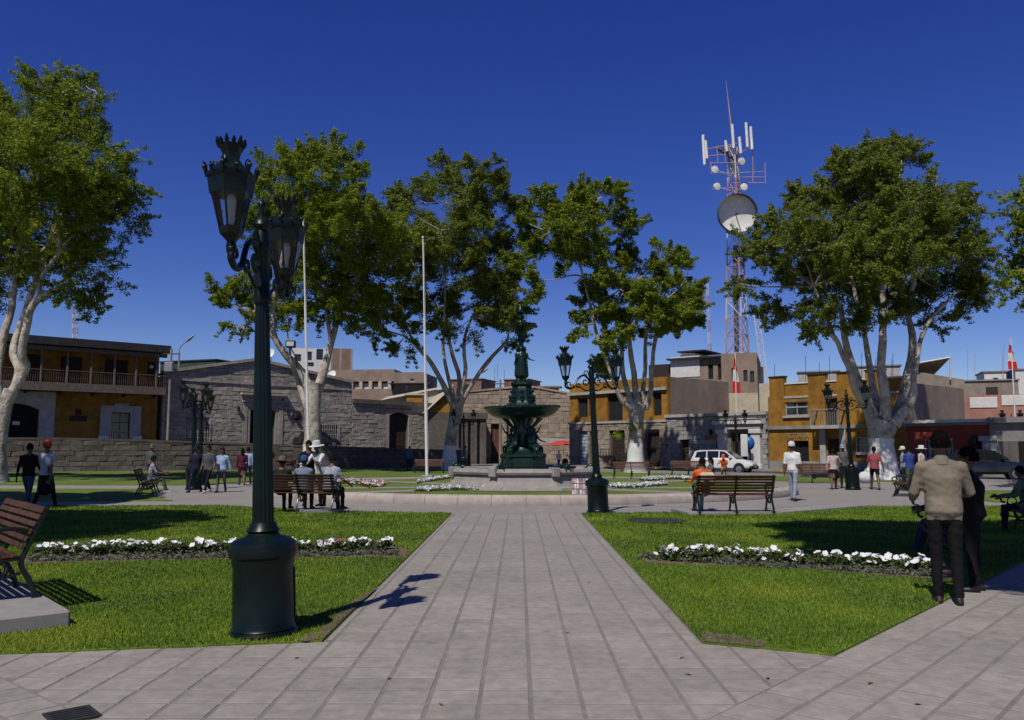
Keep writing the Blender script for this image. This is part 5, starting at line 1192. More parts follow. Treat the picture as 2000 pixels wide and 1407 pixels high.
for i in range(8):
    a = 2 * math.pi * i / 8 + .2; b = MB(); d_ = Vector((math.cos(a), math.sin(a), 0))
    b.tube([d_ * .34 + Vector((0, 0, 2.3)), d_ * .6 + Vector((0, 0, 2.55)), d_ * .8 + Vector((0, 0, 2.78))], [.04, .05, .06], 7); b.build('bowl_bracket', M_bronze, fr)
b = MB(); b.lathe([(.62, 3.12), (.62, 3.28), (.57, 3.34), (.52, 3.40), (.50, 3.5), (.46, 3.75), (.43, 3.95), (.40, 4.0), (.45, 4.06), (.48, 4.10), (.46, 4.18), (.36, 4.22), (.3, 4.26)], 8, ph=R(22.5)); b.build('second_tier', M_bronze, fr, ang=30)
for i in range(8):
    a = 2 * math.pi * i / 8; b = MB(); d_ = Vector((math.cos(a), math.sin(a), 0)); q = d_ * .47
    b.ball((q.x, q.y, 3.6), .085, 7); b.ball((q.x * 1.04, q.y * 1.04, 3.46), .07, 7); b.ball((q.x * .93, q.y * .93, 3.82), .06, 7); b.build('mask_relief', M_bronze, fr)
b = MB(); b.lathe([(.12, 4.2), (.12, 5.3), (.10, 5.5), (.2, 5.56), (.2, 5.62), (.10, 5.68), (.10, 5.8), (.22, 5.86), (.14, 5.92), (.12, 6.15), (.2, 6.25)], 14); b.build('upper_shaft', M_bronze, fr, ang=40)
b = MB(); b.lathe([(.12, 6.18), (.34, 6.28), (.55, 6.40), (.64, 6.5), (.66, 6.56), (.6, 6.57), (.3, 6.52), (.1, 6.5)], 28); b.build('small_bowl', M_bronze, fr, ang=40)
for i in range(8):
    a = 2 * math.pi * i / 8; b = MB(); b.ball((.62 * math.cos(a), .62 * math.sin(a), 6.46), .065, 6); b.build('bowl_mask', M_bronze, fr)
    b = MB(); b.tube([(.2 * math.cos(a), .2 * math.sin(a), 6.28), (.24 * math.cos(a), .24 * math.sin(a), 6.1)], [.05, .01], 5); b.build('leaf_drop', M_bronze, fr)
b = MB(); b.lathe([(.1, 6.5), (.13, 6.6), (.08, 6.7), (.11, 6.78), (.16, 6.86), (.12, 6.92), (.07, 6.95), (.2, 7.02), (.22, 7.05), (.12, 7.10), (.07, 7.2), (.04, 7.32), (.005, 7.4)], 14); b.build('finial', M_bronze, fr, ang=40)
for a in (200, 252, 305, 340):
    d_ = Vector((math.cos(R(a)), math.sin(R(a)), 0)) * 2.75; b = MB()
    b.ball((0, 0, .14), .18, 8, (1, 1.3, .8)); b.ball((0, -.2, .24), .12, 8); b.tube([(.12, -.1, .1), (.24, -.22, .04), (.26, -.34, .0)], [.06, .05, .03], 6); b.tube([(-.12, -.1, .1), (-.24, -.22, .04), (-.26, -.34, .0)], [.06, .05, .03], 6)
    b.tube([(.13, .15, .1), (.28, .1, .12), (.25, .28, .0)], [.08, .07, .03], 6); b.tube([(-.13, .15, .1), (-.28, .1, .12), (-.25, .28, .0)], [.08, .07, .03], 6)
    b.v = [(x * .68, y * .68, z * .68) for x, y, z in b.v]; o = b.build('frog_spout', M_bronze, bas, smooth=True); o.matrix_local = Matrix.Rotation(-R(22.5), 4, 'Z') @ Matrix.Translation((d_.x, d_.y, .78)) @ Matrix.Rotation(R(a - 90), 4, 'Z') @ Matrix.Rotation(R(180), 4, 'Z')
t = thing('dome_lamp_cover', 'dark metal dome cover in the flower bed before the basin', 'cover', G(1075, 957)); MB().lathe([(.52, 0), (.5, .1), (.38, .24), (.2, .32), (.02, .34)], 20).build('dome', mat('dark_dome', (.05, .055, .06), .35, .2, 3, 0, metal=.4), t, smooth=True); MB().lathe([(.56, 0), (.56, .05), (.5, .06)], 20).build('base_ring', M_green, t)

# ---------------------------------------------------------------- benches
M_slat = mat('bench_wood', (.085, .034, .017), .6, .3, 9, .2, spec=.25, rnd=.2)
M_iron2 = mat('bench_iron', (.006, .012, .010), .35, .2, 5, .1, spec=.5)
def bench(label, loc, rz, L=1.8, group='slatted wood and iron benches', mid=True):
    t = thing('park_bench', label, 'bench', loc, rz, group)
    xs = [-L / 2 + .06, L / 2 - .06] + ([0.] if mid else [])
    for x in xs:
        b = MB()
        b.tube(smoothpath([(x, -.30, 0), (x, -.24, .16), (x, -.16, .32), (x, -.20, .46), (x, -.28, .66), (x, -.36, .86)], 3), [.026] * 16, 7)
        b.tube(smoothpath([(x, .30, 0), (x, .24, .14), (x, .20, .28), (x, .26, .40)], 3), .024, 7)
        b.tube([(x, -.18, .38), (x, 0, .37), (x, .26, .40)], .022, 6)
        b.tube([(x, -.16, .24), (x, 0, .20), (x, .20, .24)], .016, 6)
        c = Vector((x, .02, .285)); b.tube([c + Vector((0, .075 * math.cos(a), .075 * math.sin(a))) for a in [2 * math.pi * i / 12 for i in range(13)]], .014, 5)
        b.tube([c + Vector((0, .05 * math.cos(a), .05 * math.sin(a))) for a in [2 * math.pi * i / 12 for i in range(13)]], .008, 4)
        b.box(x - .035, x + .035, -.34, -.26, 0, .02); b.box(x - .035, x + .035, .26, .34, 0, .02)
        b.build('iron_frame', M_iron2, t, ang=50)
        if x != 0.:
            b = MB(); b.tube(smoothpath([(x, -.25, .62), (x, -.05, .66), (x, .18, .64), (x, .30, .60), (x, .30, .52), (x, .24, .50)], 3), .022, 6)
            b.tube([(x, .2, .5), (x, .22, .40)], .018, 6); cc = Vector((x, .12, .53)); b.tube([cc + Vector((0, .08 * math.cos(a), .08 * math.sin(a))) for a in [2 * math.pi * i / 12 for i in range(13)]], .013, 5); b.build('armrest', M_iron2, t, ang=50)
    for i in range(6):
        y = -.13 + i * .078; z = .395 - .012 * math.sin(i / 5 * math.pi) + .01 * (i == 5)
        MB().bbox(-L / 2, L / 2, y, y + .058, z, z + .026, .006).build('seat_slat', M_slat, t)
    for i in range(6):
        s = (i + .5) / 6; y = -.17 - .19 * s; z = .46 + .40 * s; M_ = Matrix.Translation((0, y + .03, z)) @ Matrix.Rotation(R(24), 4, 'X')
        MB().bbox(-L / 2, L / 2, -.012, .012, -.026 if i < 5 else -.034, .026 if i < 5 else .034, .006, M_).build('back_slat', M_slat, t)
    return t
bn0 = bench('long slatted bench seen from behind on the concrete step, right of the path', G(1432, 1000, .085), R(2), 1.86)
BC = kidcache(bn0)
def nb(label, loc, rz): return place(copy_tree(bn0, None, BC), loc, R(rz), None, label)
nb('dark slatted bench crowded with sitting people, seen from behind', G(588, 996, .10), -9)
nb('slatted bench seen end-on under the seated man in grey, left lawn', G(288, 966), -72)
nb('slatted bench in front of the fan-limbed whitewashed tree', G(1234, 936), 180)
nb('iron bench with pale light on its scrolls behind the beige-jacketed man', G(1768, 968), 62)
nb('dark red bench between the white-capped man and the couple', G(1590, 944), 178)
nb('brown bench under the forked tree beside the flagpole', G(838, 925), 180)
nb('small dark bench at the foot of the retaining wall', G(550, 921), 165)
nb('dark bench beside the standing pair, right lawn', G(1850, 1100) + Vector((.35, .7, 0)), 68)
nb('shaded bench at right edge with the sitter in green', G(2012, 1040), 70)
nb('slatted bench before the ochre corner house', G(1345, 932), 175)
nbl = nb('near slatted bench on a concrete plinth, cut by the left picture edge', (0, 0, 0), 131)
pc = G(137, 1230); f_ = Vector((-.75, -.66)); ax = Vector((-.66, .75))
pt = thing('bench_plinth', 'grey concrete plinth under the near bench at left edge', 'plinth', pc, R(131))
b = MB(); b.bbox(0, 2.8, .0, .92, -.02, .17, .02); b.v = [(x, y, z) for x, y, z in b.v]; b.build('block', M_kerb, pt)
# plinth local x axis runs along the bench, local y towards its front
c2 = Vector((pc.x, pc.y)) + Vector((math.cos(R(131)), math.sin(R(131)))) * 1.78 + Vector((-math.sin(R(131)), math.cos(R(131)))) * .40
nbl.location = (c2.x, c2.y, .17)

# ================================================================ PEOPLE
SKINC = (.155, .082, .052)
def pmat(name, col, rough=.85, var=.15): return mat('cloth_' + name, col, rough, var, 7, .3, bscale=14, dist=.012, spec=.2)
M_skin = mat('skin', SKINC, .6, .08, 8, 0, spec=.35); M_hair = mat('hair', (.008, .006, .005), .9, .4, 60, .8, bscale=150, spec=.12)
def fk(h=1.7, legs=((0, 0), (0, 0)), arms=((0, .12, 10), (0, .12, 10)), lean=0, seat=None, turn=0, spread=.0, tilt=0, armin=(0, 0), twist=0):
    """joints of a 1.7 m body facing +y; legs (hip flex, knee flex), arms (shoulder flex, abduction rad, elbow flex) in degrees"""
    J = {}; TH, SH, ANK = .43, .41, .085
    def leg(a, k):
        a, k = R(a), R(k); return Vector((0, math.sin(a), -math.cos(a))) * TH, Vector((0, math.sin(a - k), -math.cos(a - k))) * SH
    dn = [-(t + s).z for t, s in (leg(*l) for l in legs)]
    hz = seat if seat is not None else max(dn) + ANK
    J['hip'] = Vector((0, 0, hz))
    for i, s in enumerate((-1, 1)):
        t, sh = leg(*legs[i]); H = Vector((s * .088, 0, hz)); K = H + t + Vector((s * spread, 0, 0)); A = K + sh + Vector((s * spread * .3, 0, 0))
        fl = R(legs[i][0] - legs[i][1]); pit = min(0, fl) * .6 if seat is None else 0
        fd = Vector((s * .12, math.cos(pit), math.sin(pit) if A.z > ANK + .02 else 0)).normalized()
        J['H%d' % i], J['K%d' % i], J['A%d' % i] = H, K, A; J['T%d' % i] = A + fd * .17 + Vector((0, 0, -.045)); J['E%d' % i] = A - fd * .05 + Vector((0, 0, -.045))
    sp = Vector((0, math.sin(R(lean)), math.cos(R(lean)))); up = sp
    J['waist'] = J['hip'] + sp * .15; J['chest'] = J['hip'] + sp * .34; J['sh'] = J['hip'] + sp * .475; J['neck'] = J['hip'] + sp * .53
    hd = Vector((0, math.sin(R(lean * .4 + tilt)), math.cos(R(lean * .4 + tilt))))
    J['head'] = J['neck'] + hd * .155; J['hd'] = hd
    for i, s in enumerate((-1, 1)):
        f, ab, e = arms[i]; S = J['sh'] + Vector((s * .175, 0, -.015)); f0 = R(f) + R(lean) * .3
        d1 = Vector((s * math.sin(ab), math.cos(ab) * math.sin(f0), -math.cos(ab) * math.cos(f0))); E = S + d1 * .285
        f1 = f0 + R(e); d2 = Vector((s * (math.sin(ab) * .6 - armin[i]), math.sin(f1), -math.cos(f1))).normalized(); W = E + d2 * .245
        J['S%d' % i], J['E_%d' % i], J['W%d' % i], J['D%d' % i] = S, E, W, d2
    return J
def body_mesh(J, cl, vox=.018, fem=False, skirt=None, jacket=0., bulk=1.0, face=True, fingers=True, shoulder=1.0, folds=1.0):
    """one continuous surface: overlapping elliptical limbs fused by a voxel remesh; returns mesh with face regions"""
    b = MB(); q = bulk; X = (1, 0, 0)
    hipw, waw, chw = (.172, .142, .158) if fem else (.160, .150, .178)
    jk = jacket
    b.etube([J['hip'] + Vector((0, 0, -.06)), J['hip'], J['waist'], J['chest'], J['sh']], [(hipw * .9 * q, .115 * q), ((hipw + jk) * q, (.125 + jk) * q), ((waw + jk) * q, (.108 + jk) * q), ((chw + jk * .8) * q, (.125 + jk) * q), (.155 * q * shoulder, .085 * q)], X, 16)
    b.etube([J['S0'] + Vector((.04, 0, -.01)), J['sh'] + Vector((0, -.005, .02)), J['S1'] + Vector((-.04, 0, -.01))], [(.065 * q, .065 * q), (.07, .075), (.065 * q, .065 * q)], (0, 1, 0), 12)
    b.etube([J['sh'], J['neck'] + J['hd'] * .05], [(.062, .062), (.053, .056)], X, 12)
    hd = J['hd']; fw = Vector((0, hd.z, -hd.y)); c = J['head']
    b.etube([c - hd * .085 + fw * .022, c - hd * .05 + fw * .014, c + hd * .0, c + hd * .045, c + hd * .085], [(.046, .052), (.062, .078), (.074, .092), (.076, .094), (.060, .074)], X, 14)
    if face:
        b.etube([c + fw * .085 + hd * .005, c + fw * .104 - hd * .022], [(.012, .012), (.017, .014)], X, 8)          # nose
        for s in (-1, 1): b.etube([c + Vector((s * .076, 0, 0)) - hd * .02, c + Vector((s * .078, 0, 0)) + hd * .02], [(.010, .02), (.012, .022)], X, 8)
    seg = []
    for i in (0, 1):
        H, K, A, T, E = (J[k + str(i)] for k in ('H', 'K', 'A', 'T', 'E'))
        b.etube([H + Vector((0, 0, .02)), H.lerp(K, .45), K, K.lerp(A, .35), A], [(.088 * q, .095 * q), (.076 * q, .080 * q), (.058, .062), (.056, .060), (.046, .048)], X, 12)
        b.etube([E, A + Vector((0, 0, -.035)), A.lerp(T, .6) + Vector((0, 0, -.02)), T], [(.034, .036), (.042, .045), (.042, .036), (.034, .024)], X, 10)
        S, e, W, D = J['S%d' % i], J['E_%d' % i], J['W%d' % i], J['D%d' % i]; jj = jacket * .4
        b.etube([S, S.lerp(e, .5), e, e.lerp(W, .45), W], [(.062 * q + jj, .062 * q + jj), (.050 * q + jj, .050 * q + jj), (.042 + jj, .042 + jj), (.040 + jj, .038 + jj), (.030 + jj * .7, .026 + jj * .7)], X, 12)
        b.etube([W, W + D * .045, W + D * .085], [(.024, .026), (.019, .042), (.015, .040)], X, 10)
    if skirt:
        kz = J['hip'] + Vector((0, 0, -skirt)); mid = (J['K0'] + J['K1']) / 2
        if abs(J['K0'].z - J['hip'].z) > .2: b.etube([J['hip'], J['hip'].lerp(kz, .5), kz], [(.165, .13), (.185, .15), (.20, .17)], X, 16)
    me = b.mesh('body'); o = link('tmp', me); md = o.modifiers.new('r', 'REMESH'); md.mode = 'VOXEL'; md.voxel_size = vox; md.use_smooth_shade = True
    s_ = o.modifiers.new('s', 'SMOOTH'); s_.factor = .5; s_.iterations = 4
    dg = bpy.context.evaluated_depsgraph_get(); out = bpy.data.meshes.new_from_object(o.evaluated_get(dg)); bpy.data.objects.remove(o); bpy.data.meshes.remove(me)
    # regions
    n = len(out.vertices); co = np.empty(n * 3, np.float32); out.vertices.foreach_get('co', co); co = co.reshape(-1, 3)
    bones = []
    armid = set(); keep = []
    def bone(a, c_, r, isarm=False):
        a, c_ = np.array(a), np.array(c_); bones.append((a, c_, r)); keep.append((a, c_))
        if isarm: armid.add((id(a), id(c_)))
    bone(J['hip'] + Vector((0, 0, -.02)), J['sh'], 'top'); bone(J['S0'], J['S1'], 'top'); bone(J['neck'] - J['hd'] * .015, J['neck'] + J['hd'] * .05, 'skin'); bone(c - hd * .1, c + hd * .1, 'skin')
    sl = cl.get('sleeve', 1.0); lg = cl.get('leg', 1.0)
    for i in (0, 1):
        S, e, W, D = J['S%d' % i], J['E_%d' % i], J['W%d' % i], J['D%d' % i]
        pts = [S, e, W]; tot = 2.0 * sl
        if sl >= 1: bone(S, e, 'top', True); bone(e, W - D * .01, 'top', True)
        elif sl > 0: m_ = S.lerp(e, min(1, sl * 2)); bone(S, m_, 'top', True); bone(m_ + (e - S) * .06, e, 'skin'); bone(e, W, 'skin')
        else: bone(S, e, 'skin'); bone(e, W, 'skin')
        bone(W + D * .02, W + D * .09, 'skin')
        H, K, A, T, E = (J[k + str(i)] for k in ('H', 'K', 'A', 'T', 'E'))
        if lg >= 1: bone(H + Vector((0, 0, -.06)), K, 'bottom'); bone(K, A + Vector((0, 0, .03)), 'bottom')
        else:
            m_ = H.lerp(K, lg * 1.1) if lg < .9 else K; bone(H + Vector((0, 0, -.06)), m_, 'bottom'); bone(m_, K, 'skin'); bone(K, A, 'skin')
        bone(E + Vector((0, 0, .0)), T, 'shoe'); bone(A + Vector((0, 0, -.03)), T, 'shoe')
    if not skirt: bone(J['hip'] + Vector((-.1, 0, -.05)), J['hip'] + Vector((.1, 0, -.05)), 'bottom')
    else: bone(J['hip'] + Vector((-.1, 0, -.1)), J['hip'] + Vector((.1, 0, -.1)), 'bottom'); bone(J['hip'] + Vector((0, 0, -.1)), J['hip'] + Vector((0, 0, -skirt)), 'bottom'); bone(J['hip'] + Vector((-.12, 0, -skirt)), J['hip'] + Vector((.12, 0, -skirt)), 'bottom')
    k = len(out.polygons); cen = np.empty(k * 3, np.float32); out.polygons.foreach_get('center', cen); cen = cen.reshape(-1, 3)
    best = np.full(k, 9.); reg = np.zeros(k, int); arm = np.zeros(k, bool); names = ['top', 'bottom', 'skin', 'shoe']
    for a, c_, r in bones:
        ab = c_ - a; t = np.clip(((cen - a) @ ab) / (ab @ ab + 1e-9), 0, 1); dd = np.linalg.norm(cen - a - t[:, None] * ab, axis=1)
        if r == 'skin': dd = dd * 1.0
        m_ = dd < best; best[m_] = dd[m_]; reg[m_] = names.index(r); arm[m_] = (id(a), id(c_)) in armid
    spv = np.array((J['sh'] - J['hip']).normalized()); rel = cen - np.array(J['hip']); al = rel @ spv; fwd_ = np.abs(rel[:, 1] - al * spv[1])
    body_ = (reg < 2) & ~arm; hem = -.045 - jacket * 1.2
    reg[body_] = np.where((al > hem) & (fwd_ < .19), 0, 1)[body_]
    if folds:
        me_n = np.empty(n * 3, np.float32); out.vertices.foreach_get('normal', me_n); me_n = me_n.reshape(-1, 3); z_ok = co[:, 2] < float(J['neck'].z) - .03
        for vi in np.nonzero(z_ok)[0][::1]:
            x_, y_, z_ = co[vi]; w = mnoise.noise(Vector((x_ * 5 + z_ * 7, y_ * 5 - z_ * 6, z_ * 16 + x_ * 8))) * .6 + mnoise.noise(Vector((x_ * 22 - z_ * 9, y_ * 22, z_ * 24 + 5))) * .4
            co[vi] += me_n[vi] * (.011 * folds * w)
        out.vertices.foreach_set('co', co.ravel())
    for nme in names: out.materials.append(cl[nme])
    out.polygons.foreach_set('material_index', reg.astype(np.int32)); out.polygons.foreach_set('use_smooth', np.ones(k, bool))
    if fingers:
        bm = bmesh.new(); bm.from_mesh(out); fb = MB()
        for i, s in ((0, -1), (1, 1)):
            W, D = J['W%d' % i], J['D%d' % i]; u = Vector((0, 1, 0)) - D * D.y; u = u.normalized() if u.length > .1 else Vector((0, 0, 1)); pal = D.cross(u) * s
            for j, (off, ln) in enumerate(((.032, .068), (.011, .078), (-.011, .074), (-.031, .058))):
                p0 = W + D * .075 + u * off; p1 = p0 + D * ln * .5 - pal * .006; p2 = p0 + D * ln * .85 - pal * .022
                fb.tube([p0, p1, p2, p2 + D * .008 - pal * .008], [.0095, .009, .0078, .004], 6)
            p0 = W + D * .03 + u * .03; fb.tube([p0, p0 + D * .03 + u * .026, p0 + D * .062 + u * .030, p0 + D * .07 + u * .03], [.012, .0105, .009, .004], 6)
        m2 = fb.mesh('f'); mi = len(bm.faces); bm.from_mesh(m2); bm.faces.ensure_lookup_table()
        for f in bm.faces[mi:]: f.material_index = 2; f.smooth = True
        bm.to_mesh(out); bm.free(); bpy.data.meshes.remove(m2)
    return out
def headgear(t, J, hair='short', hat=None, hatm=None, hairm=None, face=True, strands=False):
    c, hd = J['head'], J['hd']; fw = Vector((0, hd.z, -hd.y)); hairm = hairm or M_hair
    M_ = Matrix(((1, 0, 0), (0, fw.y, hd.y), (0, fw.z, hd.z))).to_4x4(); M_ = Matrix.Translation(c) @ M_
    if hair:
        b = MB(); n = 14; rows = 6
        vs = []
        for k in range(rows + 1):
            th = math.pi * .62 * k / rows
            for i in range(n):
                a = 2 * math.pi * i / n; front = max(0, math.sin(a)); t2 = th * (1 - .36 * front) if k else 0
                rr = 1.0 + .035 * math.sin(i * 5.1 + k * 2.3) + random.uniform(-.03, .03); vs.append(M_ @ Vector((.088 * rr * math.sin(t2) * math.cos(a), -.006 + .108 * rr * math.sin(t2) * math.sin(a), .010 + .130 * rr * math.cos(t2))))
        b.add(vs, [(k * n + i, k * n + (i + 1) % n, (k + 1) * n + (i + 1) % n, (k + 1) * n + i)[::-1] for k in range(rows) for i in range(n)])
        if hair == 'long': b.etube([M_ @ Vector((0, -.07, .03)), M_ @ Vector((0, -.085, -.08)), M_ @ Vector((0, -.08, -.22))], [(.078, .05), (.085, .045), (.06, .025)], (1, 0, 0), 10)
        if hair == 'bun': b.ball(M_ @ Vector((0, -.11, .02)), .045, 8)
        ho = b.build('hair', hairm, t, smooth=True); sd_ = ho.modifiers.new('s', 'SUBSURF'); sd_.levels = sd_.render_levels = 1
        if strands:
            rg_ = np.random.default_rng(3); n_ = 2600; a_ = rg_.random(n_) * 6.283; th_ = np.arccos(1 - rg_.random(n_) * 1.32); th_ = np.where(np.sin(a_) > .2, np.minimum(th_, 1.25), th_)
            dx = np.stack([.088 * np.sin(th_) * np.cos(a_), -.006 + .108 * np.sin(th_) * np.sin(a_), .010 + .130 * np.cos(th_)], 1); nn = dx / np.linalg.norm(dx, axis=1)[:, None]
            tip = dx + nn * (.010 + .012 * rg_.random(n_))[:, None] + rg_.normal(0, .006, (n_, 3)) - np.array([0, 0, .008]); sd2 = np.cross(nn, rg_.standard_normal((n_, 3))) * .0022
            V_ = np.stack([dx - sd2, dx + sd2, tip], 1).reshape(-1, 3); V_ = V_ @ np.array(M_.to_3x3()).T + np.array(M_.translation); npmesh('hair_strands', V_, np.arange(n_ * 3).reshape(-1, 3), hairm, t)
    if hat == 'cap':
        b = MB(); n = 14; b.lathe([(.096, .0), (.100, .04), (.094, .09), (.066, .135), (.01, .150)], n); b.v = [tuple(M_ @ Vector((x, y * 1.12, z + .012))) for x, y, z in b.v]
        o = b.build('cap', hatm, t, smooth=True)
        b = MB(); vs = []
        for k, r_ in enumerate((1.0, 1.4, 1.75)):
            for i in range(9): a = R(20 + 140 * i / 8); vs.append(M_ @ Vector((.092 * math.cos(a) * (1 + .08 * k), .103 * r_ * math.sin(a), .024 - .014 * k)))
        b.add(vs, [(k * 9 + i, k * 9 + i + 1, (k + 1) * 9 + i + 1, (k + 1) * 9 + i) for k in range(2) for i in range(8)]); b.build('visor', hatm, t, smooth=True)
    elif hat == 'brim':
        b = MB(); b.lathe([(.19, .012), (.185, .022), (.10, .03), (.100, .05), (.098, .12), (.08, .155), (.01, .150)], 18); b.v = [tuple(M_ @ Vector((x, y * 1.1, z + .012))) for x, y, z in b.v]; b.build('hat', hatm, t, smooth=True)
    elif hat == 'beanie':
        b = MB(); b.lathe([(.094, -.03), (.099, .0), (.099, .04), (.092, .09), (.066, .135), (.01, .150)], 14); b.v = [tuple(M_ @ Vector((x, y * 1.12, z + .012))) for x, y, z in b.v]; b.build('hat', hatm, t, smooth=True)
    if face:
        for s in (-1, 1): MB().ball(M_ @ Vector((s * .030, .083, .008)), .010, 6).build('eye', M_hair, t)
        b = MB(); b.etube([M_ @ Vector((-.02, .088, -.052)), M_ @ Vector((0, .093, -.053)), M_ @ Vector((.02, .088, -.052))], [(.004, .003), (.006, .005), (.004, .003)], (0, 0, 1), 6); b.build('mouth', mat('lips', (.09, .03, .025), .6, .1, 5, 0), t)
PCOUNT = [0]
def person(label, loc, rz, J, top, bottom, h=1.66, shoe=None, skin=None, sleeve=1.0, leg=1.0, hair='short', hat=None, hatm=None, vox=.02, group=None, extra=None, **kw):
    sc = h / 1.7; PCOUNT[0] += 1
    t = thing('person', label, 'person', loc, R(rz), group); t.scale = (sc,) * 3
    cl = dict(top=top, bottom=bottom, skin=skin or M_skin, shoe=shoe or mat('dark_shoe', (.012, .010, .009), .5, .2, 5, 0), sleeve=sleeve, leg=leg)
    link('body', body_mesh(J, cl, vox, **kw), t); headgear(t, J, hair, hat, hatm, strands=vox < .0155)
    if extra: extra(t, J)
    return t
# cloths
navy = pmat('navy', (.012, .015, .035)); slate = pmat('slate', (.075, .085, .10)); sky_ = pmat('light_blue', (.36, .48, .66)); dark = pmat('charcoal', (.018, .018, .020)); jean = pmat('denim', (.055, .085, .15))
greyt = pmat('grey', (.30, .31, .34)); white_ = pmat('white', (.72, .72, .70)); maroon = pmat('maroon', (.09, .012, .03)); beige = pmat('beige', (.235, .195, .145)); rose = pmat('rose', (.33, .075, .09)); blue = pmat('royal_blue', (.03, .07, .26))
pale = pmat('pale_pink', (.56, .45, .41)); plaid = pmat('dull_plaid', (.10, .10, .095)); olive = pmat('olive', (.10, .115, .09)); orange = pmat('orange', (.72, .13, .02)); lgrey = pmat('light_grey_jean', (.28, .32, .38)); yellow = pmat('yellow', (.60, .55, .22)); black = pmat('black', (.007, .007, .008)); cream_ = pmat('cream', (.55, .47, .34)); redc = pmat('red', (.40, .02, .03)); green_ = pmat('leaf_green', (.16, .22, .10))
WALK = ((28, 8), (-14, 22)); WALK2 = ((-12, 18), (24, 6)); STAND = ((2, 3), (-2, 2)); SIT = ((82, 80), (86, 88))
A0 = ((0, .14, 12), (0, .14, 12)); AW = ((-22, .12, 14), (20, .12, 22)); AW2 = ((20, .12, 20), (-22, .12, 14))
def at(px, py, z=0): return G(px, py, z)
# left: pair strolling away, trio coming, policeman
person('person in dark jacket and blue jeans strolling away beside the orange-capped one', at(52, 992), 8, fk(legs=WALK, arms=AW), black, jean, 1.74, hair='short')
person('person in white shirt, dark skirt and orange-red cap strolling away, left edge', at(86, 993), -6, fk(legs=WALK2, arms=AW2), pmat('dull_white', (.42, .43, .45)), black, 1.78, sleeve=.45, hat='beanie', hatm=pmat('orange_red', (.45, .05, .015)), fem=True, skirt=.42)
person('person in navy uniform and dark cap walking left of the trio', at(381, 962), 176, fk(legs=WALK2, arms=AW), navy, navy, 1.68, hat='cap', hatm=navy)
person('young person in slate grey t-shirt and black trousers, middle of the trio', at(405, 963), 172, fk(legs=WALK, arms=((-6, .16, 30), (-6, .16, 30))), slate, black, 1.70, sleeve=.42, shoe=mat('pale_shoe', (.5, .5, .5), .6, .1, 4, 0))
person('young person in open light blue jacket, right of the trio', at(432, 962), 186, fk(legs=WALK2, arms=((-15, .30, 14), (12, .16, 24))), sky_, plaid, 1.60, hair='long', fem=True, jacket=.02)
person('person in olive shirt and cap standing behind the seated man in grey', at(294, 945), 200, fk(legs=STAND, arms=A0), olive, dark, 1.66, hat='cap', hatm=olive)
person('seated person in grey shirt and dark trousers on the end-on bench', at(290, 962) + Vector((.05, 0, 0)), -72, fk(legs=((80, 62), (84, 70)), arms=((38, .1, 40), (30, .1, 50)), lean=8, seat=.50), greyt, pmat('grey_trouser', (.10, .11, .12)), 1.68, sleeve=.45, shoe=mat('pale_shoe', (.5, .5, .5)))
person('person in maroon top and black skirt walking away near the wall', at(472, 948), 20, fk(legs=WALK, arms=A0), maroon, black, 1.60, hair='long', fem=True, skirt=.40, leg=.5)
person('person in pale blue shirt half hidden left of the tall lamp pole', at(483, 946), 10, fk(legs=WALK2, arms=A0), sky_, jean, 1.62)
person('person in black t-shirt beside the tall lamp pole, left of the crowded bench', at(524, 946), 170, fk(legs=STAND, arms=((-8, .2, 10), (-8, .2, 10))), black, jean, 1.66, sleeve=.4)
person('small child in yellow top walking near the whitewashed trunk', at(627, 927), 200, fk(legs=WALK, arms=AW), yellow, dark, 1.05, sleeve=.5)
person('person in dull blue standing in the shade of the long wall', at(799, 921), 180, fk(legs=STAND, arms=A0), pmat('dusk_blue', (.06, .09, .16)), dark, 1.62)
person('person in pale shirt by the dark corner gallery', at(908, 921), 150, fk(legs=STAND, arms=((20, .2, 40), (0, .2, 10))), pmat('pale_grey', (.34, .36, .40)), dark, 1.66)
# crowded bench: seat faces away from the camera
BB = at(588, 996, .10); fwd = Vector((math.sin(R(9)), math.cos(R(9)), 0)); rt_v = Vector((math.cos(R(9)), -math.sin(R(9)), 0))
person('seated person in dark poncho and olive brimmed hat, left end of crowded bench', BB - rt_v * .58 + fwd * .08, -9, fk(legs=SIT, arms=((30, .2, 50), (30, .2, 50)), lean=6, seat=.50, tilt=8), pmat('dark_green_shawl', (.010, .016, .014)), black, 1.62, hat='brim', hatm=pmat('olive_hat', (.13, .12, .07)), jacket=.04)
person('seated person in blue cap and dusty blue shirt, middle of crowded bench', BB + rt_v * .0 + fwd * .08, -5, fk(legs=SIT, arms=((25, .25, 45), (25, .2, 45)), lean=4, seat=.50), pmat('dusty_blue', (.17, .22, .32)), dark, 1.66, hat='cap', hatm=blue, bulk=1.08)
person('seated person in pale grey shirt leaning on the right end of crowded bench', BB + rt_v * .66 + fwd * .10, -22, fk(legs=((82, 70), (86, 84)), arms=((30, .35, 30), (20, .30, 40)), lean=10, seat=.50, tilt=10), pmat('bluish_grey', (.34, .37, .43)), black, 1.72, hair='short', bulk=1.12, sleeve=.6)
person('person in white hat and white top facing the crowded bench', BB + rt_v * .10 + fwd * 1.05, 150, fk(legs=STAND, arms=((40, .2, 60), (30, .2, 50)), lean=24), white_, black, 1.64, hat='brim', hatm=white_)
person('dark-haired person in black beside the white-hatted one', BB - rt_v * .32 + fwd * 1.15, 190, fk(legs=STAND, arms=((30, .2, 50), (10, .2, 20)), lean=16), black, dark, 1.66, hair='long')
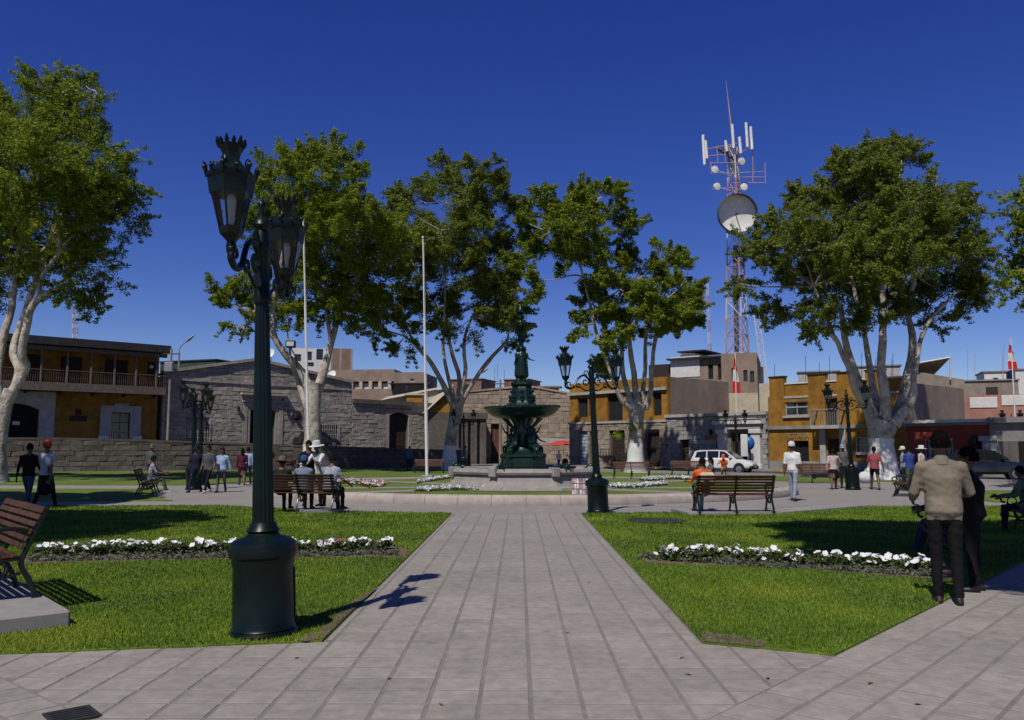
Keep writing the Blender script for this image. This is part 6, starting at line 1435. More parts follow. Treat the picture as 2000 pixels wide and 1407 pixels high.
# beyond the fountain: market corner
person('child in white shirt and blue jeans walking behind the basin rim', at(1094, 917) + Vector((0, 2, 0)), 160, fk(legs=WALK, arms=AW), pmat('white_print', (.55, .55, .62)), jean, 1.36, sleeve=.45)
person('person in green and jeans standing left of the red umbrella', at(1078, 903), 120, fk(legs=STAND, arms=((20, .2, 40), (0, .15, 10))), olive, jean, 1.68)
person('person in pale blue top behind the fountain pedestal', at(1063, 905), 200, fk(legs=STAND, arms=A0), pmat('pale_blue', (.35, .45, .52)), dark, 1.60)
person('person in dark clothes standing under the red umbrella right side', at(1112, 900), 200, fk(legs=STAND, arms=A0), dark, dark, 1.70)
person('person in red top seated by the umbrella stall', at(1104, 902), 170, fk(legs=SIT, arms=((30, .2, 50), (30, .2, 50)), seat=.50), redc, dark, 1.6)
person('dark-clothed person with a white bag at the glazed door', at(1134, 904), -20, fk(legs=STAND, arms=((10, .3, 30), (10, .2, 20))), pmat('black_blue', (.012, .014, .025)), dark, 1.74)
# right of the path
person('person with beige backpack and orange vest seated on the far end of the long bench', at(1378, 1000, .085) + Vector((0, .10, 0)), 8, fk(legs=((84, 84), (80, 78)), arms=((28, .2, 60), (30, .2, 60)), lean=8, seat=.50), orange, pmat('grey_jean', (.30, .31, .34)), 1.66, hair='short',
       extra=lambda t, J: (MB().bbox(-.19, .19, -.36, -.12, J['waist'].z - .02, J['sh'].z - .02, .07).build('backpack', cream_, t)))
person('crouching gardener in orange overall near the white wagon', at(1415, 932), 160, fk(legs=((105, 138), (78, 120)), arms=((50, .2, 30), (55, .2, 20)), lean=28), orange, pmat('khaki', (.25, .20, .11)), 1.66, hat='cap', hatm=orange)
person('dark-haired person in grey beside the backpack, facing the orange vest', at(1392, 962), 100, fk(legs=SIT, arms=((30, .2, 60), (30, .2, 60)), lean=6, seat=.50), pmat('mid_grey', (.12, .12, .13)), pmat('grey_jean', (.30, .31, .34)), 1.62, hair='long')
person('person in white t-shirt, white cap and faded jeans walking away', at(1550, 979), -38, fk(legs=((10, 4), (-8, 8)), arms=((-6, .16, 8), (4, .16, 10)), tilt=-4), white_, lgrey, 1.72, sleeve=.5, hat='cap', hatm=white_, jacket=.02, vox=.016)
person('person in pale blouse and black skirt reaching towards the lamp post', at(1629, 956), -18, fk(legs=WALK2, arms=((-5, .16, 12), (28, .45, 14))), pale, black, 1.56, sleeve=.45, hair='bun', fem=True, skirt=.38, leg=.5,
       extra=lambda t, J: (MB().bbox(-.30, -.18, -.14, .14, J['hip'].z - .12, J['hip'].z + .16, .04).build('handbag', pmat('salmon', (.45, .22, .17)), t)))
person('person in dull plaid shirt and pale cap left of the lamp post', at(1649, 954), 160, fk(legs=STAND, arms=((-4, .3, 10), (0, .15, 10))), plaid, dark, 1.66, hat='cap', hatm=pmat('pale_grey', (.34, .36, .40)))
person('person in rose t-shirt and black shorts striding past the whitewashed trunk', at(1710, 957), -14, fk(legs=WALK, arms=((20, .2, 16), (-18, .3, 20))), rose, black, 1.66, sleeve=.55, leg=.6, bulk=1.1)
person('person in royal blue shirt standing behind the iron bench', at(1779, 960), 10, fk(legs=STAND, arms=((20, .1, 60), (20, .1, 60))), blue, olive, 1.60, bulk=1.08, sleeve=.6)
person('person in grey with white hat beside the whitewashed trunk', at(1766, 953), 60, fk(legs=STAND, arms=A0), pmat('pale_grey', (.34, .36, .40)), dark, 1.58, hat='cap', hatm=white_)
person('person with white hat and pale pink top behind the beige-jacketed man', at(1803, 958), 40, fk(legs=STAND, arms=A0), pale, dark, 1.60, hat='brim', hatm=white_)
# foreground pair in the shade
person('large near person in beige jacket and black trousers standing with back turned', at(1853, 1182), -16, fk(legs=((3, 4), (-3, 3)), arms=((8, .30, 62), (12, .34, 70)), lean=3, armin=(.25, .3)), beige, black, 1.72, hair='short', jacket=.026, bulk=.98, vox=.012, folds=.9, shoulder=1.0,
       shoe=mat('brown_shoe', (.03, .018, .012), .5, .2, 5, 0), extra=lambda t, J: (MB().etube([J['neck'] + Vector((0, -.01, -.045)), J['neck'] + Vector((0, -.012, .012))], [(.092, .085), (.072, .070)], (1, 0, 0), 16).build('collar', beige, t, smooth=True)))
person('dark-dressed person standing beside the beige-jacketed man', at(1905, 1158), 60, fk(legs=STAND, arms=((20, .2, 60), (20, .2, 60))), black, black, 1.56, vox=.014, jacket=.03, bulk=1.08)
person('seated person in blue jeans on the shaded bench beside the pair', at(1850, 1100) + Vector((.62, .95, 0)), -112 + 180, fk(legs=((80, 60), (84, 66)), arms=((35, .2, 40), (30, .2, 50)), lean=6, seat=.50), black, pmat('dusk_jean', (.03, .045, .075)), 1.68, vox=.016)
person('seated person in light green top at the right picture edge', G(2012, 1040) + Vector((.05, .1, 0)), 70, fk(legs=SIT, arms=((30, .2, 50), (30, .2, 50)), lean=10, seat=.50), green_, dark, 1.62)
# statues of the fountain
def statue(loc, rz, J, s, name='figure', **kw):
    cl = dict(top=M_bronze, bottom=M_bronze, skin=M_bronze, shoe=M_bronze); me = body_mesh(J, cl, .022, face=True, fingers=False, **kw)
    o = link(name, me, fr); o.location = loc; o.rotation_euler = (0, 0, R(rz)); o.scale = (s,) * 3
    c = J['head']; b = MB().ball(c + Vector((0, -.02, .03)), .1, 10, (.95, 1.05, 1)); h = b.build('figure_hair', M_bronze, o, smooth=True); return o
for i, a in enumerate((-90, 30, 150)):
    statue((.17 * math.cos(R(a)), .17 * math.sin(R(a)), 4.22), a - 90, fk(legs=((4, 6), (-3, 4)), arms=((-10, .22, 30), (14, .25, 60))), .82, fem=True, skirt=.62, bulk=1.08)
for i, a in enumerate((-125, -55, 35, 145)):
    statue((.56 * math.cos(R(a)), .56 * math.sin(R(a)), 1.28), a - 90, fk(legs=((80, 85), (70, 70)), arms=((140, .5, 20), (30, .3, 40)), seat=.46), .86, bulk=1.1)

# ================================================================ VEHICLES, MASTS, STALLS, FLOWERS
M_tyre = mat('tyre', (.012, .012, .012), .9, .1, 5, 0); M_rim = mat('alloy', (.45, .45, .46), .3, .05, 3, 0, metal=.8); M_carglass = glassmat('car_glass', (.01, .012, .014), .05)
M_lampg = mat('headlight_glass', (.6, .6, .6), .15, .05, 3, 0); M_bumper = mat('dark_bumper', (.02, .02, .022), .6, .1, 4, 0)
def car(label, loc, rz, paint, wagon=True, rack=True, bar=None):
    """body as stations along the length; front points to +x"""
    t = thing('parked_car', label, 'car', loc, R(rz))
    L = 4.1; st = [(-2.05, .45, .72, .62), (-1.98, .30, .92, .74), (-1.6, .26, .96, .80), (-.9, .25, .96, .82), (.1, .25, .95, .82), (.9, .26, .92, .81), (1.5, .27, .84, .78), (1.9, .30, .72, .70), (2.05, .38, .60, .56)]
    b = MB(); vs = []; n = 8
    for x, z0, z1, w in st:
        zm = (z0 + z1) / 2
        for y, z in ((-w * .86, z0), (-w, z0 + .12), (-w * 1.0, zm), (-w * .95, z1 - .06), (-w * .84, z1), (w * .84, z1), (w * .95, z1 - .06), (w, zm), (w, z0 + .12), (w * .86, z0)): vs.append((x, y, z))
    n = 10; fs = [(k * n + i, (k + 1) * n + i, (k + 1) * n + (i + 1) % n, k * n + (i + 1) % n) for k in range(len(st) - 1) for i in range(n)] + [tuple(range(n)), tuple(range((len(st) - 1) * n, len(st) * n))[::-1]]
    b.add(vs, fs); b.build('body', paint, t, smooth=True, ang=35)
    rear = -1.95 if wagon else -1.55
    prof = [(rear, .92), (rear + .22, 1.40), (rear + .5, 1.47), (-.2, 1.49), (.35, 1.42), (1.05, .94)]
    b = MB(); vs = []
    for x, z in prof:
        w = .70 - (z - .92) * .20
        vs += [(x, -w, z), (x, w, z)]
    m = len(prof); fs = [(2 * i, 2 * i + 2, 2 * i + 3, 2 * i + 1)[::-1] for i in range(m - 1)] + [tuple(2 * i for i in range(m))[::-1], tuple(2 * i + 1 for i in range(m))]
    b.add(vs, fs); b.build('cabin', paint, t, ang=25)
    def yw(z): return .70 - (z - .92) * .20
    for s in (-1, 1):
        for pts in (((rear + .24, 1.0), (rear + .36, 1.36), (-.95, 1.42), (-.95, 1.0)), ((-.87, 1.0), (-.87, 1.42), (-.12, 1.42), (-.12, 1.0)), ((-.04, 1.0), (-.04, 1.42), (.30, 1.37), (.82, 1.0))):
            q = [(x, s * (yw(z) + .012), z) for x, z in pts]; MB().add(q, [tuple(range(4)) if s > 0 else tuple(range(4))[::-1]]).build('side_window', M_carglass, t)
        for x in (-.85, .15): MB().bbox(x - .1, x + .1, s * .83 - .012, s * .83 + .012, .80, .83, .008).build('door_handle', M_bumper, t)
        MB().bbox(.62, .78, s * .80 - .1, s * .80 + .1, .98, 1.12, .03).build('wing_mirror', paint, t)
        MB().ball((1.86, s * .52, .62), .13, 8, (.6, 1.1, .7)).build('headlight', M_lampg, t)
        MB().bbox(-2.04, -1.96, s * .62 - .06, s * .62 + .06, .6, .85, .02).build('tail_light', mat('tail_red', (.3, .01, .01), .3, .1, 3, 0), t)
        for x in (-1.25, 1.25):
            w = MB(); w.lathe([(.20, -.1), (.29, -.1), (.315, -.06), (.315, .06), (.29, .1), (.20, .1)], 22); w.v = [(x + a, s * .74 + c * s, .315 + b_) for a, b_, c in w.v]; w.f = [f for f in w.f if len(f) < 5]; wo = w.build('wheel', M_tyre, t, ang=40)
            r = MB(); r.lathe([(.21, .06), (.21, .085), (.17, .075), (.03, .10), (.01, .1)], 18); r.v = [(x + a, s * .74 + c * s, .315 + b_) for a, b_, c in r.v]; r.build('rim', M_rim, wo)
            a = MB(); a.lathe([(.36, -.09), (.36, .092), (.30, .092)], 20); a.v = [(x + p, s * .74 + c * s, .33 + b_) for p, b_, c in a.v]; a.f = [f for f in a.f if len(f) < 5]; a.build('wheel_arch', M_bumper, t)
        if rack: MB().tube([(-1.5, s * .52, 1.53), (-.1, s * .52, 1.54)], .022, 6).build('roof_rail', M_bumper, t)
    MB().add([(x, y, z) for x, y, z in ((.40, -.58, 1.405), (.40, .58, 1.405), (1.02, .66, .985), (1.02, -.66, .985))], [(0, 3, 2, 1)]).build('windscreen', M_carglass, t).location = (.02, 0, .012)
    MB().bbox(1.86, 2.10, -.72, .72, .28, .50, .06).build('front_bumper', M_bumper, t); MB().bbox(-2.12, -1.95, -.74, .74, .30, .50, .06).build('rear_bumper', M_bumper, t)
    MB().bbox(1.95, 2.03, -.35, .35, .52, .62, .02).build('grille', M_bumper, t); MB().bbox(2.09, 2.115, -.2, .2, .36, .46, .005).build('number_plate', M_white, t)
    if bar: MB().bbox(-.5, -.25, -.5, .5, 1.5, 1.63, .03).build('light_bar', bar, t)
    return t
M_cw = mat('white_car_paint', (.75, .75, .74), .25, .03, 2, 0, coat=.5); M_cb = mat('black_car_paint', (.012, .013, .016), .2, .1, 2, 0, coat=.6); M_cp = mat('dark_police_paint', (.02, .03, .025), .25, .1, 2, 0, coat=.5)
car('white station wagon with roof rails parked before the stone gateway', P(1412, 925, 51.0) * Vector((1, 1, 0)) if False else (P(1414, 920, 52).x, 52, .012), -32, M_cw).scale = (.93, .93, .95)
car('black saloon car parked before the grey portal, half behind the shaded people', (P(1925, 930, 43).x, 43, .0), -22, M_cb, wagon=False, rack=False)
pc_ = lp(24.5, 4.0); car('dark patrol car with red light bar behind the retaining wall', (pc_.x, pc_.y, lz(24.5) + .0), 42, M_cp, wagon=False, rack=False, bar=mat('red_lightbar', (.5, .02, .02), .3, .1, 3, 0))
# red three-wheeler with driver cover, umbrella stall
t = thing('cargo_tricycle', 'red cargo tricycle with dark wheels parked near the glazed door', 'tricycle', (P(1128, 905, 74).x, 74, .01), R(150))
MB().bbox(-.9, .1, -.45, .45, .5, 1.0, .05).build('cargo_box', mat('red_paint', (.42, .015, .02), .4, .1, 3, 0), t)
b = MB(); b.tube([(.1, 0, .5), (.7, 0, .55), (1.0, 0, .9), (1.1, 0, 1.1)], .035, 6); b.tube([(1.0, 0, .9), (1.2, 0, .3)], .03, 6); b.tube([(1.1, -.3, 1.1), (1.1, .3, 1.1)], .02, 6); b.build('frame', M_bumper, t)
MB().bbox(.35, .75, -.14, .14, .75, .85, .04).build('saddle', M_bumper, t)
for x, y in ((-.4, -.5), (-.4, .5), (1.2, 0)):
    w = MB(); w.lathe([(.22, -.04), (.3, -.04), (.3, .04), (.22, .04)], 16); w.v = [(x + a, y + c, .3 + b_) for a, b_, c in w.v]; w.build('wheel', M_tyre, t)
def umbrella(label, px, py_top, d, cols, r=1.1, base=0.):
    T = P(px, py_top, d); t = thing('market_umbrella', label, 'umbrella', (T.x, d, base)); h = T.z - base
    MB().tube([(0, 0, 0), (0, 0, h)], .02, 6).build('pole', M_metal, t); MB().lathe([(.25, 0), (.22, .08), (.04, .1)], 12).build('foot', M_bumper, t)
    n = 8
    for i in range(n):
        a0, a1 = 2 * math.pi * i / n, 2 * math.pi * (i + 1) / n; vs = [(0, 0, h)]
        for k in (1, 2, 3):
            s = k / 3; z = h - .42 * s ** 1.6
            for j in range(4): a = a0 + (a1 - a0) * j / 3; sg = .03 * math.sin(math.pi * j / 3) * s; vs.append((r * s * math.cos(a), r * s * math.sin(a), z - sg))
        fs = [(0, 1 + j, 2 + j) for j in range(3)] + [(1 + k * 4 + j, 5 + k * 4 + j, 6 + k * 4 + j, 2 + k * 4 + j) for k in range(2) for j in range(3)]
        MB().add(vs, fs).build('canopy_panel', cols[i % len(cols)], t, smooth=True)
    return t
ur = mat('umbrella_red', (.55, .05, .03), .7, .1, 4, 0); ub = mat('umbrella_blue', (.04, .07, .40), .7, .1, 4, 0)
umbrella('red market umbrella at the street corner behind the fountain', 1100, 860, 75, (ur,), 1.5); umbrella('red and blue panelled umbrella above the black car', 1896, 878, 47, (ub, ub, ur, ur), 1.15)
t = thing('market_awning', 'low grey tarpaulin stall awning left of the red umbrella', 'awning', (P(1080, 905, 77).x, 77, 0)); b = MB(); b.add([(-1.4, -1, 2.0), (1.8, -1, 1.8), (1.8, 1.2, 2.3), (-1.4, 1.2, 2.5)], [(0, 1, 2, 3)]); b.build('tarpaulin', M_greyst, t)
for x, y, z in ((-1.35, -.95, 2.0), (1.75, -.95, 1.8), (1.75, 1.15, 2.3), (-1.35, 1.15, 2.5)): MB().tube([(x, y, 0), (x, y, z)], .025, 5).build('post', M_metal, t)
t = thing('street_planter', 'stone planter urn with pale ornaments before the ochre corner house', 'planter', (P(1184, 915, 62).x, 62, 0)); MB().lathe([(.45, 0), (.45, .15), (.2, .3), (.2, .6), (.5, .9), (.55, 1.0), (.45, 1.0)], 12).build('urn', M_stone3, t, ang=40)
b = MB()
for i in range(5): b.tube([(-.4 + .2 * i, 0, 1.0), (-.4 + .2 * i, 0, 1.45)], [.05, .02], 5)
b.build('ornament', M_offwhite, t)
# telephone box and blue sign at the gateway
t = thing('notice_stand', 'white notice board on posts beside a blue phone hood at the gateway', 'notice board', (P(1455, 920, 53.5).x, 53.5, .1), R(-30)); MB().bbox(-.22, .22, -.03, .03, .9, 2.3, .02).build('board', M_white, t)
for x in (-.2, .2): MB().tube([(x, 0, 0), (x, 0, .92)], .025, 6).build('post', M_metal, t)
t = thing('phone_hood', 'blue public telephone hood on a post in the gateway', 'telephone', (P(1463, 920, 54.5).x, 54.5, .1), R(-30)); MB().tube([(0, 0, 0), (0, 0, 1.4)], .05, 8).build('post', M_metal, t); MB().ball((0, 0, 1.75), .42, 10, (1, .7, 1.1)).build('hood', mat('phone_blue', (.02, .13, .42), .4, .1, 3, 0), t, smooth=True)
MB().bbox(-.1, .1, -.36, -.25, 1.5, 1.85, .02).build('handset_box', M_bumper, t)
# souvenir photo boards leaning on the ring kerb
def photoboard(label, px0, px1, d):
    a, c = P(px0, 960, d), P(px1, 960, d); w = c.x - a.x; t = thing('photo_board', label, 'display board', (a.x, d, .12)); t.rotation_euler = (R(-12), 0, 0)
    h = .62; MB().bbox(0, w, 0, .02, 0, h, .004).build('panel', mat('board_red', (.25, .05, .04), .7, .2, 4, 0), t); rg = random.Random(px0)
    for i in range(3):
        for j in range(4):
            m_ = mat('photo_print_%d' % ((i * 5 + j * 3) % 4), [(.55, .52, .5), (.25, .22, .24), (.42, .3, .28), (.6, .6, .62)][(i * 5 + j * 3) % 4], .5, .6, 30, 0)
            MB().box(w * (i + .08) / 3, w * (i + .92) / 3, -.006, -.002, h * (j + .08) / 4, h * (j + .92) / 4).build('photo', m_, t)
    return t
photoboard('left souvenir photo board standing behind the ring kerb', 1117, 1131, 23.9); photoboard('right souvenir photo board beside the central lamp post', 1132, 1150, 23.9)
# manhole, floor grate, litter
t = thing('manhole_cover', 'dark round manhole cover in the right-hand lawn', 'manhole', G(1282, 1021)); b = MB(); b.lathe([(.62, 0), (.62, .05), (.56, .06), (.55, .05), (.02, .05)], 20); b.build('cover', mat('cast_iron', (.03, .03, .032), .7, .2, 6, .2), t)
t = thing('floor_grate', 'dark iron drain grate at the bottom left paving', 'grate', G(140, 1404) + Vector((0, 0, .014)), R(-48)); b = MB()
b.box(-.13, .13, -.13, -.11, 0, .014); b.box(-.13, .13, .11, .13, 0, .014); b.box(-.13, -.11, -.11, .11, 0, .014); b.box(.11, .13, -.11, .11, 0, .014); b.build('rim', mat('cast_iron', (.03, .03, .032)), t)
for i in range(6): MB().box(-.11 + .04 * i, -.09 + .04 * i, -.11, .11, .001, .011).build('bar', mat('cast_iron', (.03, .03, .032)), t)
MB().box(-.12, .12, -.12, .12, .0, .003).build('dark_pit', M_black, t)
# ---------------------------------------------------------------- lattice masts
M_mw = mat('mast_white', (.66, .64, .62), .6, .08, 2, 0); M_mr = mat('mast_red', (.50, .29, .27), .6, .15, 2, 0)
def mast(label, d, base_px, top_px, w0, w1, nseg, red=(0, 1), thick=.07, base_y=None):
    B = P(base_px[0], base_px[1], d); T = P(top_px[0], top_px[1], d); o = Vector((B.x, B.y, 0)); t = thing('lattice_mast', label, 'antenna mast', o)
    for k in range(nseg):
        za, zb = [B.z + (T.z - B.z) * (k + q) / nseg for q in (0, 1)]; xa, xb = [(T.x - B.x) * (k + q) / nseg for q in (0, 1)]; wa, wb = [w0 + (w1 - w0) * (k + q) / nseg for q in (0, 1)]
        b = MB(); cs = []
        for a in (30, 150, 270):
            p, q = Vector((xa + wa * math.cos(R(a)), wa * math.sin(R(a)), za)), Vector((xb + wb * math.cos(R(a)), wb * math.sin(R(a)), zb)); cs.append((p, q)); b.tube([p, q], thick, 5)
        for i in range(3):
            (p, q), (r, s) = cs[i], cs[(i + 1) % 3]; b.tube([p, s], thick * .55, 4); b.tube([r, q], thick * .55, 4); b.tube([q, s], thick * .5, 4)
        b.build('lattice_section', M_mr if (k // max(1, nseg // 7)) % 2 else M_mw, t)
    return t, o, T - o, B.z
tm, o, T, bz = mast('tall red and white lattice mast carrying a large round dish', 100, (1446, 760), (1432, 285), 1.75, .62, 14, thick=.085)
b = MB(); S_ = P(1418, 158, 100) - o; b.tube([T, T.lerp(S_, .5), S_], [.12, .08, .02], 6); b.build('spire', M_mr, tm)
b = MB(); b.tube([(P(1440, 760, 100) - o), (P(1436, 480, 100) - o)], .28, 8); b.build('cable_duct', mat('duct_grey', (.12, .12, .13), .7, .2, 2, 0), tm)
M_dish = mat('dish_white', (.85, .82, .76), .6, .12, 1.5, 0); M_dishd = mat('dish_grey', (.10, .10, .105), .7, .15, 2, 0)
dc = P(1437, 419, 98.5) - o
b = MB(); b.lathe([(2.3, .5), (2.32, .35), (1.7, .14), (1.0, .04), (.02, 0)], 36); M_ = Matrix.Translation(dc) @ Matrix.Rotation(R(97), 4, 'X'); b.v = [tuple(M_ @ Vector(v)) for v in b.v]; b.f = [f for f in b.f if len(f) < 30]
b.build('large_dish', M_dish, tm, smooth=True)
b = MB(); b.lathe([(2.33, .36), (2.33, 1.15), (2.28, 1.15), (2.28, .36)], 36); b.v = [tuple(M_ @ Vector(v)) for v in b.v]; b.f = [f for f in b.f if len(f) < 30]; b.build('dish_shroud', M_dishd, tm, smooth=True)
b = MB(); b.tube([M_ @ Vector((0, 0, 0)), M_ @ Vector((0, 0, 1.2))], .08, 6); b.build('feed_horn', M_dishd, tm)
for px, py in ((1395, 332), (1447, 316), (1399, 365), (1452, 366)):
    c = P(px, py, 98) - o; M2 = Matrix.Translation(c) @ Matrix.Rotation(R(95), 4, 'X') @ Matrix.Rotation(R(random.uniform(-20, 20)), 4, 'Y'); b = MB(); b.lathe([(.02, -.2), (.3, -.15), (.42, 0), (.43, .25), (.02, .3)], 18); b.v = [tuple(M2 @ Vector(v)) for v in b.v]; b.build('small_dish', M_dish, tm, ang=40)
    b = MB(); b.tube([c, Vector((0, 0, 0)) + Vector((T.x * .9, 0, c.z))], .05, 5); b.build('dish_strut', M_mw, tm)
for px, y0, y1 in ((1373, 264, 322), (1378, 275, 310), (1430, 243, 290), (1457, 240, 288), (1466, 248, 292), (1417, 275, 296), (1444, 268, 300)):
    a, c = P(px, y0, 99) - o, P(px + 3, y1, 99) - o; b = MB(); b.tube([a, c], .17, 8); b.build('panel_antenna', M_dish, tm)
b = MB()
for (x0, y0, x1, y1) in ((1376, 292, 1440, 280), (1376, 305, 1440, 300), (1376, 318, 1445, 318), (1430, 300, 1470, 290), (1432, 338, 1494, 335), (1432, 357, 1494, 357), (1470, 335, 1470, 357), (1494, 318, 1495, 358), (1388, 318, 1390, 340), (1469, 290, 1471, 340), (1432, 346, 1494, 346), (1386, 336, 1432, 340), (1390, 370, 1432, 366), (1400, 285, 1402, 318), (1415, 283, 1417, 318)):
    b.tube([P(x0, y0, 99.4) - o, P(x1, y1, 99.4) - o], .055, 4)
b.build('antenna_platform', M_mr, tm)
b = MB()
for (x0, y0, x1, y1) in ((1400, 290, 1438, 312), (1420, 288, 1432, 330), (1440, 296, 1430, 340)): b.tube([P(x0, y0, 99.8) - o, P(x1, y1, 99.8) - o], .2, 5)
b.build('cable_bundle', mat('duct_grey', (.12, .12, .13)), tm)
b = MB()
for k in range(7):
    f = lambda s, y: P(1497 - 18 * (760 - y) / 130 + (-5 if s else 5), y, 101) - o
    y0, y1 = 760 - 22 * k, 760 - 22 * (k + 1); b.tube([f(0, y0), f(0, y1)], .07, 4); b.tube([f(1, y0), f(1, y1)], .07, 4); b.tube([f(0, y0), f(1, y1)], .045, 4); b.tube([f(1, y0), f(0, y0)], .04, 4)
b.build('stay_frame', M_mw, tm)
mast('slim distant red and white mast left of the tall mast', 160, (1388, 720), (1382, 555), .42, .28, 14, thick=.04)
mast('slim distant red and white mast above the balcony house', 170, (146, 700), (145, 604), .7, .6, 10, thick=.07)
def streetlight(label, pts, d, pole_px):
    t = thing('street_light', label, 'street light', (P(pole_px, 800, d).x, d, 0)); o = Vector((P(pole_px, 800, d).x, d, 0)); p0 = P(pts[0][0], pts[0][1], d) - o
    b = MB(); b.tube([(0, 0, 0), p0] + [P(x, y, d) - o for x, y in pts[1:]], [.11, .09] + [.05] * (len(pts) - 1), 7); b.build('pole', M_metal, t)
    e = P(pts[-1][0], pts[-1][1], d) - o; pv = P(pts[-2][0], pts[-2][1], d) - o; u = (e - pv).normalized(); b = MB(); b.etube([e - u * .1, e + u * .3, e + u * .75], [(.12, .07), (.22, .12), (.14, .07)], (0, 1, 0), 10); b.build('luminaire', M_offwhite, t, smooth=True)
    return t
streetlight('curved street light above the green sheet roof', [(350, 690), (350, 682), (356, 674), (366, 666)], 80, 350); streetlight('curved street light right of the forked tree', [(918, 752), (920, 745), (932, 734), (941, 728)], 88, 918)
def util_pole(label, px, y0, y1, d, r=.12, box=None):
    a = P(px, y1, d); t = thing('utility_pole', label, 'pole', (a.x, d, 0)); T_ = P(px, y0, d).z; MB().tube([(0, 0, 0), (0, 0, T_)], [r * 1.3, r], 8).build('pole', M_stucco, t); MB().tube([(-.7, 0, T_ - .4), (.7, 0, T_ - .4)], .05, 5).build('crossarm', M_dwood, t)
    if box: z = P(px, box, d).z; MB().bbox(-.35, .35, -.5, -.12, z - .4, z + .4, .05).build('transformer_box', M_metal, t)
    return t
util_pole('utility pole with grey box at the stone hall corner', 327, 682, 870, 68, .1, 718); util_pole('slim utility pole before the far stone house', 977, 742, 890, 82, .1)
rg = random.Random(4); t = thing('roof_rebar', 'rusty reinforcing rods standing above the notary house roofs', 'rebar')
for px, yt in ((1573, 695), (1600, 708), (1620, 697), (1683, 690), (1710, 700), (1742, 702), (1744, 690), (1513, 712)): b = MB(); b.tube([P(px, yt, 75), P(px, 760, 75)], .022, 4); b.build('rod', M_dwood, t)
t = thing('roof_rebar', 'rusty reinforcing rods above the brick house tops behind the fountain', 'rebar')
for px, yt in ((966, 718), (972, 712), (1026, 705), (1030, 700), (985, 722)): b = MB(); b.tube([P(px, yt, 104), P(px, 770, 104)], .03, 4); b.build('rod', M_dwood, t)
t = thing('roof_rebar', 'thin aerial rods above the pink house', 'rebar')
for px, yt in ((1960, 676), (1958, 690), (1904, 690), (1890, 684)): b = MB(); b.tube([P(px, yt, 84), P(px, 760, 84)], .02, 4); b.build('rod', M_mr, t)
def satdish(label, px, py, d): 
    p = P(px, py, d); t = thing('satellite_dish', label, 'satellite dish', p, R(-20)); b = MB(); b.lathe([(.6, .18), (.4, .08), (.02, 0)], 18); b.f = [f for f in b.f if len(f) < 10]; M_ = Matrix.Rotation(R(65), 4, 'X'); b.v = [tuple(M_ @ Vector(v)) for v in b.v]; b.build('reflector', M_dish, t, smooth=True); MB().tube([(0, .1, 0), (0, .3, -.9)], .03, 5).build('stand', M_metal, t)
satdish('white satellite dish on the brick flats roof', 649, 733, 108); satdish('white satellite dish left of the two-forked tree limb', 528, 692, 90)
# floodlights on the two-forked tree
t = thing('floodlight', 'black floodlight pair fixed among the limbs of the two-forked tree', 'floodlight', P(568, 672, 51)); MB().bbox(-.3, .3, -.15, .1, -.25, .2, .05).build('housing', M_bumper, t); MB().box(-.22, .22, -.17, -.152, -.15, .12).build('lens', M_lampg, t); MB().tube([(0, 0, -.25), (.3, .1, -.8), (.35, .2, -1.4)], .04, 5).build('bracket', M_bumper, t)
# white sacks at the whitewashed tree foot
t = thing('sack', 'white sack with dark stains at the foot of the whitewashed tree', 'sack', G(1692, 944)); b = MB(); b.ball((0, 0, .25), .33, 10, (1.2, .9, .85)); b.ball((.1, .0, .52), .16, 8, (1, 1, 1.1)); b.build('bag', pmat('sack', (.66, .66, .66)), t, smooth=True)
# ---------------------------------------------------------------- flower rows
M_pet = mat('white_petal', (.80, .80, .80), .6, .04, 8, 0); M_petr = mat('red_petal', (.50, .025, .015), .6, .1, 8, 0); M_fol = leafmat('petunia_leaf', (.035, .06, .015), (.06, .09, .02), (.10, .12, .04), .3); M_edge = leafmat('grey_edging_leaf', (.06, .075, .045), (.11, .125, .085), (.17, .18, .13), .2)
def blossom(m, name):
    b = MB(); n = 10; vs = [(0, 0, -.02)]
    for k, r_ in ((1, .022), (2, .043)):
        for i in range(n): a = 2 * math.pi * i / n; w = r_ * (1 + (.12 if i % 2 else -.06) * (k == 2)); vs.append((w * math.cos(a), w * math.sin(a), .006 if k == 1 else .002 + .007 * (i % 2)))
    b.add(vs, [(0, 1 + i, 1 + (i + 1) % n) for i in range(n)] + [(1 + i, 11 + i, 11 + (i + 1) % n, 1 + (i + 1) % n) for i in range(n)]); me = b.mesh(name); me.materials.append(m)
    me.polygons.foreach_set('use_smooth', [True] * len(me.polygons)); return me
BW, BR_ = blossom(M_pet, 'blossom'), blossom(M_petr, 'blossom'); 
def folmesh(seed, r, m, n=60, size=.03, h=.10):
    rg = np.random.default_rng(seed); C = np.stack([rg.normal(0, r * .5, n), rg.normal(0, r * .4, n), .03 + h * rg.random(n), np.full(n, .03)], 1); V, F, tone = leaves(C, 3, size, rg); return V, F, tone
FOLS = []
for s in range(5): V, F, tn = folmesh(900 + s, .14, M_fol); o = npmesh('foliage', V, F, M_fol, None, tn); FOLS.append(o.data); bpy.data.objects.remove(o)
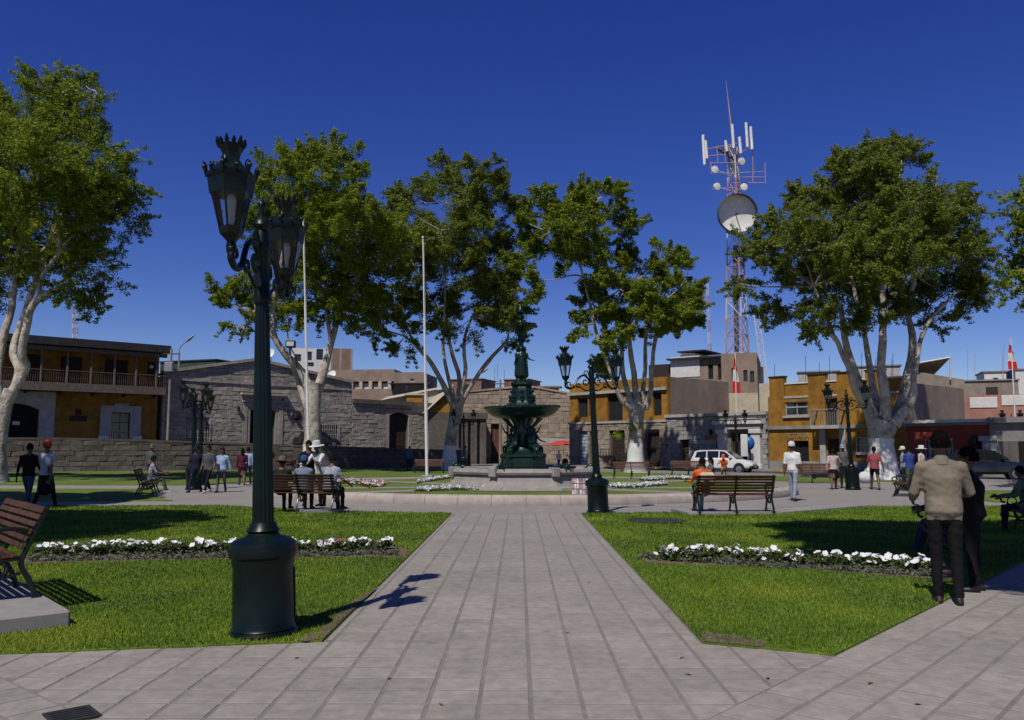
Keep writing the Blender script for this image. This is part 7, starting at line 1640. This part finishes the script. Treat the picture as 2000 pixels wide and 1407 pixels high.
def petunia(p, m, label, group, rg, nb_):
    t = thing('petunia_plant', label, 'flower', p, rg.uniform(0, 6), group); t.scale = (rg.uniform(.9, 1.2),) * 3
    link('foliage', rg.choice(FOLS), t)
    for i in range(nb_):
        o = link('blossom', m, t); a = rg.uniform(0, 6.28); r_ = rg.uniform(.0, .15); o.location = (r_ * math.cos(a), r_ * math.sin(a), rg.uniform(.10, .20) - r_ * .25)
        cam_a = math.atan2(-p[1], -p[0]) - t.rotation_euler.z
        o.rotation_euler = (rg.uniform(.1, .9), rg.uniform(-.5, .5), rg.uniform(-1.6, 1.6) + cam_a + math.pi / 2); s = rg.uniform(.65, 1.1); o.scale = (s, s, s)
def row(a, c, n, ph, label, group, seed, jitter=.12, red=()):
    rg = random.Random(seed); A, C = G(*a), G(*c)
    for i in range(n):
        s = (i + rg.uniform(.1, .9)) / n; p = A.lerp(C, s); p = Vector((p.x + rg.uniform(-.05, .05), p.y + rg.uniform(-jitter, jitter), .03))
        if rg.random() < .10: continue
        if i in red: petunia(p, BR_, 'red-flowered bedding plant among the white petunias of ' + ph, 'red bedding plants in ' + ph, rg, 2)
        else: petunia(p, BW, label, group, rg, rg.randint(3, 7))
row((78, 1091), (462, 1083), 30, 'the left flower row', 'white petunia plant in the left lawn row, left of the tall lamp base', 'white petunias left of the tall lamp', 51, red=(22,))
row((560, 1084), (768, 1078), 17, 'the flower row beside the path', 'white petunia plant in the left lawn row, between lamp base and path', 'white petunias between lamp and path', 52, red=(16, 8))
row((1288, 1098), (1600, 1107), 24, 'the right flower row', 'white petunia plant in the sunny part of the right lawn row', 'sunny white petunias of the right row', 53, red=(22,))
row((1615, 1110), (1830, 1122), 16, 'the shaded right flower row', 'white petunia plant in the shaded end of the right lawn row', 'shaded white petunias of the right row', 54)
def edging(a, c, n, seed, label, w=.16):
    rg = np.random.default_rng(seed); A, C = G(*a), G(*c); s = rg.random(n); p = np.array(A)[None] * (1 - s)[:, None] + np.array(C)[None] * s[:, None]
    p[:, 1] += rg.normal(0, w * .5, n); p[:, 2] = .035 + .06 * rg.random(n); V, F, tn = leaves(np.concatenate([p, np.full((n, 1), .05)], 1), 6, .026, rg); tag(npmesh('edging_foliage', V, F, M_edge, None, tn), label, 'ground cover', kind='stuff')
edging((60, 1101), (450, 1093), 260, 61, 'low grey-green edging plants below the left petunia row'); edging((560, 1092), (785, 1087), 190, 62, 'low grey-green edging plants by the path, left lawn'); edging((1246, 1095), (1830, 1132), 420, 63, 'low grey-green edging plants below the right petunia row')
# flower bands round the basin: too many and too small to count
def band(pts, n, seed, label, red=.0, w=.35):
    rg = np.random.default_rng(seed); Pn = [G(*p) for p in pts]; V, F, V2, V3 = [], [], [], []
    s = rg.random(n) * (len(Pn) - 1); j = np.minimum(s.astype(int), len(Pn) - 2); f = (s - j)[:, None]; A = np.array(Pn); p = A[j] * (1 - f) + A[j + 1] * f; p[:, 1] += rg.normal(0, w, n); p[:, 2] = .10 + .08 * rg.random(n)
    C = np.concatenate([p, np.full((n, 1), .05)], 1); isr = rg.random(n) < red
    for sel, m_, nm, ct in ((~isr, M_pet, 'white_blossoms', 'white'), (isr, M_petr, 'red_blossoms', 'red')):
        if sel.sum() == 0: continue
        V, F, tn = leaves(C[sel][::2], 4, .046, rg); tag(npmesh(nm, V, F, m_, None), label.replace('COLOUR', ct), 'flower bed', kind='stuff')
    C2 = C.copy(); C2[:, 2] = .07; V, F, tn = leaves(C2, 5, .05, rg); tag(npmesh('bed_foliage', V, F, M_fol, None, tn), 'green leaves of the ' + label.replace('COLOUR ', ''), 'flower bed', kind='stuff')
band([(815, 961), (900, 958), (1000, 957), (1115, 953)], 1500, 81, 'COLOUR flower band in front of the basin'); band([(640, 944), (690, 944), (748, 952)], 900, 82, 'COLOUR flower patch right of the crowded bench', .35, .8); band([(818, 945), (880, 935)], 500, 83, 'COLOUR flower strip left of the basin', 0, .5)
band([(1150, 953), (1230, 954), (1300, 949)], 900, 84, 'COLOUR flower band right of the central lamp'); band([(1255, 941), (1300, 936), (1360, 938)], 600, 85, 'COLOUR flower strip behind the fan-limbed tree bench', 0, .5); band([(1390, 936), (1440, 938)], 250, 86, 'COLOUR flower strip beyond the long bench', .4, .4)
# fallen leaves and litter on the paving
lf = MB().add([(-.03, 0, 0), (0, -.012, .006), (.035, 0, .002), (0, .012, .006)], [(0, 1, 2, 3)]).mesh('fallen_leaf'); lf.materials.append(mat('dry_leaf', (.13, .10, .04), .8, .3, 9, 0)); rg = random.Random(9)
for i, (px, py) in enumerate(((1332, 1290), (1345, 1323), (1793, 1382), (862, 1383), (580, 1290), (1150, 1140), (1110, 1240), (760, 1330), (1500, 1330), (1700, 1340))):
    o = link('fallen_leaf', lf); o.location = G(px, py) + Vector((0, 0, .018)); o.rotation_euler = (rg.uniform(-.1, .1), rg.uniform(-.1, .1), rg.uniform(0, 6)); tag(o, 'small dry leaf lying loose on the paving', 'leaf', 'dry leaves on the paving')
